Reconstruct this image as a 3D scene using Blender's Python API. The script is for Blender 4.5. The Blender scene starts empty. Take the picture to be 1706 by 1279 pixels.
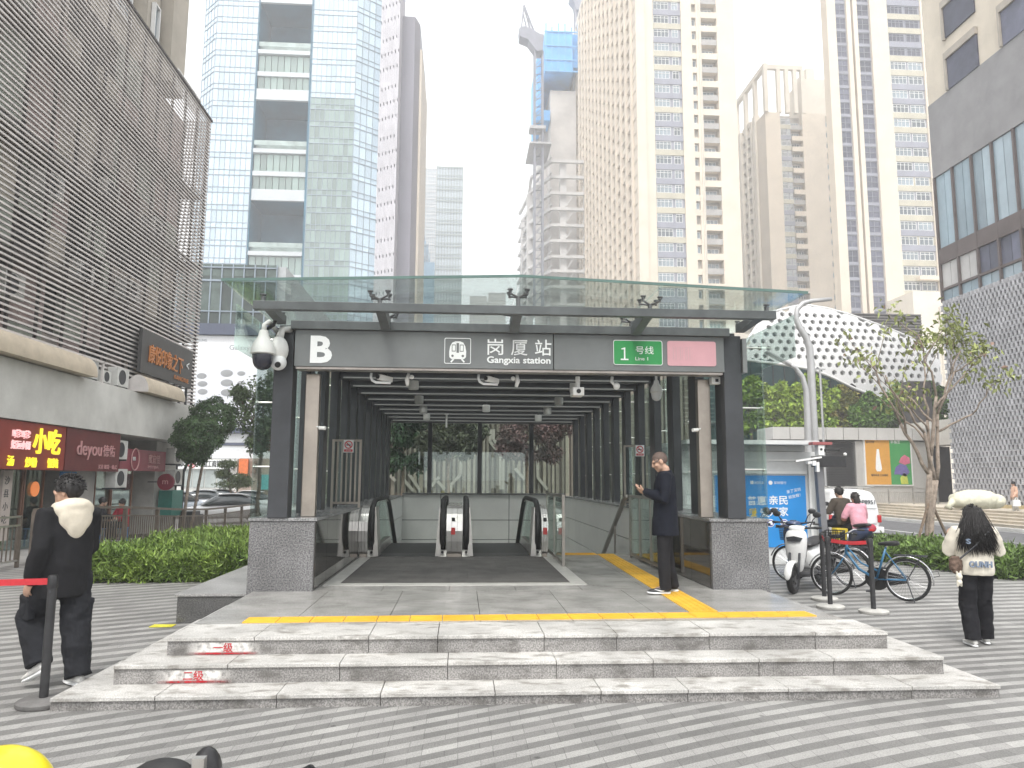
import bpy, bmesh, math, random
import numpy as np
from mathutils import Vector, Matrix
random.seed(7)
rng = np.random.default_rng(7)
SC = bpy.context.scene
COL = SC.collection
R = math.radians

# ------------------------------------------------------------------ camera
FPX, YAW, PITCH, ROLL, CAMZ = 1250.0, R(3.8), R(7.3), 0.005, 1.75
fw = Vector((math.sin(YAW)*math.cos(PITCH), math.cos(YAW)*math.cos(PITCH), math.sin(PITCH)))
rt0 = Vector((math.cos(YAW), -math.sin(YAW), 0)); up0 = rt0.cross(fw)
rt = rt0*math.cos(ROLL) + up0*math.sin(ROLL); up = up0*math.cos(ROLL) - rt0*math.sin(ROLL)
CAM = Vector((0, 0, CAMZ))
cd = bpy.data.cameras.new('camera'); cam = bpy.data.objects.new('camera', cd); COL.objects.link(cam)
cd.sensor_fit = 'HORIZONTAL'; cd.sensor_width = 36; cd.lens = 36*FPX/1706
cd.clip_start = 0.05; cd.clip_end = 6000
cam.matrix_world = Matrix(((rt.x, up.x, -fw.x, 0), (rt.y, up.y, -fw.y, 0), (rt.z, up.z, -fw.z, CAMZ), (0, 0, 0, 1)))
SC.camera = cam

def at(px, py, X=None, Y=None, Z=None):
    """world point where the sight line of a pixel of the photograph meets a plane"""
    d = fw*FPX + rt*(px-853) + up*(639.5-py)
    if X is not None: t = X/d.x
    elif Y is not None: t = Y/d.y
    else: t = (Z-CAMZ)/d.z
    return CAM + d*t
def ax(px, py, Y): return at(px, py, Y=Y).x
def az(px, py, Y): return at(px, py, Y=Y).z

# ------------------------------------------------------------------ light
SUN_EL, SUN_ROT = R(58), R(200)
w = bpy.data.worlds.new('World'); SC.world = w; w.use_nodes = True
nt = w.node_tree; nt.nodes.clear()
wo = nt.nodes.new('ShaderNodeOutputWorld'); bg = nt.nodes.new('ShaderNodeBackground')
sky = nt.nodes.new('ShaderNodeTexSky'); sky.sky_type = 'NISHITA'; sky.sun_disc = False
sky.sun_elevation = SUN_EL; sky.sun_rotation = SUN_ROT; sky.air_density = 1.0; sky.dust_density = 6.0; sky.ozone_density = 1.0
hs = nt.nodes.new('ShaderNodeHueSaturation'); hs.inputs['Saturation'].default_value = 0.12; hs.inputs['Value'].default_value = 1.0
mixc = nt.nodes.new('ShaderNodeMix'); mixc.data_type = 'RGBA'; mixc.inputs['Factor'].default_value = 0.45
mixc.inputs[7].default_value = (12.5, 12.7, 12.9, 1)          # the cloud layer: an even white overcast
nt.links.new(sky.outputs[0], hs.inputs['Color']); nt.links.new(hs.outputs[0], mixc.inputs[6])
nt.links.new(mixc.outputs[2], bg.inputs['Color']); bg.inputs['Strength'].default_value = 0.14
nt.links.new(bg.outputs[0], wo.inputs['Surface'])
sd = bpy.data.lights.new('sun', 'SUN'); sun = bpy.data.objects.new('sun', sd); COL.objects.link(sun)
sd.energy = 1.5; sd.angle = R(14); sd.color = (1.0, 0.96, 0.9)
sun.rotation_euler = (R(90)-SUN_EL, 0, R(180)-SUN_ROT + R(0))
SC.view_settings.view_transform = 'Standard'; SC.view_settings.look = 'None'
SC.view_settings.exposure = 0.62; SC.view_settings.gamma = 1.0
SC.cycles.max_bounces = 8; SC.cycles.transparent_max_bounces = 24; SC.cycles.volume_bounces = 2
SC.cycles.diffuse_bounces = 3; SC.cycles.glossy_bounces = 3; SC.cycles.transmission_bounces = 3
SC.cycles.use_adaptive_sampling = True; SC.cycles.adaptive_threshold = 0.02
SC.cycles.caustics_reflective = False; SC.cycles.caustics_refractive = False
SC.cycles.sample_clamp_indirect = 6

# ------------------------------------------------------------------ materials
MATS = {}
def mat(name, col, rough=0.7, metal=0.0, var=0.12, scale=6.0, bump=0.0, bscale=None, spec=0.4, col2=None, isl=0.0, coat=0.0, obj_rand=0.0, emit=0.0):
    """principled surface whose colour drifts with two octaves of noise (dirt and wear)"""
    if name in MATS: return MATS[name]
    m = bpy.data.materials.new(name); m.use_nodes = True; t = m.node_tree
    b = t.nodes['Principled BSDF']; L = t.links.new
    b.inputs['Roughness'].default_value = rough; b.inputs['Metallic'].default_value = metal
    b.inputs['Specular IOR Level'].default_value = spec
    if coat: b.inputs['Coat Weight'].default_value = coat; b.inputs['Coat Roughness'].default_value = 0.08
    tc = t.nodes.new('ShaderNodeTexCoord'); n = t.nodes.new('ShaderNodeTexNoise')
    n.inputs['Scale'].default_value = scale; n.inputs['Detail'].default_value = 6; n.inputs['Roughness'].default_value = 0.65
    L(tc.outputs['Object'], n.inputs['Vector'])
    mx = t.nodes.new('ShaderNodeMix'); mx.data_type = 'RGBA'
    c = Vector(col[:3]); c2 = Vector(col2) if col2 else c*(1-2*var)
    c1 = c if col2 else c*(1+var*0.8)
    mx.inputs[6].default_value = (*c2, 1); mx.inputs[7].default_value = (*c1, 1)
    rp = t.nodes.new('ShaderNodeMapRange'); rp.inputs[1].default_value = 0.3; rp.inputs[2].default_value = 0.68
    L(n.outputs['Fac'], rp.inputs[0]); L(rp.outputs[0], mx.inputs[0])
    out = mx.outputs[2]
    if isl or obj_rand:
        hv = t.nodes.new('ShaderNodeHueSaturation')
        src = t.nodes.new('ShaderNodeNewGeometry').outputs['Random Per Island'] if isl else t.nodes.new('ShaderNodeObjectInfo').outputs['Random']
        r2 = t.nodes.new('ShaderNodeMapRange'); k = isl or obj_rand
        r2.inputs[3].default_value = 1-k; r2.inputs[4].default_value = 1+k
        L(src, r2.inputs[0]); L(r2.outputs[0], hv.inputs['Value']); L(out, hv.inputs['Color']); out = hv.outputs[0]
    L(out, b.inputs['Base Color'])
    if emit:
        L(out, b.inputs['Emission Color']); b.inputs['Emission Strength'].default_value = emit
    if bump:
        bp = t.nodes.new('ShaderNodeBump'); bp.inputs['Strength'].default_value = bump; bp.inputs['Distance'].default_value = 0.02
        n2 = t.nodes.new('ShaderNodeTexNoise'); n2.inputs['Scale'].default_value = bscale or scale*6; n2.inputs['Detail'].default_value = 4
        L(tc.outputs['Object'], n2.inputs['Vector']); L(n2.outputs['Fac'], bp.inputs['Height']); L(bp.outputs[0], b.inputs['Normal'])
    MATS[name] = m; return m

def glass(name, tint=(0.86, 0.95, 0.92), refl=0.10, rough=0.0):
    """thin architectural glazing: tinted see-through with a fresnel mirror on top"""
    if name in MATS: return MATS[name]
    m = bpy.data.materials.new(name); m.use_nodes = True; t = m.node_tree; t.nodes.clear(); L = t.links.new
    o = t.nodes.new('ShaderNodeOutputMaterial'); tr = t.nodes.new('ShaderNodeBsdfTransparent'); gl = t.nodes.new('ShaderNodeBsdfGlossy')
    gl.inputs['Roughness'].default_value = rough; tr.inputs[0].default_value = (*tint, 1); gl.inputs[0].default_value = (0.9, 1, 0.97, 1)
    lw = t.nodes.new('ShaderNodeLayerWeight'); lw.inputs[0].default_value = 0.35
    mr = t.nodes.new('ShaderNodeMapRange'); mr.inputs[3].default_value = refl*0.5; mr.inputs[4].default_value = min(0.9, refl*5)
    mi = t.nodes.new('ShaderNodeMixShader'); L(lw.outputs['Fresnel'], mr.inputs[0]); L(mr.outputs[0], mi.inputs[0])
    L(tr.outputs[0], mi.inputs[1]); L(gl.outputs[0], mi.inputs[2]); L(mi.outputs[0], o.inputs['Surface'])
    MATS[name] = m; return m

def granite(name, c1, c2, scale=90, rough=0.45, spots=None):
    if name in MATS: return MATS[name]
    m = bpy.data.materials.new(name); m.use_nodes = True; t = m.node_tree; b = t.nodes['Principled BSDF']; L = t.links.new
    b.inputs['Roughness'].default_value = rough
    tc = t.nodes.new('ShaderNodeTexCoord'); n = t.nodes.new('ShaderNodeTexNoise'); n.inputs['Scale'].default_value = scale
    n.inputs['Detail'].default_value = 2; n.inputs['Roughness'].default_value = 0.7; L(tc.outputs['Object'], n.inputs['Vector'])
    cr = t.nodes.new('ShaderNodeValToRGB'); cr.color_ramp.elements[0].position = 0.38; cr.color_ramp.elements[1].position = 0.62
    cr.color_ramp.elements[0].color = (*c1, 1); cr.color_ramp.elements[1].color = (*c2, 1); L(n.outputs['Fac'], cr.inputs[0])
    out = cr.outputs[0]
    # large soft weathering
    n2 = t.nodes.new('ShaderNodeTexNoise'); n2.inputs['Scale'].default_value = 2.2; n2.inputs['Detail'].default_value = 5; L(tc.outputs['Object'], n2.inputs['Vector'])
    mr = t.nodes.new('ShaderNodeMapRange'); mr.inputs[1].default_value = 0.35; mr.inputs[2].default_value = 0.7; mr.inputs[3].default_value = 0.72; mr.inputs[4].default_value = 1.08
    L(n2.outputs['Fac'], mr.inputs[0]); mu = t.nodes.new('ShaderNodeMix'); mu.data_type = 'RGBA'; mu.blend_type = 'MULTIPLY'; mu.inputs[0].default_value = 1
    L(out, mu.inputs[6]); L(mr.outputs[0], mu.inputs[7]); out = mu.outputs[2]
    if spots:                                                   # wet looking stains, stretched along the slab edges
        mp = t.nodes.new('ShaderNodeMapping'); mp.inputs['Scale'].default_value = (5, 9, 9); L(tc.outputs['Object'], mp.inputs[0])
        n3 = t.nodes.new('ShaderNodeTexNoise'); n3.inputs['Scale'].default_value = 1.0; n3.inputs['Detail'].default_value = 5; n3.inputs['Roughness'].default_value = 0.6
        L(mp.outputs[0], n3.inputs['Vector'])
        m3 = t.nodes.new('ShaderNodeMapRange'); m3.inputs[1].default_value = 0.50; m3.inputs[2].default_value = 0.66; m3.inputs[3].default_value = 0; m3.inputs[4].default_value = spots
        L(n3.outputs['Fac'], m3.inputs[0])
        mm = t.nodes.new('ShaderNodeMix'); mm.data_type = 'RGBA'; mm.inputs[7].default_value = (c1[0]*0.55, c1[1]*0.53, c1[2]*0.5, 1)
        L(m3.outputs[0], mm.inputs[0]); L(out, mm.inputs[6]); out = mm.outputs[2]
    L(out, b.inputs['Base Color'])
    bp = t.nodes.new('ShaderNodeBump'); bp.inputs['Strength'].default_value = 0.15; bp.inputs['Distance'].default_value = 0.004
    L(n.outputs['Fac'], bp.inputs['Height']); L(bp.outputs[0], b.inputs['Normal'])
    MATS[name] = m; return m

# ------------------------------------------------------------------ mesh helpers
OFF = {}
class MB:
    """collects shapes and links them as ONE mesh object"""
    def __init__(s): s.v = []; s.f = []; s.m = []; s.cur = 0
    def add(s, vs, fs):
        o = len(s.v); s.v += [tuple(p) for p in vs]
        for f in fs: s.f.append([i+o for i in f]); s.m.append(s.cur)
        return s
    def mt(s, i): s.cur = i; return s
    def box(s, x0, x1, y0, y1, z0, z1):
        return s.add([(x0,y0,z0),(x1,y0,z0),(x1,y1,z0),(x0,y1,z0),(x0,y0,z1),(x1,y0,z1),(x1,y1,z1),(x0,y1,z1)],
            [(0,3,2,1),(4,5,6,7),(0,1,5,4),(1,2,6,5),(2,3,7,6),(3,0,4,7)])
    def cbox(s, c, d): return s.box(c[0]-d[0]/2, c[0]+d[0]/2, c[1]-d[1]/2, c[1]+d[1]/2, c[2]-d[2]/2, c[2]+d[2]/2)
    def obox(s, p, q, w, h, upv=(0,0,1)):
        """a bar of width w and height h from p to q"""
        p = Vector(p); q = Vector(q); d = (q-p).normalized(); u = Vector(upv)
        if abs(d.dot(u)) > 0.99: u = Vector((0,1,0))
        x = d.cross(u).normalized(); u = x.cross(d)
        a = x*w/2; b = u*h/2
        return s.add([p-a-b, p+a-b, p+a+b, p-a+b, q-a-b, q+a-b, q+a+b, q-a+b], [(0,1,2,3),(7,6,5,4),(0,4,5,1),(1,5,6,2),(2,6,7,3),(3,7,4,0)])
    def tube(s, pts, r, n=8, caps=True, flat=1.0):
        pts = [Vector(p) for p in pts]; k = len(pts)
        rs = list(r) if hasattr(r, '__len__') else [r]*k
        o = len(s.v); prev = None
        for i, p in enumerate(pts):
            d = (pts[min(i+1,k-1)] - pts[max(i-1,0)])
            d = d.normalized() if d.length > 1e-9 else Vector((0,0,1))
            if prev is None:
                a = d.cross(Vector((0,0,1)) if abs(d.z) < 0.9 else Vector((1,0,0))).normalized()
            else:
                a = prev - d*prev.dot(d); a = a.normalized() if a.length > 1e-6 else d.orthogonal().normalized()
            prev = a; b = d.cross(a)
            for j in range(n):
                t = 2*math.pi*j/n
                s.v.append(tuple(p + a*math.cos(t)*rs[i] + b*math.sin(t)*rs[i]*flat))
        for i in range(k-1):
            for j in range(n):
                s.f.append([o+i*n+j, o+i*n+(j+1)%n, o+(i+1)*n+(j+1)%n, o+(i+1)*n+j]); s.m.append(s.cur)
        if caps:
            s.f.append([o+j for j in range(n)][::-1]); s.m.append(s.cur)
            s.f.append([o+(k-1)*n+j for j in range(n)]); s.m.append(s.cur)
        return s
    def cyl(s, p, q, r, n=12, r2=None): return s.tube([p, q], [r, r if r2 is None else r2], n)
    def capsule(s, pts, rs, n=12):
        """tube with rounded ends"""
        pts = [Vector(p) for p in pts]; d0 = (pts[0]-pts[1]).normalized(); d1 = (pts[-1]-pts[-2]).normalized()
        P = [pts[0]+d0*rs[0]*0.98, pts[0]+d0*rs[0]*0.75] + pts + [pts[-1]+d1*rs[-1]*0.75, pts[-1]+d1*rs[-1]*0.98]
        Q = [rs[0]*0.2, rs[0]*0.66] + list(rs) + [rs[-1]*0.66, rs[-1]*0.2]
        return s.tube(P, Q, n)
    def ell(s, c, r, n=16, k=10, rot=None):
        c = Vector(c); vs = []; fs = []
        for i in range(k+1):
            ph = math.pi*i/k
            for j in range(n):
                t = 2*math.pi*j/n
                p = Vector((r[0]*math.sin(ph)*math.cos(t), r[1]*math.sin(ph)*math.sin(t), r[2]*math.cos(ph)))
                vs.append(c + (rot @ p if rot else p))
        for i in range(k):
            for j in range(n): fs.append([i*n+j, (i+1)*n+j, (i+1)*n+(j+1)%n, i*n+(j+1)%n])
        return s.add(vs, fs)
    def rings(s, rows, n=16, yaw=0.0):
        """stack of horizontal ellipses (cx, cy, cz, rx, ry), closed"""
        o = len(s.v); cy, sy = math.cos(yaw), math.sin(yaw)
        for (x, y, z, a, b) in rows:
            for j in range(n):
                t = 2*math.pi*j/n; u, v = a*math.cos(t), b*math.sin(t)
                s.v.append((x+u*cy-v*sy, y+u*sy+v*cy, z))
        for i in range(len(rows)-1):
            for j in range(n):
                s.f.append([o+i*n+j, o+i*n+(j+1)%n, o+(i+1)*n+(j+1)%n, o+(i+1)*n+j]); s.m.append(s.cur)
        s.f.append([o+j for j in range(n)][::-1]); s.m.append(s.cur)
        e = o+(len(rows)-1)*n; s.f.append([e+j for j in range(n)]); s.m.append(s.cur)
        return s
    def prism(s, poly, axis, a, b):
        """poly of 2-D points extruded along axis 'x','y' or 'z' from a to b"""
        def P(u, v, t): return {'x': (t,u,v), 'y': (u,t,v), 'z': (u,v,t)}[axis]
        n = len(poly); vs = [P(u,v,a) for u,v in poly] + [P(u,v,b) for u,v in poly]
        fs = [list(range(n))[::-1], [n+i for i in range(n)]] + [[i,(i+1)%n,n+(i+1)%n,n+i] for i in range(n)]
        return s.add(vs, fs)
    def lathe(s, prof, c=(0,0,0), n=20):
        """(radius, height) profile spun about z"""
        vs = []; fs = []
        for r, z in prof:
            for j in range(n):
                t = 2*math.pi*j/n; vs.append((c[0]+r*math.cos(t), c[1]+r*math.sin(t), c[2]+z))
        for i in range(len(prof)-1):
            for j in range(n): fs.append([i*n+j, i*n+(j+1)%n, (i+1)*n+(j+1)%n, (i+1)*n+j])
        fs.append([j for j in range(n)][::-1]); fs.append([(len(prof)-1)*n+j for j in range(n)])
        return s.add(vs, fs)
    def quad(s, a, b, c, d): return s.add([a,b,c,d], [(0,1,2,3)])
    def build(s, name, mats, parent=None, smooth=False, bevel=0.0, loc=None):
        me = bpy.data.meshes.new(name)
        off = OFF.get(parent.name, Vector((0,0,0))) if parent else Vector((0,0,0))
        if loc is not None: off = Vector(loc)
        V = [(p[0]-off.x, p[1]-off.y, p[2]-off.z) for p in s.v]
        me.from_pydata(V, [], s.f)
        for m in (mats if isinstance(mats, (list, tuple)) else [mats]): me.materials.append(m)
        if any(s.m): me.polygons.foreach_set('material_index', s.m)
        if smooth: me.polygons.foreach_set('use_smooth', [True]*len(me.polygons))
        me.update()
        o = bpy.data.objects.new(name, me); COL.objects.link(o)
        OFF[o.name] = off
        if parent: o.parent = parent
        elif loc is not None: o.location = loc
        if smooth == 'auto' and len(me.polygons):
            try: me.set_sharp_from_angle(angle=R(38))
            except Exception: pass
        if bevel:
            b = o.modifiers.new('bevel', 'BEVEL'); b.width = bevel; b.segments = 2; b.limit_method = 'ANGLE'
        return o

def tag(o, label=None, cat=None, group=None, kind=None):
    if label: o['label'] = label
    if cat: o['category'] = cat
    if group: o['group'] = group
    if kind: o['kind'] = kind
    return o
def thing(name, label, cat, loc=(0,0,0), group=None):
    o = bpy.data.objects.new(name, None); COL.objects.link(o); o.location = loc; o.empty_display_size = 0.2
    OFF[o.name] = Vector(loc)
    return tag(o, label, cat, group)
def dup(root, loc, rotz=None, label=None, group=None, scale=None):
    r = root.copy(); COL.objects.link(r); r.location = loc
    if rotz is not None: r.rotation_euler = (r.rotation_euler[0], r.rotation_euler[1], rotz)
    if scale: r.scale = scale
    if label: r['label'] = label
    if group: r['group'] = group
    def kids(src, dst):
        for ch in list(src.children):
            c = ch.copy(); COL.objects.link(c); c.parent = dst; kids(ch, c)
    kids(root, r); return r

def text(s, h, mt, parent, pos, rot=(R(90),0,0), name='lettering', depth=0.006, align='LEFT', bold=0.0, shear=0.0, width=None, sx=1.0):
    """lettering as real raised geometry, cap height h, foot of the text at pos"""
    cu = bpy.data.curves.new('lettering', 'FONT'); cu.body = s; cu.size = 1; cu.extrude = 0.5*depth/h*0.73
    cu.align_x = align; cu.shear = shear; cu.offset = bold; cu.resolution_u = 3
    to = bpy.data.objects.new('lettering_curve', cu); COL.objects.link(to)
    dg = bpy.context.evaluated_depsgraph_get(); dg.update()
    me = bpy.data.meshes.new_from_object(to.evaluated_get(dg)); bpy.data.objects.remove(to)
    o = bpy.data.objects.new(name, me); COL.objects.link(o); me.materials.clear(); me.materials.append(mt)
    k = h/(0.90 if any(ord(c_) > 0x2E80 for c_ in s) else 0.73)
    if width and len(me.vertices):
        xs = [v.co.x for v in me.vertices]; ww = max(xs)-min(xs); sx = width/(ww*k) if ww else 1
    M = Matrix.Diagonal((k*sx, k, k, 1)); me.transform(M)
    if align == 'LEFT' and len(me.vertices): me.transform(Matrix.Translation((-min(v.co.x for v in me.vertices), 0, 0)))
    off = OFF.get(parent.name, Vector((0,0,0))) if parent else Vector((0,0,0))
    o.rotation_euler = rot; o.location = Vector(pos)-off
    if parent: o.parent = parent
    OFF[o.name] = off
    return o

# ------------------------------------------------------------------ shared materials
M_dark = mat('dark_steel_paint', (0.045,0.048,0.054), 0.45, 0.0, 0.15, 3)
M_fin = mat('fin_paint', (0.050,0.053,0.060), 0.42, 0.0, 0.15, 2)
M_frame = mat('canopy_steel_paint', (0.13,0.14,0.145), 0.45, 0.0, 0.15, 3)
M_sign = mat('sign_panel_grey', (0.17,0.178,0.178), 0.32, 0.3, 0.10, 1.2, spec=0.5)
M_white = mat('white_paint', (0.78,0.78,0.76), 0.5, 0, 0.06, 3)
M_lwhite = mat('sign_white', (0.85,0.86,0.86), 0.5, 0, 0.02, 3)
M_steel = mat('stainless', (0.62,0.60,0.57), 0.32, 0.8, 0.12, 4)
M_bsteel = mat('bronze_stainless', (0.40,0.355,0.31), 0.35, 0.8, 0.12, 2)
M_gran = granite('dark_granite', (0.075,0.075,0.08), (0.28,0.275,0.275), 58)
M_gran2 = granite('polished_granite', (0.055,0.055,0.056), (0.17,0.168,0.165), 90, 0.16)
M_step = granite('step_granite_lit', (0.42,0.41,0.39), (0.66,0.645,0.615), 80, 0.6, spots=0.9)  # tread stone lightened: the light from above put into its colour
M_riser = granite('riser_granite_shaded', (0.17,0.165,0.16), (0.40,0.385,0.37), 75, 0.6, spots=0.7)  # darker copy for the uprights, their shade put into the colour
M_floor = granite('floor_granite', (0.30,0.295,0.28), (0.50,0.49,0.465), 70, 0.22, spots=0.35)
M_tile = mat('white_wall_panel', (0.84,0.85,0.82), 0.28, 0, 0.05, 1)
M_yellow = mat('yellow_tactile', (0.75,0.44,0.045), 0.6, 0, 0.12, 3)
M_black = mat('black_rubber', (0.018,0.018,0.019), 0.5, 0, 0.2, 8)
M_bplast = mat('black_plastic', (0.03,0.03,0.032), 0.35, 0, 0.2, 8)
M_glass = glass('clear_glazing', (0.925,0.972,0.955), 0.10)
M_roofg = glass('roof_glazing', (0.962,0.985,0.975), 0.10)
M_thin = glass('balustrade_glazing', (0.92,0.955,0.94), 0.14)
M_wing = mat('far_window_glass', (0.20,0.24,0.27), 0.12, 0, 0.2, 0.6, obj_rand=0.6, spec=0.7)
M_wfr = mat('window_frame_white', (0.74,0.74,0.73), 0.5, 0, 0.05, 3)
M_red = mat('red_fabric', (0.52,0.03,0.04), 0.6, 0, 0.12, 12)
M_conc = mat('pale_concrete', (0.62,0.61,0.58), 0.8, 0, 0.12, 1.2, bump=0.1)
M_asph = mat('asphalt', (0.14,0.14,0.145), 0.85, 0, 0.16, 3, bump=0.3, bscale=120)
# ================================================================== THE SETTING
def sstep(a, b, x):
    t = min(1, max(0, (x-a)/(b-a))); return t*t*(3-2*t)
def gz(x, y):                        # the streets on both sides lie a little lower than the plaza
    return -0.40*sstep(17, 28, y)
PIT = (-2.0, 3.4, 13.0, 23.6)        # opening of the escalator shaft in every ground sheet
def sheet(name, xs, ys, m, dz=0.0, uv=None, hole=None, flat=None):
    me = bpy.data.meshes.new(name); nx = len(xs)
    V = [(x, y, (flat if flat is not None else gz(x, y))+dz) for y in ys for x in xs]; F = []
    for j in range(len(ys)-1):
        for i in range(nx-1):
            if hole and hole[0]-1e-6 <= xs[i] and xs[i+1] <= hole[1]+1e-6 and hole[2]-1e-6 <= ys[j] and ys[j+1] <= hole[3]+1e-6: continue
            F.append((j*nx+i, j*nx+i+1, (j+1)*nx+i+1, (j+1)*nx+i))
    me.from_pydata(V, [], F); me.materials.append(m)
    if uv:
        l = me.uv_layers.new(name='paving')
        for p in me.polygons:
            for li in p.loop_indices: l.data[li].uv = uv(*me.vertices[me.loops[li].vertex_index].co[:2])
    o = bpy.data.objects.new(name, me); COL.objects.link(o); o['kind'] = 'structure'; return o
def steps_(a, b, d):
    n = max(1, round((b-a)/d)); return [a+(b-a)*i/n for i in range(n+1)]

# paving of narrow light and dark brick courses that swing round the entrance
def hcurve(x): return 0.1*x - 0.6*math.log(1+math.exp(-(x-3)/1.2)) - 0.41
def paving_uv(x, y):
    wv = y - hcurve(x)
    if wv < 7.3: v = wv/0.205
    elif wv < 12: v = 7.3/0.205 + 4.7/0.145*math.log(1+0.145*(wv-7.3)/4.7/0.205)
    else: v = 7.3/0.205 + 4.7/0.145*math.log(1+0.145/0.205) + (wv-12)/0.35
    return (x/0.22, v)
def paving_mat():
    m = bpy.data.materials.new('striped_brick_paving'); m.use_nodes = True; t = m.node_tree; b = t.nodes['Principled BSDF']; L = t.links.new
    b.inputs['Roughness'].default_value = 0.62
    uv = t.nodes.new('ShaderNodeUVMap'); uv.uv_map = 'paving'
    tc = t.nodes.new('ShaderNodeTexCoord')
    sp = t.nodes.new('ShaderNodeSeparateXYZ'); L(uv.outputs[0], sp.inputs[0])
    fr = t.nodes.new('ShaderNodeMath'); fr.operation = 'FRACT'; L(sp.outputs['Y'], fr.inputs[0])
    gt = t.nodes.new('ShaderNodeMath'); gt.operation = 'GREATER_THAN'; gt.inputs[1].default_value = 0.5; L(fr.outputs[0], gt.inputs[0])
    def brick(c1, c2, mo):
        br = t.nodes.new('ShaderNodeTexBrick'); br.inputs['Scale'].default_value = 1; br.inputs['Brick Width'].default_value = 1.05; br.inputs['Row Height'].default_value = 0.5
        br.inputs['Mortar Size'].default_value = 0.013; br.inputs['Mortar Smooth'].default_value = 0.3; br.inputs['Bias'].default_value = 0.0
        br.inputs['Color1'].default_value = (*c1,1); br.inputs['Color2'].default_value = (*c2,1); br.inputs['Mortar'].default_value = (*mo,1)
        br.offset = 0.37; br.offset_frequency = 3
        L(uv.outputs[0], br.inputs['Vector']); return br
    bl = brick((0.375,0.37,0.355), (0.295,0.29,0.28), (0.20,0.197,0.19)); bd = brick((0.20,0.197,0.19), (0.16,0.158,0.152), (0.11,0.108,0.105))
    mx = t.nodes.new('ShaderNodeMix'); mx.data_type = 'RGBA'; L(gt.outputs[0], mx.inputs[0]); L(bl.outputs['Color'], mx.inputs[6]); L(bd.outputs['Color'], mx.inputs[7])
    n = t.nodes.new('ShaderNodeTexNoise'); n.inputs['Scale'].default_value = 0.9; n.inputs['Detail'].default_value = 8; n.inputs['Roughness'].default_value = 0.7; L(tc.outputs['Object'], n.inputs['Vector'])
    mr = t.nodes.new('ShaderNodeMapRange'); mr.inputs[1].default_value = 0.3; mr.inputs[2].default_value = 0.7; mr.inputs[3].default_value = 0.72; mr.inputs[4].default_value = 1.16; L(n.outputs['Fac'], mr.inputs[0])
    mu = t.nodes.new('ShaderNodeMix'); mu.data_type = 'RGBA'; mu.blend_type = 'MULTIPLY'; mu.inputs[0].default_value = 1; L(mx.outputs[2], mu.inputs[6]); L(mr.outputs[0], mu.inputs[7])
    n2 = t.nodes.new('ShaderNodeTexNoise'); n2.inputs['Scale'].default_value = 95; n2.inputs['Detail'].default_value = 2; L(tc.outputs['Object'], n2.inputs['Vector'])
    m2 = t.nodes.new('ShaderNodeMapRange'); m2.inputs[1].default_value = 0.3; m2.inputs[2].default_value = 0.7; m2.inputs[3].default_value = 0.72; m2.inputs[4].default_value = 1.22; L(n2.outputs['Fac'], m2.inputs[0])
    u2 = t.nodes.new('ShaderNodeMix'); u2.data_type = 'RGBA'; u2.blend_type = 'MULTIPLY'; u2.inputs[0].default_value = 1; L(mu.outputs[2], u2.inputs[6]); L(m2.outputs[0], u2.inputs[7])
    # dark trodden-in specks (gum, drips)
    n3 = t.nodes.new('ShaderNodeTexVoronoi'); n3.inputs['Scale'].default_value = 2.2; L(tc.outputs['Object'], n3.inputs['Vector'])
    m3 = t.nodes.new('ShaderNodeMapRange'); m3.inputs[1].default_value = 0.035; m3.inputs[2].default_value = 0.06; m3.inputs[3].default_value = 0.5; m3.inputs[4].default_value = 1.0; L(n3.outputs['Distance'], m3.inputs[0])
    u3 = t.nodes.new('ShaderNodeMix'); u3.data_type = 'RGBA'; u3.blend_type = 'MULTIPLY'; u3.inputs[0].default_value = 1; L(u2.outputs[2], u3.inputs[6]); L(m3.outputs[0], u3.inputs[7])
    L(u3.outputs[2], b.inputs['Base Color'])
    bp = t.nodes.new('ShaderNodeBump'); bp.inputs['Strength'].default_value = 0.25; bp.inputs['Distance'].default_value = 0.004; L(bl.outputs['Fac'], bp.inputs['Height']); bp.invert = True
    L(bp.outputs[0], b.inputs['Normal'])
    return m
xs = [-2500,-800,-300,-120,-60] + steps_(-40,-4,2) + [-2.0,0.7,3.4] + steps_(6,44,2) + [60,120,300,800,2500]
ys = [-2500,-600,-120,-30] + steps_(-10,12,2) + [13.0] + steps_(15,23,2) + [23.6] + steps_(25,45,2) + [60,100,200,400,900,2500]
sheet('ground', xs, ys, mat('ground_concrete', (0.36,0.355,0.34), 0.85, 0, 0.14, 0.5), -0.02, hole=PIT)
PX = sorted(set([round(x,3) for x in steps_(-9.0,-2.0,0.35)+steps_(-2.0,3.4,0.36)+steps_(3.4,13,0.35)]))
PY = sorted(set([round(y,3) for y in steps_(-1,13.0,0.28)+steps_(13.0,23.6,0.53)]))
sheet('plaza_paving', PX, PY, paving_mat(), 0.0, uv=paving_uv, hole=(-2.0,3.4,13.0,23.6))

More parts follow.
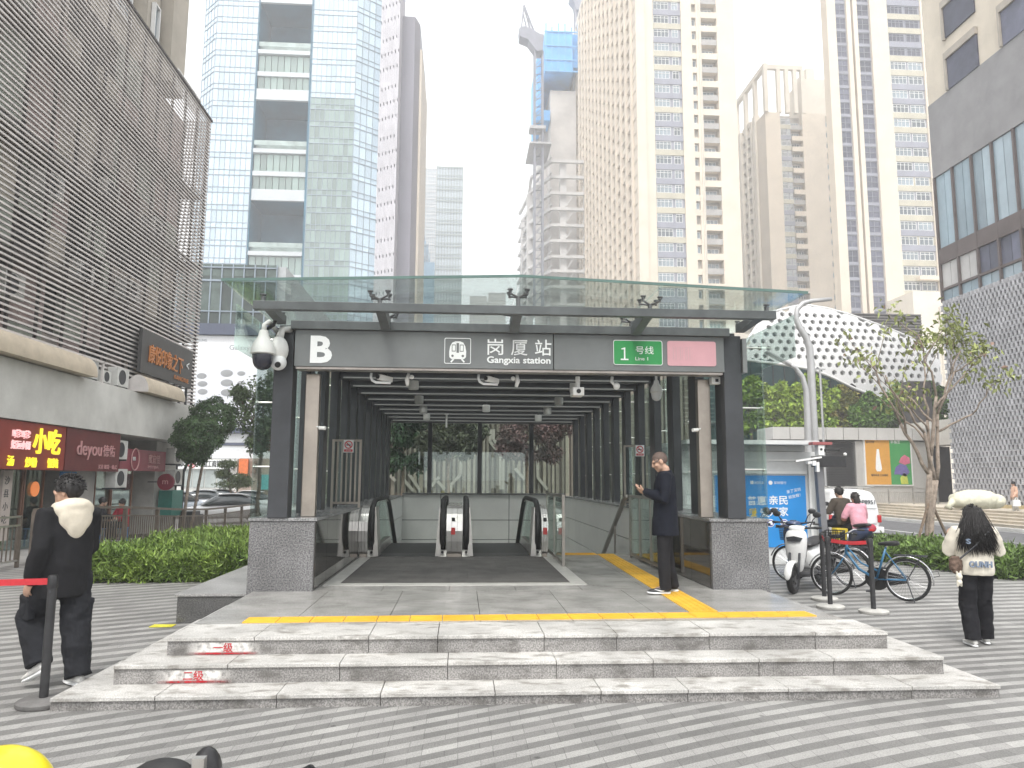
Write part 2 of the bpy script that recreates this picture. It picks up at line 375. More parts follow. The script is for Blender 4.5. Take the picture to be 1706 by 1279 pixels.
# right hand road, its lane line and kerbs
rx = steps_(12.2,24.4,1.1); ry = [-20,0] + steps_(8,64,2) + [90,140]
sheet('road', rx, ry, M_asph, -0.005)
m_line = mat('road_line_paint', (0.70,0.70,0.68), 0.7, 0, 0.15, 5)
ob = MB()
def strip(mb, x0, x1, ya, yb, dz, d=2.0):
    yy = steps_(ya, yb, d)
    for a, b in zip(yy, yy[1:]):
        mb.quad((x0,a,gz(0,a)+dz),(x1,a,gz(0,a)+dz),(x1,b,gz(0,b)+dz),(x0,b,gz(0,b)+dz))
strip(ob, 19.2, 19.36, 8, 64, 0.004); strip(ob, 12.9, 13.02, 8, 64, 0.004); strip(ob, 23.9, 24.02, 8, 64, 0.004)
tag(ob.build('lane_markings', m_line), kind='structure')
kb = MB()
for a in steps_(8, 62, 1.0):
    kb.box(11.9, 12.18, a+0.005, a+0.995, gz(0,a)-0.2, gz(0,a)+0.13); kb.box(24.42, 24.7, a+0.005, a+0.995, gz(0,a)-0.2, gz(0,a)+0.13)
tag(kb.build('kerb', M_conc), kind='structure')
# broad stairs on the far side of the road
m_st = mat('beige_stone', (0.56,0.50,0.41), 0.75, 0, 0.12, 1.5)
sb = MB()
for i in range(5):
    sb.box(25.0+i*0.42, 34, 14, 60, -0.9, -0.28+0.13*(i+1)-0.04)
    sb.box(24.97+i*0.42, 34 if i==4 else 25.45+i*0.42, 14, 60, -0.28+0.13*(i+1)-0.037, -0.28+0.13*(i+1))
tag(sb.build('far_stairs', m_st), kind='structure')
# left hand street
sheet('street', steps_(-13.0,-9.02,0.5), [0,6,12]+steps_(17,29,1.5)+[60], mat('street_concrete', (0.45,0.44,0.42), 0.85, 0, 0.14, 1.0), 0.0)

# ================================================================== STATION ENTRANCE
XL, XR = -2.575, 3.92             # outer faces of the granite parapets
IL, IR = -1.79, 3.18              # their inner faces
YF, YB = 9.5, 23.4
ST = thing('station_entrance', 'glass roofed metro station entrance with dark steel fins and grey sign band', 'station entrance', (0.65, 9.5, 0))

# platform and steps: separate stone slabs with narrow joints, worn nosing
def slab_row(mbT, mbR, x0, x1, y0, yb, z, rise, nx, seed, side=True):
    rnd = random.Random(seed); e = [x0+(x1-x0)*i/nx for i in range(nx+1)]
    e = [e[0]] + [v + rnd.uniform(-0.12,0.12) for v in e[1:-1]] + [e[-1]]
    for a, b in zip(e, e[1:]):
        dz = rnd.uniform(-0.0015, 0.0015)
        mbT.box(a+0.003, b-0.003, y0-0.012, yb, z-0.03+dz, z+dz)
        mbR.box(a+0.003, b-0.003, y0+0.006, y0+0.05, z-rise-0.05, z-0.032)
    mbR.box(x0+0.012, x1-0.012, y0+0.052, yb, z-rise-0.1, z-0.034)
SP = thing('entrance_steps', 'three broad pale granite steps and platform in front of the escalators', 'steps', (0.65, 6.2, 0))
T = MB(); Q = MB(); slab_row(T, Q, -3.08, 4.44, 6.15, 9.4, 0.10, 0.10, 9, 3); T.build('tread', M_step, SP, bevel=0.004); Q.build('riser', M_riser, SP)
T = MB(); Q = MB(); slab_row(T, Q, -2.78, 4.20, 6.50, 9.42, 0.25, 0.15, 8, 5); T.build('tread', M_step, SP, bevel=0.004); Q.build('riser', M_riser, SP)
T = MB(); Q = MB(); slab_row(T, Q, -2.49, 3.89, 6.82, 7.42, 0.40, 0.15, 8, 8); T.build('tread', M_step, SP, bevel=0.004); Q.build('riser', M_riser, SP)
# platform floor: big slabs, lighter border courses
F_ = MB(); rnd = random.Random(11)
yy = [7.425, 7.95, 8.75, 9.49]
for a, b in zip(yy, yy[1:]):
    e = steps_(-2.49, 3.80, 0.9); k = rnd.uniform(-0.2, 0.2)
    for c, d in zip(e, e[1:]): F_.box(c+0.003, d-0.003, a+0.003, b-0.003, 0.2, 0.4+rnd.uniform(-0.001,0.001))
F_.build('platform_floor', M_floor, SP)
F2 = MB()
e = steps_(IL, IR, 0.83); yy = [9.5, 9.93, 10.85, 11.77, 12.7, 13.6]
for a, b in zip(yy, yy[1:]):
    for c, d in zip(e, e[1:]): F2.box(c+0.003, d-0.003, a+0.003, b-0.003, 0.2, 0.399)
F2.build('hall_floor', M_floor, SP)
# the border frame and entrance mat
B_ = MB(); z = 0.4045
for r in ((-1.75,1.66,9.95,10.16),(-1.75,-1.56,10.16,13.6),(1.47,1.66,10.16,13.6)): B_.box(*r, 0.38, z)
B_.build('mat_border', mat('pale_granite', (0.55,0.54,0.51), 0.3, 0, 0.1, 6), SP)
mt_ = MB()
for i in range(34):
    y0 = 10.17+i*0.1; mt_.box(-1.55, 1.46, y0, y0+0.094, 0.36, 0.407)
for i in range(26): mt_.box(-1.55+i*0.118, -1.535+i*0.118, 10.16, 13.57, 0.37, 0.4075)
mt_.build('entrance_mat', mat('dark_mat', (0.105,0.10,0.095), 0.75, 0, 0.2, 3), SP)
# yellow tactile strips: small bars on yellow tiles
def tactile(mb, p, q, wd, gap=0.30):
    p = Vector(p); q = Vector(q); d = (q-p); L_ = d.length; d.normalize(); s = Vector((-d.y, d.x, 0)); n = int(L_/gap)
    for i in range(n):
        a = p+d*(i*L_/n+0.004); b = p+d*((i+1)*L_/n-0.004)
        mb.obox(a+Vector((0,0,0.002)), b+Vector((0,0,0.002)), wd, 0.01)
        for k in range(4):
            c = s*(wd*(k-1.5)/4.3)
            mb.obox(a+c+d*0.02+Vector((0,0,0.008)), b+c-d*0.02+Vector((0,0,0.008)), 0.022, 0.007)
tc_ = MB(); tactile(tc_, (-2.05,7.58,0.403), (3.6,7.72,0.403), 0.26)
tactile(tc_, (2.53,7.88,0.403), (2.67,14.0,0.403), 0.30); tactile(tc_, (1.72,14.02,0.404), (2.5,14.02,0.404), 0.3); tactile(tc_, (2.83,14.02,0.404), (3.1,14.02,0.404), 0.3)
tc_.build('tactile_strip', M_yellow, SP)
# stencilled red step numbers on white-washed patches of the risers
def spray(name, c, h):
    m = bpy.data.materials.new(name); m.use_nodes = True; t = m.node_tree; t.nodes.clear(); L = t.links.new
    o = t.nodes.new('ShaderNodeOutputMaterial'); d = t.nodes.new('ShaderNodeBsdfDiffuse'); tr = t.nodes.new('ShaderNodeBsdfTransparent'); d.inputs[0].default_value = (*c,1)
    tc = t.nodes.new('ShaderNodeTexCoord'); sp = t.nodes.new('ShaderNodeSeparateXYZ'); L(tc.outputs['Generated'], sp.inputs[0])
    def tri(sock, k, pw):
        a = t.nodes.new('ShaderNodeMath'); a.operation = 'SUBTRACT'; a.inputs[1].default_value = k; L(sock, a.inputs[0])
        b = t.nodes.new('ShaderNodeMath'); b.operation = 'ABSOLUTE'; L(a.outputs[0], b.inputs[0])
        e = t.nodes.new('ShaderNodeMapRange'); e.inputs[1].default_value = 0.5; e.inputs[2].default_value = pw; e.inputs[3].default_value = 0; e.inputs[4].default_value = 1; L(b.outputs[0], e.inputs[0]); return e.outputs[0]
    x = tri(sp.outputs['X'], 0.5, 0.28); z = tri(sp.outputs['Z'], 0.5, h)
    mu = t.nodes.new('ShaderNodeMath'); mu.operation = 'MULTIPLY'; L(x, mu.inputs[0]); L(z, mu.inputs[1])
    n = t.nodes.new('ShaderNodeTexNoise'); n.inputs['Scale'].default_value = 25; n.inputs['Detail'].default_value = 5; L(tc.outputs['Object'], n.inputs['Vector'])
    nr = t.nodes.new('ShaderNodeMapRange'); nr.inputs[1].default_value = 0.3; nr.inputs[2].default_value = 0.6; nr.inputs[3].default_value = 0.35; nr.inputs[4].default_value = 1; L(n.outputs['Fac'], nr.inputs[0])
    m2 = t.nodes.new('ShaderNodeMath'); m2.operation = 'MULTIPLY'; L(mu.outputs[0], m2.inputs[0]); L(nr.outputs[0], m2.inputs[1])
    mi = t.nodes.new('ShaderNodeMixShader'); L(m2.outputs[0], mi.inputs[0]); L(tr.outputs[0], mi.inputs[1]); L(d.outputs[0], mi.inputs[2]); L(mi.outputs[0], o.inputs[0]); return m
m_sw = spray('whitewash', (0.78,0.76,0.73), 0.35); m_sr = spray('red_spray', (0.42,0.03,0.04), 0.1); m_rt = mat('red_stencil', (0.55,0.05,0.06), 0.7, 0, 0.25, 30)
for (x, y, z0, ch) in ((-2.07, 6.82, 0.25, '一级'), (-2.20, 6.50, 0.10, '二级')):
    MB().quad((x-0.28,y+0.003,z0+0.005),(x+0.38,y+0.003,z0+0.005),(x+0.38,y+0.003,z0+0.115),(x-0.28,y+0.003,z0+0.115)).build('whitewash_patch', m_sw, SP)
    MB().quad((x-0.24,y+0.001,z0+0.000),(x+0.36,y+0.001,z0+0.000),(x+0.36,y+0.001,z0+0.03),(x-0.24,y+0.001,z0+0.03)).build('paint_smear', m_sr, SP)
    text(ch, 0.075, m_rt, SP, (x-0.03, y, z0+0.032), depth=0.002, bold=0.012, name='step_number')

# parapets
PL = MB(); PL.box(XL, IL, YF, YF+0.9, 0, 1.235); PL.build('parapet_end', M_gran, ST, bevel=0.006)
PR = MB(); PR.box(IR, XR, YF, YF+0.9, 0, 1.235); PR.build('parapet_end', M_gran, ST, bevel=0.006)
for x0, x1 in ((XL+0.02, IL-0.02), (IR+0.02, XR-0.02)): MB().box(x0, x1, YF+0.905, YB, -4, 1.235).build('parapet_wall', M_gran2, ST)
m_cop_ = granite('coping_granite', (0.16,0.16,0.165), (0.38,0.38,0.38), 45, 0.25)
for x0, x1 in ((XL-0.015, IL+0.03), (IR-0.03, XR+0.015)):
    cp = MB()
    for a, b in zip(steps_(YF-0.02, YB, 1.2), steps_(YF-0.02, YB, 1.2)[1:]): cp.box(x0, x1, a+0.002, b-0.002, 1.238, 1.275)
    cp.build('coping', m_cop_, ST, bevel=0.004)
# inner linings: mirror panels near the door, white panels down the shaft
m_dl = mat('dark_mirror_steel', (0.22,0.205,0.19), 0.05, 0.9, 0.12, 2)
for x0, x1 in ((IL-0.018, IL+0.012), (IR-0.012, IR+0.018)):
    for a, b in zip(steps_(9.56, 13.5, 0.79), steps_(9.56, 13.5, 0.79)[1:]): MB().box(x0, x1, a+0.004, b-0.004, 0.41, 1.232).build('lining_panel', m_dl, ST)
for x0, x1 in ((IL-0.018, IL+0.01), (IR-0.01, IR+0.018)):
    tl = MB()
    for a, b in zip(steps_(13.52, 23.36, 2.4), steps_(13.52, 23.36, 2.4)[1:]):
        for k in range(9): tl.box(x0, x1, a+0.009, b-0.009, 1.23-0.585*(k+1)+0.018, 1.23-0.585*k)
    tl.build('shaft_lining', M_tile, ST)
rw = MB()
for a, b in zip([-1.8,-0.62,1.48,3.2], [-0.62,1.48,3.2,3.2]):
    if b > a:
        zz = [1.30,0.52,-0.07,-0.66,-1.3,-2,-3,-4]
        for p, q in zip(zz, zz[1:]): rw.box(a+0.010, b-0.010, 23.36, 23.43, q+0.020, p)
rw.build('end_wall', M_tile, ST); MB().box(-1.8, 3.2, 23.432, 23.5, -4, 1.30).build('end_wall_joints', M_dark, ST)
MB().box(-1.8, 3.2, 23.3, 23.62, 1.305, 1.345).build('end_coping', M_frame, ST)
pit = MB(); pit.box(-2.0, 3.4, 13.5, 23.6, -4.2, -4.0); pit.box(-2.2,-1.98,13.0,23.6,-4,-0.02); pit.box(3.38,3.5,13.0,23.6,-4,-0.02); pit.box(-2,3.4,13.40,13.58,-4,0.19)
pit.build('shaft_shell', M_conc, ST)

# steel fins and glazing
for i in range(12):
    y = 9.62+1.2*i
    for x in (-2.24, 3.50):
        MB().box(x-0.065, x+0.065, y, y+0.34, 1.277, 3.64).build('fin', M_fin, ST, bevel=0.006)
for x0, x1 in ((-2.36,-2.12), (3.39,3.63)):
    MB().box(x0, x1, 9.46, 9.60, 1.277, 3.64).build('corner_post', M_fin, ST, bevel=0.008)
for x0, x1 in ((-2.02,-1.84), (3.13,3.30)):
    MB().box(x0, x1, 9.75, 9.87, 1.277, 3.10).build('door_post', M_bsteel, ST, bevel=0.01)
for sx, xg in ((-1, XL+0.03), (1, XR-0.03)):
    for a, b in zip(steps_(9.42, 23.4, 2.33), steps_(9.42, 23.4, 2.33)[1:]):
        MB().box(xg-0.009, xg+0.009, a+0.004, b-0.004, 1.277, 3.70).build('side_glass', M_glass, ST)
    MB().box(xg-0.009, xg+0.009, 8.45, 9.412, 3.20, 3.70).build('side_glass', M_glass, ST)
    fx = MB()
    for a in steps_(9.42, 23.4, 2.33):
        for zz in (1.9, 2.7, 3.5):
            fx.cyl((xg-sx*0.26, a+0.12, zz), (xg+sx*0.015, a+0.12, zz), 0.012, 8); fx.cyl((xg+sx*0.008, a+0.12, zz), (xg+sx*0.02, a+0.12, zz), 0.03, 10)
    fx.build('glass_fixing', M_steel, ST)
# rear glazing
for a, b in zip((-2.1,-0.98,0.56,2.17), (-0.98,0.56,2.17,3.4)):
    MB().box(a+0.05, b-0.05, 23.44, 23.455, 1.35, 3.62).build('rear_glass', M_glass, ST)
mu_ = MB()
for x in (-0.98, 0.56, 2.17): mu_.box(x-0.065, x+0.065, 23.36, 23.56, 1.35, 3.64)
mu_.build('rear_mullion', M_fin, ST)
# ceiling: cross beams with a light reveal under a slatted deck
bm_ = MB(); rv = MB(); sl = MB()
for i in range(12):
    y = 9.62+1.2*i
    bm_.box(-2.16, 3.42, y+0.08, y+0.26, 3.52, 3.78); rv.box(-2.1, 3.36, y+0.06, y+0.078, 3.52, 3.545)
bm_.build('ceiling_beam', M_fin, ST); rv.build('beam_reveal', mat('reveal_grey', (0.34,0.34,0.34), 0.5, 0, 0.05, 3), ST)
for i in range(115): sl.box(-2.13, 3.39, 9.66+i*0.12, 9.672+i*0.12, 3.64, 3.71)     # upright blades: open to the sky above, closed to the eye
sl.build('ceiling_deck', mat('ceiling_grey', (0.12,0.123,0.13), 0.6, 0, 0.1, 2), ST)
MB().box(-2.3, 3.56, 23.3, 23.5, 3.50, 3.70).build('rear_beam', M_fin, ST)
sb2 = MB(); sb2.box(-2.34,-2.14,9.6,23.5,3.642,3.70); sb2.box(3.40,3.60,9.6,23.5,3.642,3.70); sb2.build('eaves_beam', M_fin, ST)
# sign band
sg = MB(); sg.box(-2.10, 1.15, 9.40, 9.60, 3.145, 3.61); sg.box(1.158, 3.38, 9.40, 9.60, 3.145, 3.61)
SB = sg.build('sign_band', M_sign, ST, bevel=0.006)
MB().box(-2.15, 3.45, 9.36, 9.62, 3.613, 3.72).build('head_beam', M_frame, ST, bevel=0.006)
MB().box(-2.08, 3.36, 9.42, 9.62, 3.115, 3.142).build('soffit_trim', mat('soffit_metal', (0.42,0.38,0.35), 0.35, 0.6, 0.2, 3), ST)
MB().box(3.635, 3.69, 9.42, 9.60, 3.15, 3.60).build('sign_end_box', mat('end_box_grey', (0.30,0.30,0.30), 0.4, 0.3, 0.1, 2), ST)
YS = 9.397
text('B', 0.335, M_lwhite, SB, (-1.905, YS, 3.205), bold=0.035, width=0.27, name='exit_letter')
text('岗', 0.20, M_lwhite, SB, (0.31, YS, 3.345), width=0.20, bold=0.006); text('厦', 0.20, M_lwhite, SB, (0.61, YS, 3.345), width=0.21, bold=0.006); text('站', 0.20, M_lwhite, SB, (0.915, YS, 3.345), width=0.21, bold=0.006)
text('Gangxia station', 0.085, M_lwhite, SB, (0.305, YS, 3.225), width=0.81, bold=0.022)
def rrect(x0, x1, z0, z1, r, n=6):
    P = []
    for cx, cz, a0 in ((x1-r,z1-r,0),(x0+r,z1-r,90),(x0+r,z0+r,180),(x1-r,z0+r,270)):
        for i in range(n+1):
            a = R(a0+90*i/n); P.append((cx+r*math.cos(a), cz+r*math.sin(a)))
    return P
def ringp(mb, outer, inner, y0, y1):
    n = len(outer); vs = [(u,y0,v) for u,v in outer]+[(u,y0,v) for u,v in inner]+[(u,y1,v) for u,v in outer]+[(u,y1,v) for u,v in inner]; fs = []
    for i in range(n):
        j = (i+1)%n; fs += [[i,j,n+j,n+i],[2*n+j,2*n+i,3*n+i,3*n+j],[i,2*n+i,2*n+j,j],[n+i,n+j,3*n+j,3*n+i]]
    mb.add(vs, fs)
tr_ = MB(); x0 = -0.235; zc = 3.37
ringp(tr_, rrect(x0, x0+0.335, 3.205, 3.535, 0.02), rrect(x0+0.008, x0+0.327, 3.213, 3.527, 0.014), YS-0.004, YS+0.002)
cx = x0+0.168
body = [(cx-0.105,3.29),(cx-0.108,3.36),(cx-0.095,3.43),(cx-0.07,3.475),(cx-0.03,3.492),(cx+0.03,3.492),(cx+0.07,3.475),(cx+0.095,3.43),(cx+0.108,3.36),(cx+0.105,3.29),(cx+0.08,3.265),(cx-0.08,3.265)]
tr_.prism(body[::-1], 'y', YS-0.004, YS+0.002)
for s in (-1,1): tr_.obox((cx+s*0.05,YS-0.001,3.265),(cx+s*0.085,YS-0.001,3.225),0.02,0.006,(0,1,0))
tr_.mt(1)
for a, b, c, d in ((cx-0.075,cx-0.025,3.36,3.45),(cx+0.025,cx+0.075,3.36,3.45),(cx-0.016,cx+0.016,3.345,3.47)): tr_.box(a,b,YS-0.006,YS-0.0045,c,d)
for s in (-1,1): tr_.cyl((cx+s*0.065,YS-0.0065,3.305),(cx+s*0.065,YS-0.0045,3.305),0.016,12)
tr_.mt(0)
for a, b in ((cx-0.067,cx-0.033),(cx+0.033,cx+0.067)): tr_.box(a,b,YS-0.0085,YS-0.0065,3.37,3.44)
tr_.build('train_emblem', [M_lwhite, M_sign], SB)
pn = MB(); pn.prism(rrect(1.925,2.565,3.222,3.545,0.03)[::-1], 'y', YS-0.006, YS+0.002)
GP = pn.build('line_plate', mat('line_green', (0.035,0.29,0.085), 0.4, 0, 0.05, 3), SB)
bd = MB(); ringp(bd, rrect(1.925,2.565,3.222,3.545,0.03), rrect(1.932,2.558,3.229,3.538,0.024), YS-0.009, YS-0.0045); bd.build('plate_rim', M_lwhite, GP)
text('１', 0.20, M_lwhite, GP, (2.02, YS-0.007, 3.285), bold=0.0, width=0.10, depth=0.004); text('号线', 0.10, M_lwhite, GP, (2.215, YS-0.007, 3.375), width=0.235, depth=0.004); text('Line 1', 0.045, M_lwhite, GP, (2.21, YS-0.007, 3.285), width=0.165, depth=0.004)
pn = MB(); pn.prism(rrect(2.63,3.27,3.222,3.545,0.03)[::-1], 'y', YS-0.006, YS+0.002)
PP = pn.build('blank_line_plate', mat('plate_pink', (0.66,0.36,0.40), 0.45, 0, 0.04, 3), SB)
pv = MB()
for i in range(9): pv.box(2.70+i*0.03+(i%3)*0.006, 2.712+i*0.03+(i%2)*0.006+0.004, YS-0.0075, YS-0.0045, 3.30, 3.47)
pv.build('ghost_figures', mat('plate_pink_faint', (0.60,0.36,0.39), 0.5, 0, 0.02, 3), PP)
# canopy frame and glass roof
cf = MB(); cf.box(-2.40, 3.73, 8.55, 8.65, 3.672, 3.772); cf.build('canopy_beam', M_frame, ST, bevel=0.006)
for x in (-2.26, -0.97, 0.64, 2.21, 3.58):
    MB().prism([(8.655,3.765),(9.358,3.765),(9.358,3.60 if -2<x<3 else 3.66),(8.655,3.70)][::-1], 'x', x-0.055, x+0.055).build('bracket', M_frame, ST)
def rz(x): return 3.965 - 0.036*abs(x-0.63)
for a, b in zip((-2.585,-0.965,0.63,2.215), (-0.965,0.63,2.215,3.86)):
    for ya, yb in zip((8.0,10.6,13.2,15.8,18.4,21.0), (10.6,13.2,15.8,18.4,21.0,23.7)):
        p = MB(); A, B = a+0.004, b-0.004; y0, y1 = ya+0.004, yb-0.004; t = 0.022
        p.add([(A,y0,rz(A)),(B,y0,rz(B)),(B,y1,rz(B)),(A,y1,rz(A)),(A,y0,rz(A)+t),(B,y0,rz(B)+t),(B,y1,rz(B)+t),(A,y1,rz(A)+t)], [(0,3,2,1),(4,5,6,7),(0,1,5,4),(1,2,6,5),(2,3,7,6),(3,0,4,7)])
        p.build('roof_glass', M_roofg, ST)
ed = MB()
for a, b in ((-2.585,0.63),(0.63,3.86)): ed.obox((a,7.993,rz(a)+0.008),(b,7.993,rz(b)+0.008),0.012,0.03)
ed.build('roof_edge', mat('glass_edge', (0.10,0.17,0.15), 0.2, 0, 0.1, 3), ST)
def spider(x, y, z0, four):
    s = MB(); zr = rz(x)-0.012
    s.cyl((x,y,z0),(x,y,zr-0.07 if four else zr-0.02),0.026,10)
    if four:
        for dx, dy in ((-1,-1),(1,-1),(-1,1),(1,1)):
            s.tube([(x,y,zr-0.075),(x+dx*0.06,y+dy*0.05,zr-0.055),(x+dx*0.10,y+dy*0.09,zr-0.045)],[0.014,0.012,0.011],6)
            s.cyl((x+dx*0.10,y+dy*0.09,zr-0.06),(x+dx*0.10,y+dy*0.09,rz(x+dx*0.1)-0.002),0.012,8); s.cyl((x+dx*0.10,y+dy*0.09,rz(x+dx*0.1)-0.014),(x+dx*0.10,y+dy*0.09,rz(x+dx*0.1)-0.001),0.033,12)
            s.cyl((x+dx*0.10,y+dy*0.09,rz(x+dx*0.1)-0.034),(x+dx*0.10,y+dy*0.09,rz(x+dx*0.1)-0.026),0.024,10)
    else:
        s.cyl((x,y,zr-0.03),(x,y,rz(x)-0.001),0.014,8); s.cyl((x,y,rz(x)-0.014),(x,y,rz(x)-0.001),0.036,12); s.cyl((x,y,rz(x)-0.04),(x,y,rz(x)-0.032),0.03,10)
    s.build('glass_spider', mat('spider_steel', (0.20,0.20,0.205), 0.35, 0.7, 0.15, 4), ST)
for x in (-0.97, 0.64, 2.21): spider(x, 8.60, 3.772, True); spider(x, 9.6, 3.72, True)
for x in (-2.30, 3.63): spider(x, 8.60, 3.772, False); spider(x, 9.55, 3.72, False)
# granite ledge running along the left parapet
LG = thing('granite_ledge', 'low dark granite ledge along the left side of the station entrance', 'ledge', (-3.0, 9.66, 0))
l = MB(); l.box(-3.44, XL-0.025, 9.67, 23.4, 0, 0.318); l.build('ledge_body', M_gran2, LG, bevel=0.005)
l = MB()
for a, b in zip(steps_(9.65,23.4,1.1), steps_(9.65,23.4,1.1)[1:]): l.box(-3.47, XL-0.018, a+0.002, b-0.002, 0.32, 0.352)
l.build('ledge_top', granite('ledge_granite', (0.24,0.235,0.23), (0.48,0.475,0.47), 80, 0.35), LG, bevel=0.004)
# ================================================================== THINGS OF THE ENTRANCE
RAIL = [(13.95,0.47),(13.68,0.50),(13.50,0.62),(13.41,0.80),(13.40,0.98),(13.46,1.15),(13.60,1.29),(13.80,1.36),(14.05,1.385),(15.9,1.385),(16.3,1.33),(16.75,1.12),(19.25,-0.32),(22.25,-2.05)]
def drum(mb, x0, x1):                           # stainless newel drum: ribbed rounded front
    P = [(13.62,0.42),(13.50,0.50),(13.43,0.68),(13.41,0.86),(13.44,1.02),(13.53,1.15),(13.68,1.24),(13.9,1.28),(16.0,1.28),(16.5,1.05),(19.1,-0.45),(19.1,-0.8),(16.4,0.40)]
    mb.prism(P[::-1], 'x', x0, x1)
m_rib = mat('ribbed_stainless', (0.80,0.78,0.75), 0.24, 0.6, 0.10, 3)
def balustrade(esc, x, side):
    g = MB(); P = [(y+0.05 if i<6 else y, z-0.03) for i,(y,z) in enumerate(RAIL)]
    g.prism((P + [(22.25,-3.0),(16.4,0.46)])[::-1], 'x', x-0.006, x+0.006)
    b = g.build('balustrade', M_thin, esc)
    h = MB(); h.tube([(x,y,z) for y,z in RAIL], 0.052, 12, flat=0.8); h.build('handrail', M_black, b, smooth=True)
    t = MB(); t.tube([(x,y+0.045,z-0.03) for y,z in RAIL[1:]], 0.022, 6); t.build('rail_track', M_steel, b, smooth=True)
    k = MB(); k.prism([(13.50,0.41),(13.55,0.52),(13.75,0.56),(16.3,0.56),(22.1,-2.8),(22.1,-3.0),(16.3,0.30),(13.6,0.39)][::-1], 'x', x-0.07, x+0.07); k.build('skirt', M_steel, esc)
    s_ = -side; tr2 = MB(); tr2.prism([(x+s_*0.048,1.27),(x+s_*0.062,1.27),(x+s_*0.125,0.42),(x+s_*0.03,0.42)][::s_], 'y', 13.47, 13.95); tr2.build('side_trim', M_steel, esc)
    q = MB(); q.cyl((x,13.497,0.49),(x,13.47,0.49),0.025,10); q.build('handrail_inlet', M_black, esc)
def escalator(label, xa, xb):
    e = thing('escalator', label, 'escalator', ((xa+xb)/2, 13.6, 0.4), 'escalators down into the station')
    balustrade(e, xa, -1); balustrade(e, xb, 1)
    c = MB(); c.box(xa+0.075, xb-0.075, 13.60, 14.15, 0.37, 0.412); c.build('comb_plate', mat('comb_grey', (0.10,0.10,0.10), 0.45, 0.6, 0.1, 6), e)
    s = MB(); y, z = 14.16, 0.405
    for i in range(18):
        z2 = 0.405-max(0,(i-5))*0.2; s.box(xa+0.08, xb-0.08, 14.16+i*0.385, 14.16+(i+1)*0.385-0.004, z2-0.22, z2)
    s.build('step_band', mat('step_dark', (0.06,0.06,0.062), 0.5, 0.4, 0.1, 20), e); return e
escalator('escalator next to the left dark fin wall going down', -1.55, -0.315)
escalator('escalator beside the framed glass partition of the stairs', 0.10, 1.365)
def console(label, x0, x1, sticker):
    c = thing('escalator_console', label, 'console', ((x0+x1)/2, 13.6, 0.4), 'steel newel consoles of the escalators')
    d = MB(); n = max(3, int((x1-x0)/0.11))
    for i in range(n):
        a = x0+(x1-x0)*i/n; drum(d, a+0.002, a+(x1-x0)/n-0.002)
    d.build('drum', m_rib, c)
    b = MB(); b.box(x0+0.02, x1-0.02, 13.52, 14.9, 0.36, 0.46); b.build('plinth', M_bsteel, c)
    if sticker is not None:
        s = MB(); s.box(sticker-0.035, sticker+0.035, 13.398, 13.405, 0.80, 0.92); s.build('red_sticker', mat('sticker_red', (0.6,0.05,0.05), 0.5, 0, 0.1, 30), c)
        s = MB(); s.box(sticker-0.03, sticker+0.03, 13.428, 13.436, 1.03, 1.09); s.build('key_switch', M_black, c)
console('narrow ribbed steel console left of both escalators by the wall', -1.775, -1.615, None)
console('slim ribbed steel console between the two escalators', -0.25, 0.035, -0.13)
console('ribbed steel console right of both escalators beside the stairs', 1.43, 1.55, 1.49)
# stair of the right hand side
ss = thing('station_stairs', 'pale stairs going down beside the right hand shaft wall', 'stairs', (2.4, 14.2, 0.4))
s = MB()
for i in range(24): s.box(1.72, 3.15, 14.18+i*0.30, 14.18+(i+1)*0.30, -0.165*(i+1)+0.1, 0.4-0.165*(i+1)+0.0)
s.box(1.72, 3.15, 13.6, 14.178, 0.1, 0.3985); s.build('flight', M_floor, ss)
# deck between hall and comb plates
lf = MB(); lf.box(-1.77, -1.70, 13.61, 13.63, 0.1, 0.398); lf.build('landing_edge', M_floor, SP)
# framed partitions
m_fr = mat('partition_steel', (0.34,0.32,0.29), 0.3, 0.85, 0.1, 3)
def partition(name, label, x, ya, yb, z0, z1, n, bars, mt):
    t = thing(name, label, 'partition' if not bars else 'barred screen', (x, ya, z0))
    f = MB(); r = 0.022
    for i in range(n+1): y = ya+(yb-ya)*i/n; f.box(x-r, x+r, y-r, y+r, z0, z1)
    for z in (z0+0.06, z1-r): f.box(x-r*0.9, x+r*0.9, ya+r, yb-r, z-r, z+r)
    f.build('frame', mt, t)
    if bars:
        b = MB()
        for i in range(1, bars): y = ya+(yb-ya)*i/bars; b.box(x-0.014, x+0.014, y-0.02, y+0.02, z0+0.08, z1-0.04)
        b.build('bars', mt, t)
    for i in range(n):
        a = ya+(yb-ya)*i/n+r; b2 = ya+(yb-ya)*(i+1)/n-r
        MB().box(x-0.005, x+0.005, a+0.003, b2-0.003, z0+0.09, z1-0.05).build('glass_panel', M_thin, t)
    return t
partition('glass_partition', 'steel framed glass partition between right escalator and stairs', 1.63, 12.05, 14.3, 0.402, 1.52, 2, 0, m_fr)
partition('glass_partition', 'low steel framed glass partition in front of the right wall', 3.03, 11.25, 13.45, 0.402, 1.50, 3, 0, m_fr)
def screen(label, x0, x1, y, z0, z1, bars):
    t = thing('parapet_screen', label, 'screen', ((x0+x1)/2, y, z0)); r = 0.018; f = MB()
    for x in (x0, x1): f.box(x-r, x+r, y-r, y+r, z0, z1)
    for z in (z0+0.08, z1-r): f.box(x0+r, x1-r, y-r*0.9, y+r*0.9, z-r, z+r)
    f.build('frame', M_bsteel, t); b = MB()
    for i in range(1, bars): x = x0+(x1-x0)*i/bars; b.box(x-0.013, x+0.013, y-0.010, y+0.010, z0+0.10, z1-0.04)
    if b.v: b.build('bars', M_bsteel, t)
    MB().box(x0+r, x1-r, y+0.011, y+0.017, z0+0.1, z1-0.037).build('glass_panel', M_thin, t)
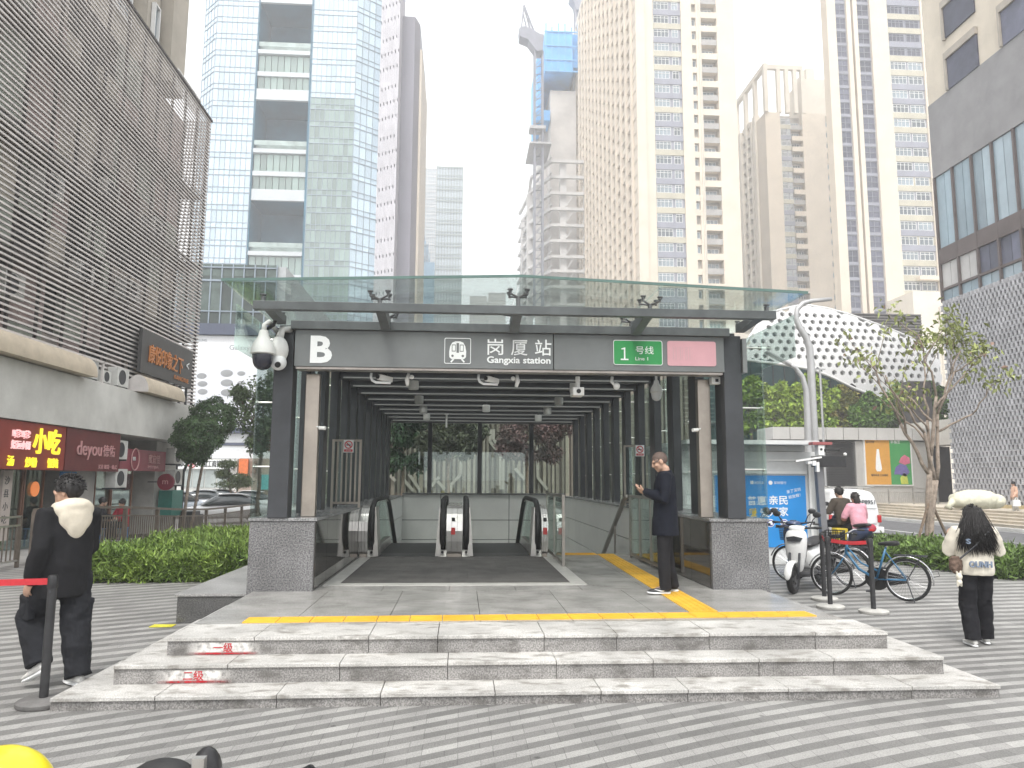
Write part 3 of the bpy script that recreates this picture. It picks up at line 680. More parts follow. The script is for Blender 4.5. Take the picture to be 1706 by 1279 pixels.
screen('barred steel screen with no smoking sign on left parapet', -2.165, -1.71, 12.9, 1.277, 2.42, 6)
screen('clear steel framed screen with no smoking sign on right parapet', 3.08, 3.43, 14.1, 1.277, 2.42, 1)
h = thing('stair_handrail', 'dark sloping stair handrail on the right shaft wall', 'handrail', (2.98, 13.5, 1.45))
r = MB(); r.tube([(2.98,13.48,1.46),(2.98,13.7,1.42),(2.98,18.5,-1.25)], 0.045, 10); r.build('rail', m_fr, h, smooth=True)
r = MB()
for i in range(4): y = 14.6+i*1.2; z = 1.42-(y-13.7)*0.556; r.tube([(2.98,y,z),(2.98,y,z-0.95)], 0.02, 8)
r.build('rail_post', m_fr, h)
# no smoking signs
def nosmoke(label, x, y, z):
    t = thing('no_smoking_sign', label, 'sign', (x, y, z), 'no smoking signs in the entrance')
    MB().box(x-0.085, x+0.085, y-0.004, y, z, z+0.21).build('plate', M_lwhite, t)
    m = MB(); n = 20; cz = z+0.13; O = [(x+0.068*math.cos(2*math.pi*i/n), cz+0.068*math.sin(2*math.pi*i/n)) for i in range(n)]; I = [(x+0.052*math.cos(2*math.pi*i/n), cz+0.052*math.sin(2*math.pi*i/n)) for i in range(n)]
    ringp(m, O[::-1], I[::-1], y-0.008, y-0.0045); m.obox((x-0.042,y-0.0065,cz+0.042),(x+0.042,y-0.0065,cz-0.042),0.004,0.014,(0,0,1)); m.box(x-0.07,x+0.07,y-0.008,y-0.0045,z+0.012,z+0.052)
    m.build('prohibition_mark', mat('sign_red', (0.55,0.03,0.05), 0.5, 0, 0.05, 5), t)
    m = MB(); m.box(x-0.04,x+0.012,y-0.0068,y-0.0045,cz-0.012,cz+0.004); m.box(x+0.016,x+0.035,y-0.0068,y-0.0045,cz-0.012,cz+0.004); m.build('cigarette', M_black, t)
    text('禁止吸烟', 0.022, M_lwhite, t, (x-0.045, y-0.0085, z+0.022), depth=0.002, width=0.09)
nosmoke('no smoking sign on the left barred screen', -1.91, 12.88, 2.20); nosmoke('no smoking sign on the right clear screen', 3.37, 14.075, 2.21)

# ceiling drum lamps, each hung from a beam
proto = None
LP = [(-0.88,13.5,'first'),(-0.92,16.0,'second'),(-0.94,18.2,'third'),(-0.96,20.4,'fourth'),(2.06,13.6,'first'),(2.08,16.0,'second'),(2.08,18.2,'third'),(2.08,20.4,'fourth'),(0.57,17.8,'')]
m_lamp = mat('lamp_housing', (0.85,0.85,0.83), 0.45, 0, 0.05, 4)
for x, y, nth in LP:
    row = 'left' if x < 0 else 'right'
    lb = f'white ceiling drum lamp, {nth} from the entrance in the {row} row' if nth else 'white ceiling drum lamp alone near the middle of the hall'
    if proto is None:
        proto = thing('ceiling_lamp', lb, 'lamp', (x, y, 3.36), 'white drum lamps under the ceiling')
        d = MB(); d.lathe([(0.0,0),(0.088,0),(0.092,0.01),(0.092,0.155),(0.085,0.16),(0.0,0.16)], (x,y,3.36), 20); d.build('drum', m_lamp, proto, smooth='auto')
        d = MB(); d.lathe([(0,0),(0.07,0),(0.07,0.004),(0,0.004)], (x,y,3.354), 20); d.build('lens', mat('lamp_lens', (0.8,0.8,0.76), 0.3), proto)
        d = MB(); d.cyl((x,y,3.52),(x,y,3.70),0.018,8); d.build('stem', M_dark, proto)
    else: dup(proto, (x, y, 3.36), label=lb)
# cameras and conduits under the sign band
def dome(name, label, x, y, z, s=1.0, arm=None, dark=True, yaw=0):
    t = thing(name, label, 'security camera', (x, y, z))
    d = MB(); d.lathe([(0.0,0.30),(0.05,0.30),(0.06,0.27),(0.07,0.22),(0.125,0.13),(0.15,0.06),(0.152,0.0),(0.13,-0.012),(0,-0.012)], (0,0,0), 24); d.v = [(x+p[0]*s, y+p[1]*s, z+p[2]*s) for p in d.v]
    d.build('housing', M_white, t, smooth='auto')
    d = MB(); d.lathe([(0.0,-0.014),(0.13,-0.014),(0.128,-0.06),(0.118,-0.12),(0.10,-0.165),(0.06,-0.20),(0.0,-0.215)], (0,0,0), 24); d.v = [(x+p[0]*s, y+p[1]*s, z+p[2]*s) for p in d.v]
    d.build('dome', mat('dark_dome', (0.02,0.02,0.035), 0.08, 0, 0.1, 4, coat=0.5) if dark else M_lwhite, t, smooth='auto')
    d = MB(); a = [Vector((x,y,z+0.29*s))]+[Vector(p) for p in arm]
    d.tube(a, [0.032*s]*len(a), 10); d.build('bracket', M_white if dark else M_lwhite, t, smooth=True); return t
dome('dome_camera', 'large white dome camera with dark dome left of sign band', -2.41, 9.12, 3.25, 0.95, [(-2.41,9.12,3.60),(-2.38,9.2,3.66),(-2.33,9.46,3.58)])
t = thing('speed_dome_camera', 'white speed dome camera facing down behind the dark dome camera', 'security camera', (-2.27, 9.30, 3.2))
d = MB(); d.ell((-2.27,9.30,3.33),(0.12,0.13,0.17)); d.tube([(-2.27,9.32,3.48),(-2.25,9.36,3.60),(-2.17,9.47,3.62)],[0.05,0.04,0.04],10); d.build('housing', M_white, t, smooth=True)
d = MB(); d.ell((-2.26,9.27,3.17),(0.10,0.11,0.10)); d.build('ball', M_lwhite, t, smooth=True); d = MB(); d.cyl((-2.24,9.18,3.13),(-2.24,9.155,3.12),0.035,14); d.build('lens', M_black, t)
d = MB(); d.tube([(-2.37,9.45,3.72),(-2.30,9.30,3.80),(-2.28,9.18,3.72),(-2.32,9.2,3.62),(-2.4,9.25,3.58)],0.022,8); tag(d.build('cable_loop', M_black, None, smooth=True), 'thick black cable looping above the left corner cameras', 'cable')
dome('dome_camera', 'small white dome camera hanging among the right hand fins', 2.98, 11.3, 3.10, 0.62, [(2.98,11.3,3.62)], False)
def bullet(label, x, y):
    t = thing('bullet_camera', label, 'security camera', (x, y, 3.05))
    b = MB(); b.tube([(x-0.15,y,3.118),(x-0.155,y,3.06),(x-0.135,y,3.02),(x-0.09,y,2.995),(x+0.10,y,2.99)],0.017,8); b.build('conduit', M_lwhite, t, smooth=True)
    b = MB(); b.obox((x-0.05,y-0.05,3.06),(x+0.10,y+0.10,3.04),0.07,0.07); b.build('body', M_white, t, bevel=0.01); b = MB(); b.cyl((x-0.055,y-0.055,3.06),(x-0.065,y-0.065,3.062),0.028,12); b.build('lens', M_black, t)
    b = MB(); b.tube([(x+0.06,y+0.05,3.06),(x+0.03,y+0.03,3.118)],0.012,6); b.tube([(x+0.06,y+0.1,3.05),(x+0.02,y+0.1,3.0),(x-0.03,y+0.06,3.02),(x+0.02,y+0.02,3.118)],0.006,6); b.build('cable', M_black, t, smooth=True)
bullet('bullet camera on white hoop conduit under the sign, left of the train emblem', -1.03, 9.72); bullet('bullet camera on white hoop conduit under the station name', 0.36, 9.72)
t = thing('box_camera', 'white box camera hanging under the sign near the green plate', 'security camera', (1.52, 9.8, 2.95))
b = MB(); b.box(1.45,1.60,9.72,9.98,2.86,2.97); b.build('body', M_white, t, bevel=0.01); b = MB(); b.cyl((1.525,9.8,2.97),(1.525,9.8,3.117),0.03,10); b.build('stem', M_white, t); b = MB(); b.cyl((1.525,9.72,2.915),(1.525,9.71,2.915),0.03,12); b.build('lens', M_black, t)
def mini(label, x, y, z, dx):
    t = thing('mini_camera', label, 'security camera', (x, y, z)); b = MB(); b.cyl((x,y,z),(x+dx*0.08,y-0.03,z-0.005),0.025,10); b.build('body', M_white, t, smooth='auto'); b = MB(); b.cyl((x-dx*0.01,y+0.004,z+0.01),(x-dx*0.04,y+0.02,z+0.02),0.012,8); b.build('mount', M_white, t)
mini('tiny white camera on the left bronze door post', -1.82, 9.74, 2.40, 1); mini('tiny white camera on the right bronze door post', 3.115, 9.74, 2.42, -1)
t = thing('detector', 'small pale detector box on a white pipe beneath the sign', 'detector', (2.0, 9.75, 3.0)); b = MB(); b.tube([(1.98,9.75,3.118),(1.97,9.75,3.05),(2.01,9.72,3.0)],0.022,8); b.build('pipe', M_white, t, smooth=True); b = MB(); b.ell((2.03,9.72,2.99),(0.045,0.045,0.05)); b.build('head', M_white, t, smooth=True)
t = thing('detector', 'short white detector pipe right of the left hoop conduit', 'detector', (-0.72, 9.72, 3.0)); b = MB(); b.tube([(-0.70,9.72,3.118),(-0.72,9.72,3.03),(-0.71,9.72,2.96)],[0.018,0.03,0.02],8); b.build('pipe', M_white, t, smooth=True); b = MB(); b.ell((-0.66,9.72,3.07),(0.03,0.03,0.03)); b.build('head', M_white, t, smooth=True)
t = thing('detector', 'short white detector pipe right of the middle hoop conduit', 'detector', (0.72, 9.72, 3.0)); b = MB(); b.tube([(0.71,9.72,3.118),(0.72,9.72,3.03),(0.70,9.72,2.96)],[0.018,0.03,0.02],8); b.build('pipe', M_white, t, smooth=True); b = MB(); b.ell((0.66,9.72,3.07),(0.03,0.03,0.03)); b.build('head', M_white, t, smooth=True)
t = thing('junction_box', 'small white junction box on top of right door post', 'junction box', (3.33, 9.7, 3.05)); b = MB(); b.box(3.28,3.40,9.62,9.72,3.02,3.112); b.build('box', M_white, t, bevel=0.006); b = MB(); b.box(3.33,3.37,9.612,9.619,3.05,3.09); b.build('label_window', M_dark, t)
t = thing('conduit_pipe', 'thin pale vertical conduit hanging from the hall ceiling', 'pipe', (-0.42, 20.3, 3.2)); b = MB(); b.cyl((-0.42,20.3,3.15),(-0.42,20.3,3.52),0.025,8); b.build('pipe', M_white, t); b = MB(); b.cyl((-0.42,20.3,3.50),(-0.42,20.3,3.517),0.06,10); b.build('flange', M_white, t)

# ------------------------------------------------------------------ stanchions
m_post = mat('black_powder_coat', (0.035,0.035,0.037), 0.5, 0, 0.15, 10)
m_base = mat('grey_rubber_base', (0.16,0.155,0.15), 0.75, 0, 0.15, 8)
def stanchion(label, x, y, light=False, rot=0):
    t = thing('belt_stanchion', label, 'stanchion', (x, y, 0), 'belt stanchions around the entrance')
    b = MB(); b.lathe([(0,0.002),(0.185,0.002),(0.19,0.01),(0.19,0.035),(0.175,0.045),(0.04,0.058),(0,0.058)], (x,y,0), 32); b.build('base', mat('pale_rubber_base', (0.50,0.49,0.46), 0.7, 0, 0.15, 8) if light else m_base, t, smooth='auto')
    b = MB(); b.cyl((x,y,0.055),(x,y,0.89),0.033,16); b.build('post', m_post, t, smooth='auto')
    b = MB(); b.lathe([(0,0.885),(0.036,0.885),(0.038,0.90),(0.038,0.965),(0.03,0.985),(0,0.988)], (x,y,0), 16); b.build('belt_head', M_bplast, t, smooth='auto')
    b = MB(); b.cyl((x,y-0.033,0.86),(x,y-0.039,0.86),0.008,8); b.build('rivet', M_dark, t); return t
stanchion('belt stanchion with round grey base by the left walker', -3.22, 6.33)
stanchion('belt stanchion holding the far end of the left belt', -5.35, 6.45)
stanchion('rear belt stanchion between white scooter and blue bicycle', 5.42, 11.15, True)
stanchion('belt stanchion standing just behind the right end of the steps', 5.16, 10.45, True)
stanchion('belt stanchion with pale base in front of the blue bicycle', 5.56, 10.05, True)
def belt(label, p, q):
    p, q = Vector(p), Vector(q); b = MB(); n = 10; V = []
    for i in range(n+1):
        s = i/n; c = p+(q-p)*s; c.z -= 0.02*math.sin(math.pi*s); V.append(c)
    for a, c in zip(V, V[1:]): b.obox(a, c, 0.003, 0.05)
    tag(b.build('barrier_belt', M_red, None), label, 'belt', 'red barrier belts')
belt('red barrier belt stretched to the left walker\'s stanchion', (-5.31,6.448,0.93), (-3.26,6.332,0.935))
belt('red barrier belt along the front of the bicycles', (5.20,10.42,0.93), (5.53,10.09,0.93))
belt('red barrier belt running back beside the white scooter', (5.17,10.49,0.93), (5.41,11.12,0.93))
b_ = MB(); b_.box(-3.66,-3.40,9.42,9.58,0.004,0.009); tag(b_.build('yellow_tape', mat('hazard_yellow', (0.72,0.66,0.05), 0.6, 0, 0.2, 10)), 'short yellow tape strip on the paving beside the granite ledge', 'tape')
# ================================================================== BUILDINGS
def facade(name, label, cat, loc, group=None): return thing(name, label, cat, loc, group)
_winmesh = {}
def window_mesh(w, h, n, sash=0.0, fr=None, gl=None, dep=0.16, bar=0.07):
    """white framed window, n lights wide, standing in the x-z plane and facing -y"""
    key = (round(w,2), round(h,2), n, sash, fr.name if fr else '', gl.name if gl else '')
    if key in _winmesh: return _winmesh[key]
    m = MB(); b = bar
    m.box(-w/2, w/2, -dep, 0, h-b, h).box(-w/2, w/2, -dep, 0, 0, b)
    for i in range(n+1):
        x = -w/2+b/2+(w-b)*i/n; m.box(x-b/2, x+b/2, -dep+0.004, -0.004, b, h-b)
    if sash: m.box(-w/2+b, w/2-b, -dep+0.01, -0.01, h*sash-b/2, h*sash+b/2)
    m.mt(1).box(-w/2+b*0.5, w/2-b*0.5, -0.05, -0.02, b*0.5, h-b*0.5)
    me = bpy.data.meshes.new('window'); me.from_pydata(m.v, [], m.f); me.materials.append(fr or M_wfr); me.materials.append(gl or M_wing); me.polygons.foreach_set('material_index', m.m); me.update()
    _winmesh[key] = me; return me
def put_windows(root, spots, name='window', maxn=98):
    """spots: (mesh, world position, rotation about z), the best seen first; the rest go into one part"""
    off = OFF[root.name]
    for me, p, rz_ in spots[:maxn]:
        o = bpy.data.objects.new(name, me); COL.objects.link(o); o.parent = root; o.location = Vector(p)-off; o.rotation_euler = (0,0,rz_)
    rest = spots[maxn:]
    if rest:
        V = []; F = []; MI = []
        for me, p, rz_ in rest:
            M = Matrix.Translation(Vector(p)-off) @ Matrix.Rotation(rz_, 4, 'Z'); o = len(V)
            V += [tuple(M @ v.co) for v in me.vertices]; F += [[i+o for i in q.vertices] for q in me.polygons]; MI += [q.material_index for q in me.polygons]
        me = bpy.data.meshes.new('far_windows'); me.from_pydata(V, [], F)
        for mm in rest[0][0].materials: me.materials.append(mm)
        me.polygons.foreach_set('material_index', MI); o = bpy.data.objects.new('far_windows', me); COL.objects.link(o); o.parent = root; o['kind'] = 'stuff'
m_cream = mat('cream_render', (0.655,0.575,0.475), 0.85, 0, 0.06, 0.25)
m_cream2 = mat('cream_render_light', (0.69,0.635,0.55), 0.85, 0, 0.06, 0.25)
m_bgrey = mat('blue_grey_spandrel', (0.27,0.275,0.325), 0.7, 0, 0.08, 0.5)
m_khaki = mat('khaki_spandrel', (0.47,0.44,0.35), 0.8, 0, 0.08, 0.5)
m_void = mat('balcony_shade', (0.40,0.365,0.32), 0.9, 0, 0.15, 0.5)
m_rail = mat('balcony_rail', (0.36,0.345,0.33), 0.5, 0.0, 0.1, 1)

def tower_front(root, y, strips, z0, z1, fh, seed, dep=6):
    """front wall in vertical strips: ('wall',xa,xb,material) solid and ('win'|'slit'|'balc'|'bal2'|'glass',xa,xb) set back"""
    rnd = random.Random(seed); nfl = int((z1-z0)/fh); spots = []
    wl = MB(); bk = MB(); spn = MB(); spk = MB(); rl = MB(); st = MB()
    for s in strips:
        k, xa, xb = s[:3]
        if k == 'wall': wl.box(xa, xb, y, y+dep, 0, z1); continue
        bk.box(xa-0.05, xb+0.05, y+(1.6 if k[:3]=='bal' else 0.7), y+dep-0.1, 0, z1-0.6)
        grp = 0
        for f in range(nfl):
            z = z0+f*fh; w_ = xb-xa
            if k == 'win':
                if grp <= 0: grp = rnd.choice([1,2,2,3])
                grp -= 1; tgt = spk if grp == 0 else spn
                n2 = s[3] if len(s) > 3 else 2
                (spn if rnd.random() < 0.9 else spk).box(xa, xb, y+0.42, y+0.69, z+1.15, z+fh-0.001)
                tgt.box(xa, xb, y+0.22, y+0.69, z, z+1.13)
                wa = w_*0.58 if n2 == 2 else w_*0.5
                spots.append((window_mesh(round(wa-0.25,2), 1.6, 4, 0.7), (xa+0.1+wa/2-0.05, y+0.42, z+1.15), 0))
                wb = w_-wa; spots.append((window_mesh(round(wb*(0.55 if n2 == 2 else 0.8),2), 1.6, 2 if n2 == 2 else 3, 0.7), (xb-wb/2, y+0.42, z+1.15), 0))
                if rnd.random() < 0.5: st.box(xa+0.1+rnd.random()*w_*0.5, 0, 0, 0, 0, 0) if False else None
            elif k == 'slit':
                if (f % 3) != 1 or rnd.random() < 0.3: spots.append((window_mesh(round(w_*0.75,2), 1.3, 1), ((xa+xb)/2, y+0.68, z+1.0), 0))
                spn.box(xa, xb, y+0.15, y+0.68, z-0.2, z+0.85) if False else wl.box(xa, xb, y+0.12, y+0.69, z-0.35, z+0.8)
            elif k[:3] == 'bal':
                if grp <= 0: grp = rnd.choice([1,2,2,3])
                grp -= 1
                if grp == 0: wl.box(xa, xb, y+0.05, y+1.59, z-0.35, z+0.9)
                else: rl.box(xa, xb, y+0.20, y+0.27, z-0.14, z+1.0); wl.box(xa, xb, y+0.28, y+1.59, z-0.12, z+0.06)
                spots.append((window_mesh(round(w_*0.7,2), 2.0, 3), ((xa+xb)/2, y+1.59, z+0.2), 0))
            elif k == 'glass':
                spn.box(xa, xb, y+0.5, y+0.69, z, z+0.5)
                spots.append((window_mesh(round(w_-0.1,2), fh-0.6, 2, 0.5, m_bgrey, M_dglass), ((xa+xb)/2, y+0.68, z+0.52), 0))
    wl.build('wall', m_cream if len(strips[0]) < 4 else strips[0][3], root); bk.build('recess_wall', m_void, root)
    if spn.v: spn.build('spandrels', m_bgrey, root)
    if spk.v: spk.build('pale_spandrels', m_khaki, root)
    if rl.v: rl.build('balcony_rails', m_rail, root)
    return spots
M_dglass = mat('dark_curtain_glass', (0.10,0.105,0.145), 0.3, 0, 0.2, 0.5, obj_rand=0.4, spec=0.3)

# ---- tower A: cream slab with egg crate flank (floors 2.9 m)
YA = 135.0
A = facade('apartment_tower', 'tall cream apartment tower with egg crate balcony flank beside the cranes', 'apartment tower', (42, YA, 0))
xA = ax(1066, 250, YA); f = lambda p: ax(p, 300, YA)
spA = tower_front(A, YA, [('wall', xA, f(1093)), ('win', f(1093), f(1141)), ('wall', f(1141), f(1159)), ('slit', f(1159), f(1166.5)), ('wall', f(1166.5), f(1175)), ('balc', f(1175), f(1202)), ('wall', f(1202), f(1232))], 3, 139, 2.9, 21)
# flank: 26 bays deep, slabs and fins in front of dark glazed loggias
yEnd = 212.0
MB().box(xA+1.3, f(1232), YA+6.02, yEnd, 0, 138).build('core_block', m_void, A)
fl = MB()
nb = 15; ys = steps_(YA+0.0, yEnd, (yEnd-YA)/nb)
for yv in ys: fl.box(xA-0.5, xA+1.28, yv-0.45, yv+0.45, 0, 138.5)
for i in range(47):
    z = 3+2.9*i
    for j in range(nb): fl.box(xA-0.12, xA+1.28, ys[j]+0.452, ys[j+1]-0.452, z-0.25, z+ (1.0 if (i+j)%2 else 0.35))
fl.box(xA-0.3, xA+1.5, YA+0.5, yEnd, 138.6, 140.5)
fl.build('balcony_grid', m_cream, A)
wm = window_mesh(3.4, 1.7, 3); 
for i in range(46):
    for j in range(nb): spA.append((wm, (xA+1.28, (ys[j]+ys[j+1])/2, 4.1+2.9*i), -R(90)))
spA.sort(key=lambda s: (s[1][2] < 28, s[1][1]))
put_windows(A, spA)
dp = MB(); 
for p in (1171.5, 1173.5): dp.cyl((f(p), YA-0.15, 0), (f(p), YA-0.15, 138), 0.09, 6)
dp.build('drain_pipe', m_cream2, A)

# ---- tower B: lower cream tower with open roof frames
YBt = 180.0
B = facade('apartment_tower', 'lower cream apartment tower with open roof frames, further back', 'apartment tower', (85, YBt, 0))
g = lambda p: ax(p, 300, YBt); xB = g(1279); zB = az(1300, 175, YBt)
spB = tower_front(B, YBt, [('wall', xB, g(1304)), ('win', g(1304), g(1322)), ('balc', g(1323), g(1341)), ('wall', g(1341), g(1380)), ('slit', g(1380), g(1388)), ('wall', g(1388), g(1425))], 3, zB-2, 2.9, 5)
yE = 200
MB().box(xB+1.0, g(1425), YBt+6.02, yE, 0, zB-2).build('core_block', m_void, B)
fl = MB(); ys = steps_(YBt+6.3, yE, 3.4)
for q, yv in enumerate(ys): fl.box(xB-(0.5 if q%3==0 else 0.1), xB+0.98, yv-0.5, yv+(1.1 if q%3==0 else 0.5), 0, zB)
for i in range(int(zB/2.9)):
    for j in range(len(ys)-1):
        hgt = 1.1 if (i+2*j)%3 else 0.4
        fl.box(xB+0.1, xB+0.98, ys[j]+1.102, ys[j+1]-0.502, 3+2.9*i-0.2, 3+2.9*i+hgt)
fl.build('balcony_grid', m_cream2, B)
wm = window_mesh(2.0, 1.6, 2)
for i in range(int(zB/2.9)-2):
    for j in range(len(ys)-1): spB.append((wm, (xB+0.98, (ys[j]+ys[j+1])/2+0.3, 4.3+2.9*i), -R(90)))
spB.sort(key=lambda s: (s[1][2] < 34, s[1][1])); put_windows(B, spB)
rf = MB(); zt = az(1300, 108, YBt)
for yv in steps_(YBt, yE, 6.8): rf.box(xB-0.2, xB+0.8, yv-0.6, yv+0.6, zB-2, zt-1.2)
rf.box(xB-0.2, xB+0.9, YBt-0.6, yE, zt-1.18, zt)
for p in (1304, 1318, 1332, 1345): rf.box(g(p)-0.5, g(p)+0.5, YBt-0.1, YBt+0.9, zB-1.98, zt-1.2)
rf.box(xB+0.92, g(1346), YBt-0.1, YBt+0.9, zt-1.18, zt-0.02); rf.box(g(1346), g(1390), YBt+1, YBt+9, zB-2, zt-3); rf.box(g(1358), g(1372), YBt+2, YBt+8, zt-2.98, zt+0.6)
rf.build('roof_frame', m_cream2, B)

# ---- tower C: tall tower with two dark glass strips
YC = 130.0
C = facade('apartment_tower', 'tall cream tower with two dark glass strips behind the white perforated roof', 'apartment tower', (76, YC, 0))
h_ = lambda p: ax(p, 250, YC)
spC = tower_front(C, YC, [('wall', h_(1389), h_(1404)), ('glass', h_(1404), h_(1423)), ('wall', h_(1423), h_(1430)), ('wall', h_(1434), h_(1441)), ('glass', h_(1441), h_(1463)), ('wall', h_(1463), h_(1492)), ('win', h_(1492), h_(1549), 3), ('wall', h_(1549), h_(1552)), ('balc', h_(1552), h_(1562)), ('wall', h_(1562), h_(1568))], 30, 140, 2.9, 9, dep=2.2)
spC.sort(key=lambda s: (s[1][2] > 82)); put_windows(C, spC)
sl_ = MB(); sl_.box(h_(1430)+0.02, h_(1434)-0.02, YC+1.2, YC+5, 0, 139); sl_.build('slot_wall', m_cream2, C)
MB().prism([(h_(1390)+0.6,YC+2.22),(h_(1567),YC+2.22),(h_(1567)+9,YC+22),(h_(1390)+12,YC+22)], 'z', 0, 139.5).build('core_block', m_cream, C)
pb = MB(); pb.box(h_(1462), h_(1592), YC-8, YC-0.02, 0, az(1500, 484, YC-8)); pb.box(h_(1500), h_(1590), YC-8.5, YC-8.02, 0, az(1500, 510, YC-8)); pb.build('podium', m_cream2, C)
pb = MB(); pb.box(h_(1512), h_(1575), YC-1.2, YC-0.03, az(1530, 468, YC), az(1530, 462, YC)); pb.build('ledge', m_cream, C)

# ---- unfinished tower with climbing formwork
YD = 210.0
D = facade('unfinished_tower', 'unfinished concrete tower with blue climbing formwork and bare steel floors', 'construction tower', (26, YD, 0))
k = lambda p: ax(p, 300, YD); kz = lambda p: az(910, p, YD)
m_raw = mat('raw_concrete', (0.62,0.59,0.56), 0.9, 0, 0.16, 0.12); m_scaf = mat('scaffold_steel', (0.42,0.42,0.43), 0.6, 0.3, 0.1, 1); m_blue = mat('formwork_blue', (0.12,0.45,0.90), 0.7, 0, 0.15, 0.15)
c = MB(); c.box(k(917), k(960), YD, YD+26, 0, kz(150)); c.box(k(905), k(916.9), YD+8, YD+24, 0, kz(190)); c.box(k(960.1), k(985), YD+4, YD+26, 0, kz(100)); c.build('concrete_core', m_raw, D)
c = MB(); c.box(k(906), k(953), YD-3, YD+28, kz(128), kz(62)); c.box(k(953.3), k(985), YD-1.5, YD+28, kz(115), kz(60)); c.box(k(897), k(905.7), YD+2, YD+24, kz(195), kz(80)); c.box(k(893), k(916), YD-1, YD+6, kz(203), kz(186)); c.build('formwork_screen', m_blue, D)
c = MB()
for p in (908,918,929,940,951,962,974,984): c.box(k(p)-0.2, k(p)+0.2, YD-3.2, YD-2.8, kz(125), kz(48 if p%3 else 54))
for z in (62, 85, 108, 127): c.box(k(905), k(986), YD-3.3, YD-3.02, kz(z)-0.2, kz(z)+0.2)
c.build('formwork_frame', mat('formwork_pale', (0.16,0.46,0.85), 0.6, 0, 0.1, 0.3), D)
sf = MB(); 
for i, p in enumerate((292, 317, 343, 368, 394, 419, 444, 467, 492, 520)):
    z = kz(p); fx0 = 878 + (p-292)*-0.02
    q = [(k(fx0-3 if p>300 else 890), YD+20), (k(fx0+8), YD+2), (k(912), YD-10), (k(990), YD-10), (k(990), YD+20)]
    for (A_, B_) in zip(q, q[1:]): sf.obox((*A_,z), (*B_,z), 0.9, 0.8)
    sf.obox((k(fx0+2), YD+19, z-2), (k(912), YD-9.5, z+1.6), 0.35, 0.35)
    if p > 330: sf.obox((k(935), YD-9.8, z-3.6), (k(946), YD-9.8, z-0.4), 0.4, 0.3); sf.obox((k(962), YD-9.8, z-3.6), (k(970), YD-9.8, z-0.4), 0.4, 0.3)
sf.build('steel_floors', mat('floor_steel', (0.64,0.63,0.62), 0.8, 0, 0.1, 0.4), D)
cl = MB()
for p, yv, top in ((931, YD-9.4, 292), (968, YD-9.4, 292), (884, YD+2, 320), (878, YD+10, 345), (895, YD-4, 317)): cl.box(k(p)-0.9, k(p)+0.9, yv, yv+1.6, 0, kz(top))
cl.build('steel_columns', mat('column_grey', (0.62,0.61,0.60), 0.8, 0, 0.1, 0.4), D)
sc_ = MB(); rnd = random.Random(3)
for i in range(42):
    x = k(874+rnd.random()*14); z0_ = kz(520); z1_ = kz(345+rnd.random()*110); y = YD+8+rnd.random()*14; sc_.cyl((x,y,z0_),(x,y,z1_),0.16,5)
for i in range(34):
    z = kz(352+i*5); sc_.cyl((k(872),YD+9+rnd.random()*6,z),(k(889),YD+6,z+rnd.uniform(-1,1)),0.14,5)
sc_.build('scaffold', m_scaf, D)
def crane(label, p, y, z0_, z1_, cab, jib):
    t = thing('tower_crane', label, 'crane', (p, y, z0_)); m_ = mat('crane_grey', (0.24,0.25,0.30), 0.6, 0.2, 0.1, 0.5); b = MB(); w_ = 1.1
    for dx in (-w_,w_):
        for dy in (-w_,w_): b.box(p+dx-0.24,p+dx+0.24,y+dy-0.24,y+dy+0.24,z0_,z1_)
    n = int((z1_-z0_)/2.4)
    for i in range(n):
        z = z0_+i*2.4
        b.obox((p-w_,y-w_,z),(p+w_,y-w_,z+2.4) if i%2 else (p+w_,y-w_,z),0.16,0.16); b.obox((p-w_,y-w_,z+2.4),(p+w_,y-w_,z+2.4),0.16,0.16); b.obox((p-w_,y+w_,z),(p+w_,y+w_,z+2.4),0.16,0.16)
    b.build('mast', m_, t)
    b = MB(); b.prism(cab, 'y', y-2, y+2); b.build('machinery_deck', m_, t)
    b = MB()
    for q, r_ in jib: b.cyl((q[0],y,q[1]),(r_[0],y,r_[1]),0.22,6)
    b.build('jib', m_, t); return t
kk = lambda px, py: (ax(px,py,YD-14), az(px,py,YD-14))
xm = ax(897,200,YD-14)
crane('slender tower crane left of the blue formwork', xm, YD-14, az(897,520,YD-14), az(897,88,YD-14), [kk(903,90),kk(893,91),kk(879,72),kk(865,66),kk(864,53),kk(872,50),kk(884,54),kk(897,62),kk(905,64)],
      [(kk(893,60),kk(873,8)),(kk(886,56),kk(872,10)),(kk(868,52),kk(873,8)),(kk(893,60),kk(880,30)),(kk(874,14),kk(884,54)),(kk(878,50),kk(871,20))])
kk2 = lambda px, py: (ax(px,py,YD+4), az(px,py,YD+4))
crane('tower crane rising behind the blue formwork', ax(964,30,YD+4), YD+4, kz(140), az(964,14,YD+4), [kk2(958,22),kk2(970,22),kk2(974,6),kk2(968,-10),kk2(952,-6),kk2(948,0),kk2(956,10)][::-1], [(kk2(966,-6),kk2(975,-90)),(kk2(958,-6),kk2(975,-90))])
rg = MB(); rz_ = az(897,215,YD-14)
rg.box(xm-2.6,xm+1.9,YD-16,YD-12,az(897,219,YD-14),az(897,214,YD-14)); rg.box(xm-2.6,xm+3.4,YD-16,YD-2,az(897,244,YD-14),az(897,241,YD-14)); rg.build('tie_frame', m_scaf, D)

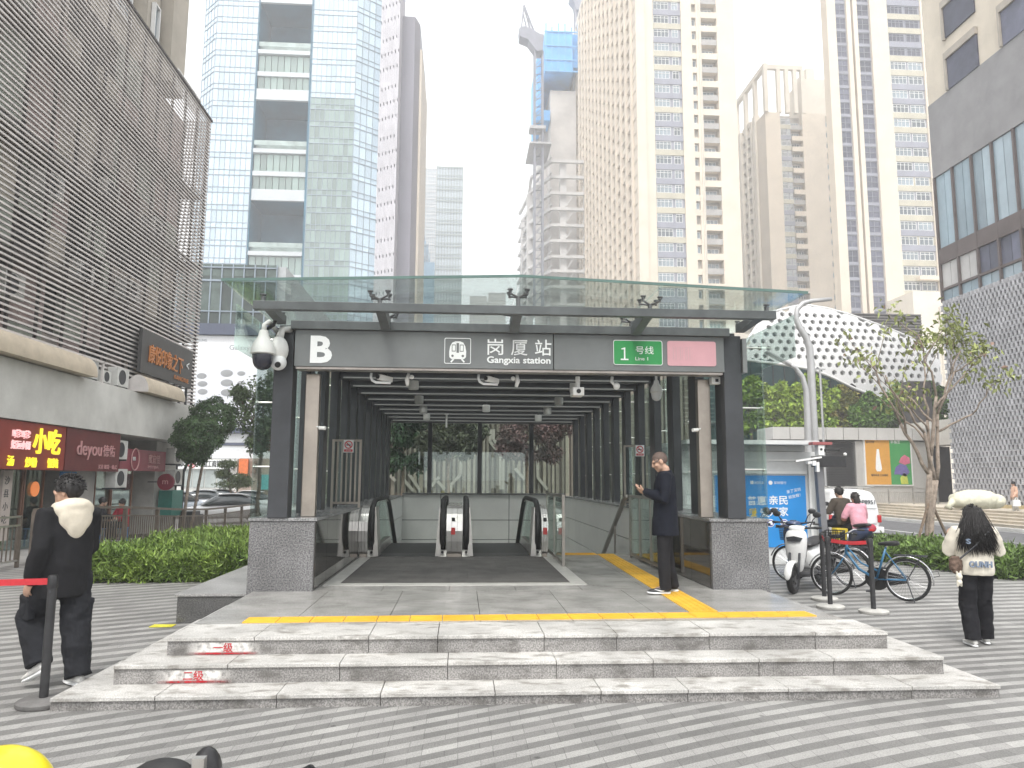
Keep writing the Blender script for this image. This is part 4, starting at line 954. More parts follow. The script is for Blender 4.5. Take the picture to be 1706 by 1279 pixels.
# ---- glass office tower on the left (floors 3.75 m)
YG = 150.0
G = facade('glass_tower', 'pale blue glass office tower with deep open sky gardens down its front', 'office tower', (-36, YG, 0))
q = lambda p: ax(p, 250, YG); qz = lambda p: az(470, p, YG)
m_pane = mat('pale_blue_glass', (0.49,0.62,0.71), 0.08, 0.0, 0.06, 0.05, isl=0.16, spec=1.0); m_pane2 = mat('green_reflection_glass', (0.20,0.275,0.25), 0.06, 0, 0.1, 0.05, isl=0.30, spec=0.9)
m_mull = mat('pale_mullion', (0.27,0.32,0.37), 0.4, 0.4, 0.05, 0.2); m_slab = mat('white_spandrel', (0.50,0.53,0.55), 0.5, 0, 0.05, 0.3)
xs_ = [q(317), q(349), q(414), q(424), q(511), q(588), q(626), q(661)]
ZT = 122; FH = 3.72
def curtain(P, Q_, z0_, z1_, nx, root, mpane, name='curtain_wall', fin=0.10, tilt=0.004):
    """panes as separate quads, each a hair out of plane, behind slim mullions; the wall runs from P to Q_ (x,y) and faces the viewer"""
    P = Vector((*P,0)); Q_ = Vector((*Q_,0)); d = (Q_-P)/nx; nrm = Vector((d.y,-d.x,0)).normalized(); g_ = MB(); m_ = MB(); nz = int((z1_-z0_)/FH)+1
    for i in range(nx):
        a = P+d*i; b = P+d*(i+1)
        for j in range(nz):
            za = z0_+j*FH; zb = min(za+FH, z1_)
            if zb-za < 0.3: continue
            zm = za+(zb-za)*0.30
            for lo, hi in ((za, zm), (zm, zb)):
                o = [nrm*random.uniform(-tilt,tilt) for _ in range(2)]
                g_.quad(a+Vector((0,0,lo))+o[0], b+Vector((0,0,lo))+o[1], b+Vector((0,0,hi))-o[0], a+Vector((0,0,hi))-o[1])
    for i in range(nx+1): m_.obox(P+d*i+Vector((0,0,z0_))+nrm*0.03, P+d*i+Vector((0,0,z1_))+nrm*0.03, fin, 0.12, nrm)
    for j in range(nz+1):
        z = z0_+j*FH
        if z < z1_: m_.obox(P+Vector((0,0,z))+nrm*0.05, Q_+Vector((0,0,z))+nrm*0.05, 0.14, fin*1.6); m_.obox(P+Vector((0,0,z+FH*0.3))+nrm*0.05, Q_+Vector((0,0,z+FH*0.3))+nrm*0.05, 0.12, fin)
    g_.build(name, mpane, root); m_.build('mullions', m_mull, root)
curtain((xs_[0], YG+4), (xs_[1], YG), 0, ZT, 4, G, m_pane); curtain((xs_[1], YG), (xs_[3]-0.6, YG), 0, ZT, 8, G, m_pane)
curtain((xs_[4]+0.4, YG), (xs_[5], YG), 0, qz(160), 9, G, m_pane2, tilt=0.012); curtain((xs_[4]+0.4, YG), (xs_[5], YG), qz(160), ZT, 9, G, m_pane)  # lower panes coloured green for the reflection of other buildings
curtain((xs_[5], YG), (xs_[6], YG+3.5), 0, ZT, 4, G, m_pane)
# the recessed column of sky gardens
sg_ = MB(); rc = MB(); ww = MB(); pl_ = MB()
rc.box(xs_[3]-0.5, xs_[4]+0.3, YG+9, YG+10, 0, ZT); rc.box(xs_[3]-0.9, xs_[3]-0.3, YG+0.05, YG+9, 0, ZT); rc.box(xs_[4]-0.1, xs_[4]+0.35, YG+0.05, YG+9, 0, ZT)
per = qz(4)-qz(166)
for n_ in range(-2, 3):
    zt = qz(166)-per*(-n_) if False else qz(166)+per*n_       # top of a garden void
    zb = zt-(qz(166)-qz(248))
    rc.box(xs_[3]-0.28, xs_[4]-0.12, YG+0.7, YG+9, zt-0.01, zt+0.4); sg_.box(xs_[3]-0.28, xs_[4]-0.12, YG+0.1, YG+0.69, zt, zt+0.5)                                  # ceiling of the void
    pl_.box(xs_[3]-0.28, xs_[4]-0.12, YG+0.3, YG+0.42, zb+0.9, zb+1.9); pl_.box(xs_[3]-0.28, xs_[4]-0.12, YG+1.5, YG+2.2, zb, zb+2.0)
    sg_.box(xs_[3]-0.28, xs_[4]-0.12, YG-0.1, YG+9, zb-0.9, zb-0.05)
    zz = zb-1.0; zl = zt-per+0.5
    h2 = (zz-zl)/2
    for i in range(2):
        sg_.box(xs_[3]-0.28, xs_[4]-0.12, YG+0.2, YG+9, zl+i*h2, zl+i*h2+(1.9 if i == 0 else 1.0))
        for j in range(8):
            x0 = xs_[3]-0.2+(xs_[4]-xs_[3])*j/8; ww.quad((x0+0.06,YG+0.6,zl+i*h2+1.0),(x0+(xs_[4]-xs_[3])/8-0.06,YG+0.6+random.uniform(-0.03,0.03),zl+i*h2+1.0),(x0+(xs_[4]-xs_[3])/8-0.06,YG+0.6,zl+(i+1)*h2),(x0+0.06,YG+0.6+random.uniform(-0.03,0.03),zl+(i+1)*h2))
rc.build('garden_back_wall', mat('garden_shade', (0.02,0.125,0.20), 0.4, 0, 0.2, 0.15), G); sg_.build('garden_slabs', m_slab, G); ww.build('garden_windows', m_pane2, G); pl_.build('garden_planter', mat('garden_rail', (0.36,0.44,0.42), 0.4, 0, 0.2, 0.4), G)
MB().box(xs_[1]+0.3, xs_[6]-0.3, YG+10.05, YG+40, 0, ZT-0.5).build('core', mat('core_dark', (0.12,0.14,0.16), 0.6), G)
# ribbed pale stone corner and dark blade
rb = MB(); n_ = 17
for i in range(n_):
    a = xs_[6]+(xs_[7]-xs_[6])*i/n_; yb = YG+3.5-3.0*i/n_
    for j in range(int(ZT/FH/3)): rb.box(a, a+(xs_[7]-xs_[6])/n_*0.55, yb-0.25-0.12*((i+j)%2), yb+4, j*FH*3+(i%3)*FH*0.9, j*FH*3+(i%3)*FH*0.9+FH*2.8)
rb.build('stone_ribs', mat('pale_rib', (0.76,0.74,0.78), 0.6, 0, 0.06, 0.3), G)
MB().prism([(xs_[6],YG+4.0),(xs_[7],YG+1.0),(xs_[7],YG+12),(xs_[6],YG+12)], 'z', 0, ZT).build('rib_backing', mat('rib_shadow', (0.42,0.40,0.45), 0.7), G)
bl = MB(); xb0 = xs_[7]+0.05; bl.prism([(xb0, YG+6),(ax(682,300,YG),YG+6),(ax(682,300,YG)+1.0,YG+9),(ax(682,300,YG)+1.0,YG+34),(xb0,YG+34)], 'z', 0, az(685,18,YG+4)); bl.build('dark_blade', mat('mauve_blade', (0.21,0.20,0.24), 0.5, 0.1, 0.06, 0.1), G)
bl = MB(); bl.box(ax(682,300,YG)+1.02, ax(682,300,YG)+1.5, YG+9, YG+34, 0, az(685,60,YG+4)); bl.build('blade_edge', mat('beige_edge', (0.62,0.54,0.44), 0.6, 0, 0.05, 0.1), G)

# ---- far hazy buildings down the street
def far_tower(name, label, y, xa, xb, zt, nx, nz, mw, mg, parent_extra=None, dep=30):
    t = thing(name, label, 'office tower', ((xa+xb)/2, y, 0)); MB().box(xa, xb, y, y+dep, 0, zt).build('wall', mw, t)
    m_ = MB()
    for i in range(nx+1): x = xa+(xb-xa)*i/nx; m_.box(x-0.14, x+0.14, y-0.3, y-0.02, 0, zt+0.5)
    for j in range(nz+1):
        z = zt*j/nz; m_.box(xa-0.1, xb+0.1, y-0.4, y-0.31, z-0.25, z+0.25)
        if j < nz: m_.box(xa-0.1, xb+0.1, y-0.4, y-0.31, z+1.2, z+1.5)
    m_.build('facade_grid', mg, t); return t
m_fw = mat('far_glass_pale', (0.42,0.48,0.52), 0.3, 0, 0.1, 0.05); m_fg = mat('far_grid', (0.24,0.28,0.27), 0.6, 0, 0.1, 0.1)
Y3 = 300; far_tower('far_office', 'distant hazy glass tower with banded grid at end of street', Y3, ax(728,300,Y3), ax(771,300,Y3), az(750,279,Y3), 9, 27, m_fw, m_fg)
far_tower('far_office', 'distant hazy tower with fine pale grid beside the dark blade', Y3+24, ax(690,300,Y3+24), ax(727,300,Y3+24), az(710,281,Y3+24), 12, 40, m_fw, mat('far_grid_pale', (0.55,0.55,0.55), 0.6, 0, 0.05, 0.1))
Y2 = 260; t = far_tower('stepped_tower', 'distant blue stepped tower with a thin spire', Y2, ax(686,430,Y2), ax(713,430,Y2), az(700,408,Y2), 7, 16, mat('far_blue_glass', (0.20,0.33,0.44), 0.3, 0, 0.1, 0.1), m_mull, dep=18)
s = MB(); s.box(ax(700,430,Y2), ax(725,430,Y2), Y2-4, Y2-0.5, 0, az(712,442,Y2)); s.box(ax(692,430,Y2), ax(708,430,Y2), Y2+3, Y2+12, az(700,408,Y2)+0.01, az(700,396,Y2)); s.build('lower_step', MATS['far_blue_glass'], t)
s = MB(); xx = ax(702,380,Y2); s.tube([(xx,Y2+7,az(700,396,Y2)),(xx,Y2+7,az(700,370,Y2)),(xx,Y2+7,az(700,344,Y2))],[1.6,0.9,0.15],6); s.build('spire', m_mull, t)
for i, (pa, pb, pt, yy_, lb) in enumerate(((783,811,494,420,'small distant apartment block seen through the glass roof, left of a pair'),(814,842,488,400,'small distant apartment block seen through the glass roof, right of a pair'))):
    t = far_tower('far_block', lb, yy_, ax(pa,500,yy_), ax(pb,500,yy_), az(800,pt,yy_), 5, 30, mat('far_cream', (0.52,0.48,0.44), 0.8, 0, 0.05, 0.05), mat('far_cream_dark', (0.38,0.36,0.35), 0.8, 0, 0.05, 0.1)); t['category'] = 'apartment block'
# ================================================================== LEFT: SLATTED MALL WITH SHOPS
XF = -11.3
LB = facade('slatted_mall', 'mall behind a screen of pale metal louvres, with shops on its ground floor', 'building', (-13, 20, 0))
m_lv = mat('louvre_metal', (0.66,0.62,0.595), 0.5, 0.0, 0.10, 2)
lv = MB(); Y0, Y1 = 6.0, 32.2; zb, zt = 4.75, 17.35; n = 84
for i in range(n):
    z = zb+(zt-zb)*i/(n-1)
    lv.box(XF+0.03, XF+0.07, Y0, Y1, z-0.027, z+0.027)
    lv.box(XF-7, XF+0.075, Y1+0.005, Y1+0.05, z-0.03, z+0.03)
lv.build('louvre_screen', m_lv, LB)
ps = MB()
for y in steps_(Y0, Y1, 1.31): ps.box(XF-0.10, XF-0.02, y-0.03, y+0.03, zb-0.1, zt+0.05)
ps.box(XF-0.04, XF+0.12, Y0, Y1+0.1, zt+0.04, zt+0.12)
for z in (7.6, 10.7, 13.9): ps.box(XF-0.16, XF-0.10, Y0, Y1, z-0.04, z+0.04)
ps.build('screen_posts', mat('post_dark', (0.10,0.09,0.09), 0.6, 0.2, 0.1, 2), LB)
cat_ = MB()
for z in (7.55, 10.65, 13.85): cat_.box(XF-0.95, XF-0.2, Y0, Y1, z-0.09, z)
cat_.build('catwalk', mat('catwalk', (0.20,0.17,0.16), 0.7, 0, 0.1, 1), LB)
# patchwork of wall, shutter and window panels behind the screen
rnd = random.Random(12); pan = {}
pc = [('panel_taupe',(0.44,0.39,0.35)),('panel_rose',(0.46,0.36,0.34)),('panel_sage',(0.40,0.43,0.37)),('panel_shadow',(0.035,0.033,0.033)),('panel_beige',(0.58,0.53,0.45)),('panel_brown',(0.11,0.06,0.055))]
wt = [0.26,0.16,0.18,0.22,0.12,0.06]
zs = [4.4,6.0,7.6,9.2,10.8,12.4,14.0,15.6,17.2]
y = Y0
while y < Y1-0.3:
    wd = rnd.choice([0.5,0.9,1.3,1.7]); y2 = min(Y1-0.05, y+wd)
    for a, b in zip(zs, zs[1:]):
        m_ = rnd.choices(range(6), wt)[0]; dx = 0 if m_ != 3 else -0.15
        pan.setdefault(m_, MB()).box(XF-1.5, XF-1.05+dx+rnd.uniform(0,0.03), y+0.01, y2-0.01, a+0.01, b-0.01)
    y = y2
for m_, b in pan.items(): b.build('wall_panels', mat(pc[m_][0], pc[m_][1], 0.8, 0, 0.2, 1.5), LB)
MB().box(XF-14, XF-1.52, Y0-6, Y1-0.02, 0, 17.2).build('core_wall', mat('mall_core', (0.36,0.33,0.29), 0.8, 0, 0.1, 0.5), LB)
for (ya, yb_, z0_, z1_) in ((21.0,21.9,9.7,10.4),(24.3,25.3,10.9,11.5),(26.5,27.4,8.0,8.7),(19.5,20.4,6.4,7.1),(28.2,29.1,11.0,11.6),(23.1,24.0,7.7,8.4)):
    b = MB(); b.box(XF-0.9,XF-0.4,ya,yb_,z0_,z1_); b.mt(1).cyl((XF-0.398,(ya+yb_)/2-0.1,(z0_+z1_)/2),(XF-0.39,(ya+yb_)/2-0.1,(z0_+z1_)/2),0.26,16); tag(b.build('air_conditioner', [mat('ac_white',(0.60,0.60,0.57),0.5,0,0.1,3), M_dark], LB))
# residential block set back above
for (ya, yb_, z1_, dx) in ((15, 27.6, 40, -0.9), (27.61, 28.7, 40, -0.35), (28.9, 30.4, 40, 0.1)):
    MB().box(XF-9, XF-0.6+dx, ya, yb_, 17.45, z1_).build('upper_wall', mat('upper_beige', (0.47,0.43,0.37), 0.85, 0, 0.1, 0.5), LB)
wmm = window_mesh(1.25, 1.9, 2, 0.65)
sp_ = []
for f_ in range(5):
    z = 18.6+f_*3.0
    for yv, dx in ((26.6,-1.5),(24.2,-1.5),(21.8,-1.5)): sp_.append((wmm, (XF+dx+0.02, yv, z), R(90)))
    sp_.append((window_mesh(0.5,1.5,1), (XF-0.93, 28.15, z), R(90)))
put_windows(LB, sp_)
b = MB()
for yv in steps_(29.6, 32.2, 0.22): b.box(XF-0.5, XF-0.45, yv, yv+0.05, 17.4, 18.3)
b.box(XF-0.52,XF-0.43,29.6,32.3,18.3,18.36); b.build('roof_railing', M_wfr, LB)
# white concrete band over the shops
bd = MB(); bd.box(XF-1.3, XF+0.62, 4, 31.2, 3.14, 4.55); bd.box(XF-1.3, XF+0.50, 4, 31.1, 4.55, 4.60); bd.build('concrete_band', mat('stained_white_concrete', (0.68,0.67,0.63), 0.85, 0, 0.16, 0.8, bump=0.1, col2=(0.50,0.49,0.46)), LB)
# balcony rail
b = MB()
for yv in steps_(6, 23.0, 1.3): b.box(XF+0.50, XF+0.56, yv, yv+0.06, 4.56, 5.2)
b.box(XF+0.50, XF+0.56, 6, 23.2, 5.16, 5.22); b.build('balcony_rail', m_lv, LB)
def acunit(root, x, y, z, s=1.0, lb=None, face='x', cat=True):
    t = thing('air_conditioner', lb, 'air conditioner', (x,y,z), 'outdoor air conditioner units of the mall')
    w_, d_, h_ = 0.85*s, 0.34*s, 0.62*s
    b = MB(); b.box(x-d_/2, x+d_/2, y-w_/2, y+w_/2, z, z+h_); b.build('casing', MATS['ac_white'], t, bevel=0.015)
    b = MB(); b.tube([(x+d_/2+0.004+0.0*i, y-0.08*s+0.24*s*math.cos(2*math.pi*i/18), z+h_/2+0.24*s*math.sin(2*math.pi*i/18)) for i in range(19)], 0.012, 6)
    b.cyl((x+d_/2+0.001,y-0.08*s,z+h_/2),(x+d_/2+0.004,y-0.08*s,z+h_/2),0.235*s,18); b.build('fan_grille', M_dark, t)
    b = MB(); b.box(x-d_/2-0.1, x+d_/2, y-w_/2+0.05, y-w_/2+0.09, z-0.05, z-0.002); b.box(x-d_/2-0.1, x+d_/2, y+w_/2-0.09, y+w_/2-0.05, z-0.05, z-0.002); b.build('bracket', M_dark, t); return t
for i, (yv, zz, s, lb) in enumerate(((22.6,4.66,1.0,'white air conditioner on the band between the two rolled awnings'),(23.75,4.66,0.6,'small air conditioner on the concrete band beside the bigger one'),(24.7,4.66,0.95,'grey air conditioner tucked against the rolled awning near the hanging sign'))): acunit(None, XF+0.25, yv, zz, s, lb)
def awning(label, ya, yb_):
    t = thing('rolled_awning', label, 'awning', (XF+0.35, ya, 4.6)); b = MB(); n_ = 14
    P = [(XF+0.10,4.605)]+[(XF+0.62+0.36*math.cos(R(a)), 4.62+0.52*math.sin(R(a))) for a in range(-5,181,12)]
    b.prism([(x,z) for x,z in P][::-1], 'y', ya, yb_); b.build('canvas', mat('beige_canvas', (0.55,0.47,0.36), 0.8, 0, 0.1, 2), t, smooth='auto')
    b = MB(); 
    for yv in (ya-0.03, yb_+0.005): b.prism([(x,z) for x,z in P][::-1], 'y', yv, yv+0.02)
    b.build('end_frame', m_lv, t); return t
awning('long rolled beige awning above the yellow lettered snack shop', 15, 21.8); awning('rolled beige awning between air conditioner and hanging sign', 25.3, 28.6)
# dark hanging sign with copper lettering
t = thing('hanging_sign', 'dark sign board with copper letters fixed to the louvres', 'sign', (XF+0.3, 28.5, 5.4))
sx_ = XF+0.35; b = MB(); b.box(sx_-0.12, sx_, 26.05, 30.9, 5.35, 6.85); b.build('board', mat('sign_charcoal', (0.06,0.06,0.06), 0.5, 0, 0.1, 2), t)
m_cop = mat('copper_letters', (0.62,0.23,0.06), 0.4, 0.3, 0.1, 2)
text('康悦印象之下', 0.62, m_cop, t, (sx_+0.03, 26.6, 5.83), rot=(R(90),0,R(90)), width=3.2, depth=0.05, bold=0.01)
text('KANGYUE', 0.17, m_cop, t, (sx_+0.03, 29.0, 5.5), rot=(R(90),0,R(90)), width=1.5, depth=0.02); text('<', 0.4, M_lwhite, t, (sx_+0.03, 30.2, 6.0), rot=(R(90),0,R(90)), depth=0.02)
b = MB(); 
for yv in (29.4, 30.0, 30.7): b.box(XF+0.18, XF+0.26, yv, yv+0.08, 4.605, 5.345)
b.build('sign_legs', M_dark, t)
# ground floor: shop openings
m_int = mat('shop_interior', (0.30,0.27,0.24), 0.8, 0, 0.2, 2); m_tilew = mat('shop_tile', (0.50,0.49,0.46), 0.5, 0, 0.12, 2)
xs0 = XF-0.10
b = MB(); 
for ya, yb_ in ((4,17.5),(19.4,19.6),(22.9,24.4),(29.0,31.15)): b.box(xs0-1.2, xs0, ya, yb_, -0.3, 3.13)
b.build('shop_piers', m_tilew, LB)
MB().box(xs0-1.4, xs0-1.22, 4, 31, -0.3, 3.13).build('shop_back', m_int, LB)
rnd = random.Random(4); goods = MB()
for i in range(60):
    yv = rnd.uniform(17.6, 28.8); zz = rnd.uniform(0.1,2.2); goods.box(xs0-1.21, xs0-1.21+rnd.uniform(0.05,0.2), yv, yv+rnd.uniform(0.15,0.6), zz, zz+rnd.uniform(0.1,0.5))
goods.build('goods', mat('shop_goods', (0.35,0.24,0.18), 0.6, 0, 0.5, 3, isl=0.8), LB)
m_shg = glass('shop_glass', (0.85,0.9,0.9), 0.14)
for ya, yb_ in ((17.6,18.5),(18.55,19.4),(19.7,20.6),(20.65,21.6),(24.5,25.6),(25.65,27.2)):
    MB().box(xs0-0.06, xs0-0.05, ya, yb_, -0.1, 2.35).build('shop_glazing', m_shg, LB); f_ = MB()
    for q_ in (ya, yb_-0.05): f_.box(xs0-0.09, xs0-0.02, q_, q_+0.05, -0.1, 2.4)
    f_.box(xs0-0.09, xs0-0.02, ya+0.05, yb_-0.05, 2.35, 2.42); f_.build('shop_frame', mat('brown_frame', (0.24,0.12,0.08), 0.5, 0, 0.1, 3), LB)
def board(name, label, ya, yb_, z0_, z1_, m_, dx=0.5):
    t = thing(name, label, 'shop sign', (XF+dx, (ya+yb_)/2, z0_)); b = MB(); b.box(XF+dx-0.25, XF+dx, ya+0.01, yb_-0.01, z0_, z1_); b.build('board', m_, t); return t
RY = (R(90),0,R(90)); xo = XF+0.56+0.012
m_yl = mat('yellow_letters', (0.95,0.80,0.05), 0.4, 0, 0.03, 2, emit=0.55)
t = board('snack_sign', 'red snack shop sign with glowing yellow letters', 14.6, 21.20, 1.95, 3.12, mat('sign_brick_red', (0.30,0.05,0.035), 0.5, 0, 0.1, 2), 0.55)
text('小吃', 0.62, m_yl, t, (XF+0.575, 19.62, 2.42), rot=RY, width=1.28, depth=0.05, bold=0.02); text('炒粉', 0.24, m_yl, t, (XF+0.575, 19.35, 2.03), rot=RY, width=0.5, depth=0.04, bold=0.01); text('馄饨', 0.24, m_yl, t, (XF+0.575, 20.35, 2.03), rot=RY, width=0.5, depth=0.04, bold=0.01); text('汤', 0.24, m_yl, t, (XF+0.575, 18.60, 2.05), rot=RY, width=0.26, depth=0.04, bold=0.01)
m_pkl = mat('pink_white_letters', (0.85,0.55,0.55), 0.4, 0, 0.03, 2, emit=0.5)
text('嗲嗲', 0.2, m_pkl, t, (XF+0.575, 18.72, 2.72), rot=RY, width=0.75, depth=0.04, bold=0.02); text('好运小厨', 0.2, m_pkl, t, (XF+0.575, 18.70, 2.46), rot=RY, width=0.8, depth=0.04, bold=0.02)
t = board('agency_sign', 'dark maroon shop sign with thin pale lettering', 21.25, 24.5, 1.95, 3.12, mat('sign_maroon', (0.15,0.035,0.035), 0.5, 0, 0.1, 2), 0.55)
m_rs = mat('rose_letters', (0.62,0.33,0.33), 0.5, 0, 0.03, 2); text('deyou', 0.42, m_rs, t, (XF+0.575, 21.8, 2.40), rot=RY, width=1.45, depth=0.03); text('德佑', 0.34, m_rs, t, (XF+0.575, 23.35, 2.42), rot=RY, width=0.75, depth=0.03); text('买卖 租赁一站式', 0.13, m_rs, t, (XF+0.575, 23.1, 2.03), rot=RY, width=1.2, depth=0.02)
t = board('tea_sign', 'wine red shop sign with a white round mark and pale letters', 25.1, 28.9, 2.0, 2.72, mat('sign_wine', (0.26,0.05,0.07), 0.5, 0, 0.1, 2), 0.30)
text('蜜宜佳', 0.3, m_rs, t, (XF+0.322, 27.3, 2.3), rot=RY, width=1.0, depth=0.03); text('MIYIJIA', 0.1, m_rs, t, (XF+0.322, 27.3, 2.1), rot=RY, width=0.9, depth=0.02)
b = MB(); b.tube([(XF+0.33, 26.2+0.3*math.cos(2*math.pi*i/20), 2.38+0.36*math.sin(2*math.pi*i/20)) for i in range(21)], 0.02, 6); b.build('round_mark', m_rs, t); text('m', 0.2, M_lwhite, t, (XF+0.322, 26.05, 2.34), rot=RY, depth=0.02)
t = thing('round_sign', 'round dark red projecting sign with a pale letter m', 'sign', (XF+0.5, 28.3, 1.5)); b = MB(); b.cyl((XF+0.55,28.35,1.62),(XF+0.55,28.45,1.62),0.3,28); b.build('disc', mat('sign_wine2', (0.22,0.02,0.04), 0.4), t, smooth='auto'); text('m', 0.22, m_rs, t, (XF+0.44, 28.345, 1.54), width=0.2, depth=0.01); b = MB(); b.box(XF-0.1,XF+0.26,28.38,28.42,1.6,1.64); b.build('arm', M_dark, t)
t = thing('banner_sign', 'tall blue banner with white characters beside shop door', 'banner', (XF+0.1, 22.6, 0.4)); b = MB(); b.box(XF-0.05, XF+0.03, 22.2, 23.0, 0.0, 1.93); b.build('board', mat('banner_blue', (0.03,0.22,0.55), 0.5, 0, 0.1, 2), t)
for i, ch in enumerate('还重资美金'): text(ch, 0.27, M_lwhite, t, (XF+0.032, 22.62, 1.55-0.33*i), rot=RY, depth=0.01)
for i, ch in enumerate('VR小江'): text(ch, 0.2, m_pkl, t, (XF+0.032, 22.27, 1.5-0.33*i), rot=RY, depth=0.01)
t = thing('banner_sign', 'narrow pale vertical shop banner with small characters', 'banner', (XF+0.1, 20.3, 0.5)); b = MB(); b.box(XF-0.05, XF+0.03, 19.45, 19.85, 0.2, 1.93); b.build('board', mat('banner_pale', (0.62,0.55,0.50), 0.6, 0, 0.1, 2), t)
for i, ch in enumerate('沙县小吃'): text(ch, 0.2, M_dark, t, (XF+0.032, 19.52, 1.6-0.32*i), rot=RY, depth=0.01)
for yv, zz, lb in ((24.75,2.35,'upper air conditioner on the pier left of the wine red sign'),(24.85,1.45,'lower air conditioner on the pier left of the wine red sign'),(29.6,2.3,'upper air conditioner right of the wine red sign'),(29.7,1.5,'lower air conditioner right of the wine red sign')): acunit(None, XF+0.35, yv, zz, 0.95, lb)
t = thing('drain_pipe', 'dark bent drain pipe at the far corner of the mall', 'pipe', (XF+0.1, 31, 0)); b = MB(); b.tube([(XF+0.2,31.05,-0.4),(XF+0.2,31.05,2.0),(XF+0.35,31.0,2.35),(XF+0.5,30.9,3.12)],0.06,8); b.tube([(XF+0.1,30.6,-0.4),(XF+0.1,30.6,3.1)],0.04,8); b.build('pipe', M_dark, t, smooth=True)
t = thing('green_box', 'teal cabinet and grey bins by the mall corner', 'cabinet', (XF+0.4, 29.5, -0.3)); b = MB(); b.box(XF+0.0,XF+0.5,29.2,30.3,0.35,1.3); b.build('cabinet', mat('teal_paint', (0.04,0.22,0.18), 0.5, 0, 0.1, 3), t, bevel=0.01); b = MB(); b.box(XF+0.55,XF+1.1,30.0,30.6,-0.4,0.5); b.box(XF+0.6,XF+1.0,30.8,31.3,-0.4,0.35); b.build('bins', M_dark, t, bevel=0.02)
t = thing('round_lantern_sign', 'small orange round sign inside the glass shop front', 'sign', (XF-0.1, 21.1, 1.2)); b = MB(); b.cyl((XF-0.13,21.15,1.45),(XF-0.105,21.15,1.45),0.2,24); b.build('disc', mat('orange_disc', (0.8,0.25,0.08), 0.5, 0, 0.05, 3, emit=0.4), t)
t = thing('counter_cabinet', 'yellow drinks cabinet inside the snack shop doorway', 'cabinet', (XF-0.6, 20.3, 0)); b = MB(); b.box(XF-0.9,XF-0.4,20.0,20.5,-0.1,0.9); b.build('body', mat('cabinet_yellow', (0.65,0.45,0.03), 0.5), t, bevel=0.01); b = MB(); b.box(XF-0.88,XF-0.42,20.02,20.48,0.905,0.95); b.build('top', M_white, t)

# ================================================================== LEFT: PODIUM WITH BILLBOARD, FAR SHOPS
YP = 62.0
PD = facade('glass_podium', 'low glass podium block with dark bands behind the billboard', 'building', (-18, YP, 0)); u = lambda p: ax(p, 600, YP); uz = lambda p: az(380, p, YP)
curtain((u(250), YP), (u(455), YP), uz(541), uz(440), 11, PD, mat('podium_reflection_glass', (0.10,0.13,0.12), 0.14, 0, 0.3, 0.4, isl=0.6, spec=0.35), fin=0.10, tilt=0.02)  # dark reflection put into the pane colour
b = MB(); b.box(u(200), u(470), YP+0.05, YP+25, -0.5, uz(440)-0.1); b.build('wall', mat('podium_grey', (0.40,0.42,0.43), 0.7, 0, 0.1, 0.3), PD)
b = MB(); b.box(u(240), u(470), YP-0.8, YP+0.04, uz(560), uz(542)); b.box(u(240), u(470), YP-0.9, YP+0.04, uz(722), uz(714)); b.box(u(240),u(470),YP-0.6,YP+0.04,uz(742),uz(738)); b.build('dark_band', mat('band_slate', (0.085,0.10,0.15), 0.5, 0, 0.1, 0.5), PD)
b = MB(); b.box(u(240), u(470), YP-0.5, YP+0.04, uz(737.5), uz(722.5)); b.box(u(240), u(470), YP-0.5, YP+0.04, uz(764), uz(742.5)); b.build('pale_band', mat('pale_panel', (0.70,0.72,0.74), 0.5, 0, 0.05, 0.5), PD)
t = thing('billboard', 'huge white billboard of a smartphone with round lenses', 'billboard', (-18, YP-0.5, 6)); b = MB(); b.box(u(300), u(448), YP-0.45, YP-0.2, uz(713), uz(561)); b.build('sheet', mat('billboard_white', (0.84,0.85,0.87), 0.6, 0, 0.02, 0.2), t)
b = MB(); b.prism(rrect(u(368),u(440),uz(760),uz(606),1.0)[::-1], 'y', YP-0.47, YP-0.455) if False else b.box(u(366), u(447), YP-0.47, YP-0.455, uz(712), uz(612)); b.box(u(331), u(362), YP-0.47, YP-0.455, uz(712), uz(614)); b.build('phone_back', mat('phone_pale', (0.72,0.74,0.80), 0.5, 0, 0.05, 0.3), t)
b = MB()
for px_, py_, r_ in ((341,628,8),(343,641,8),(344,654,8),(382,623,10),(383,639,10),(384,655,10),(406,623,6.5),(407,639,6.5)):
    b.ell((u(px_), YP-0.475, uz(py_)), (r_*YP/1250, 0.02, r_*YP/1250*0.6), 24, 8)
b.build('lens_discs', mat('lens_grey', (0.30,0.31,0.32), 0.5, 0, 0.1, 1), t)
m_gl = mat('billboard_letters', (0.22,0.25,0.28), 0.6); text('Galaxy', 0.42, m_gl, t, (u(384), YP-0.455, uz(584)), width=u(418)-u(384), depth=0.01); text('SAMSUNG', 0.22, m_gl, t, (u(322), YP-0.455, uz(571)), width=u(346)-u(322), depth=0.01)
BK = facade('bank_front', 'white bank shop front with dark lettering beyond the trees', 'shop', (-19, YP-3, 0)); v_ = YP-1.2; u2 = lambda p: ax(p, 780, v_); uz2 = lambda p: az(350, p, v_)
b = MB(); b.box(u2(255), u2(395), v_, YP-0.52, -0.5, uz2(764.5)); b.build('wall', mat('bank_white', (0.66,0.66,0.63), 0.6, 0, 0.08, 0.5), BK)
b = MB(); b.box(u2(290), u2(392), v_-0.25, v_-0.01, uz2(781), uz2(766)); b.build('sign_board', M_lwhite, BK)
text('ICBC', 0.5, M_dark, BK, (u2(295), v_-0.255, uz2(777)), width=u2(312)-u2(295), depth=0.02, bold=0.02); text('中国工商银行', 0.5, M_dark, BK, (u2(332), v_-0.255, uz2(777)), width=u2(377)-u2(332), depth=0.02, bold=0.02)
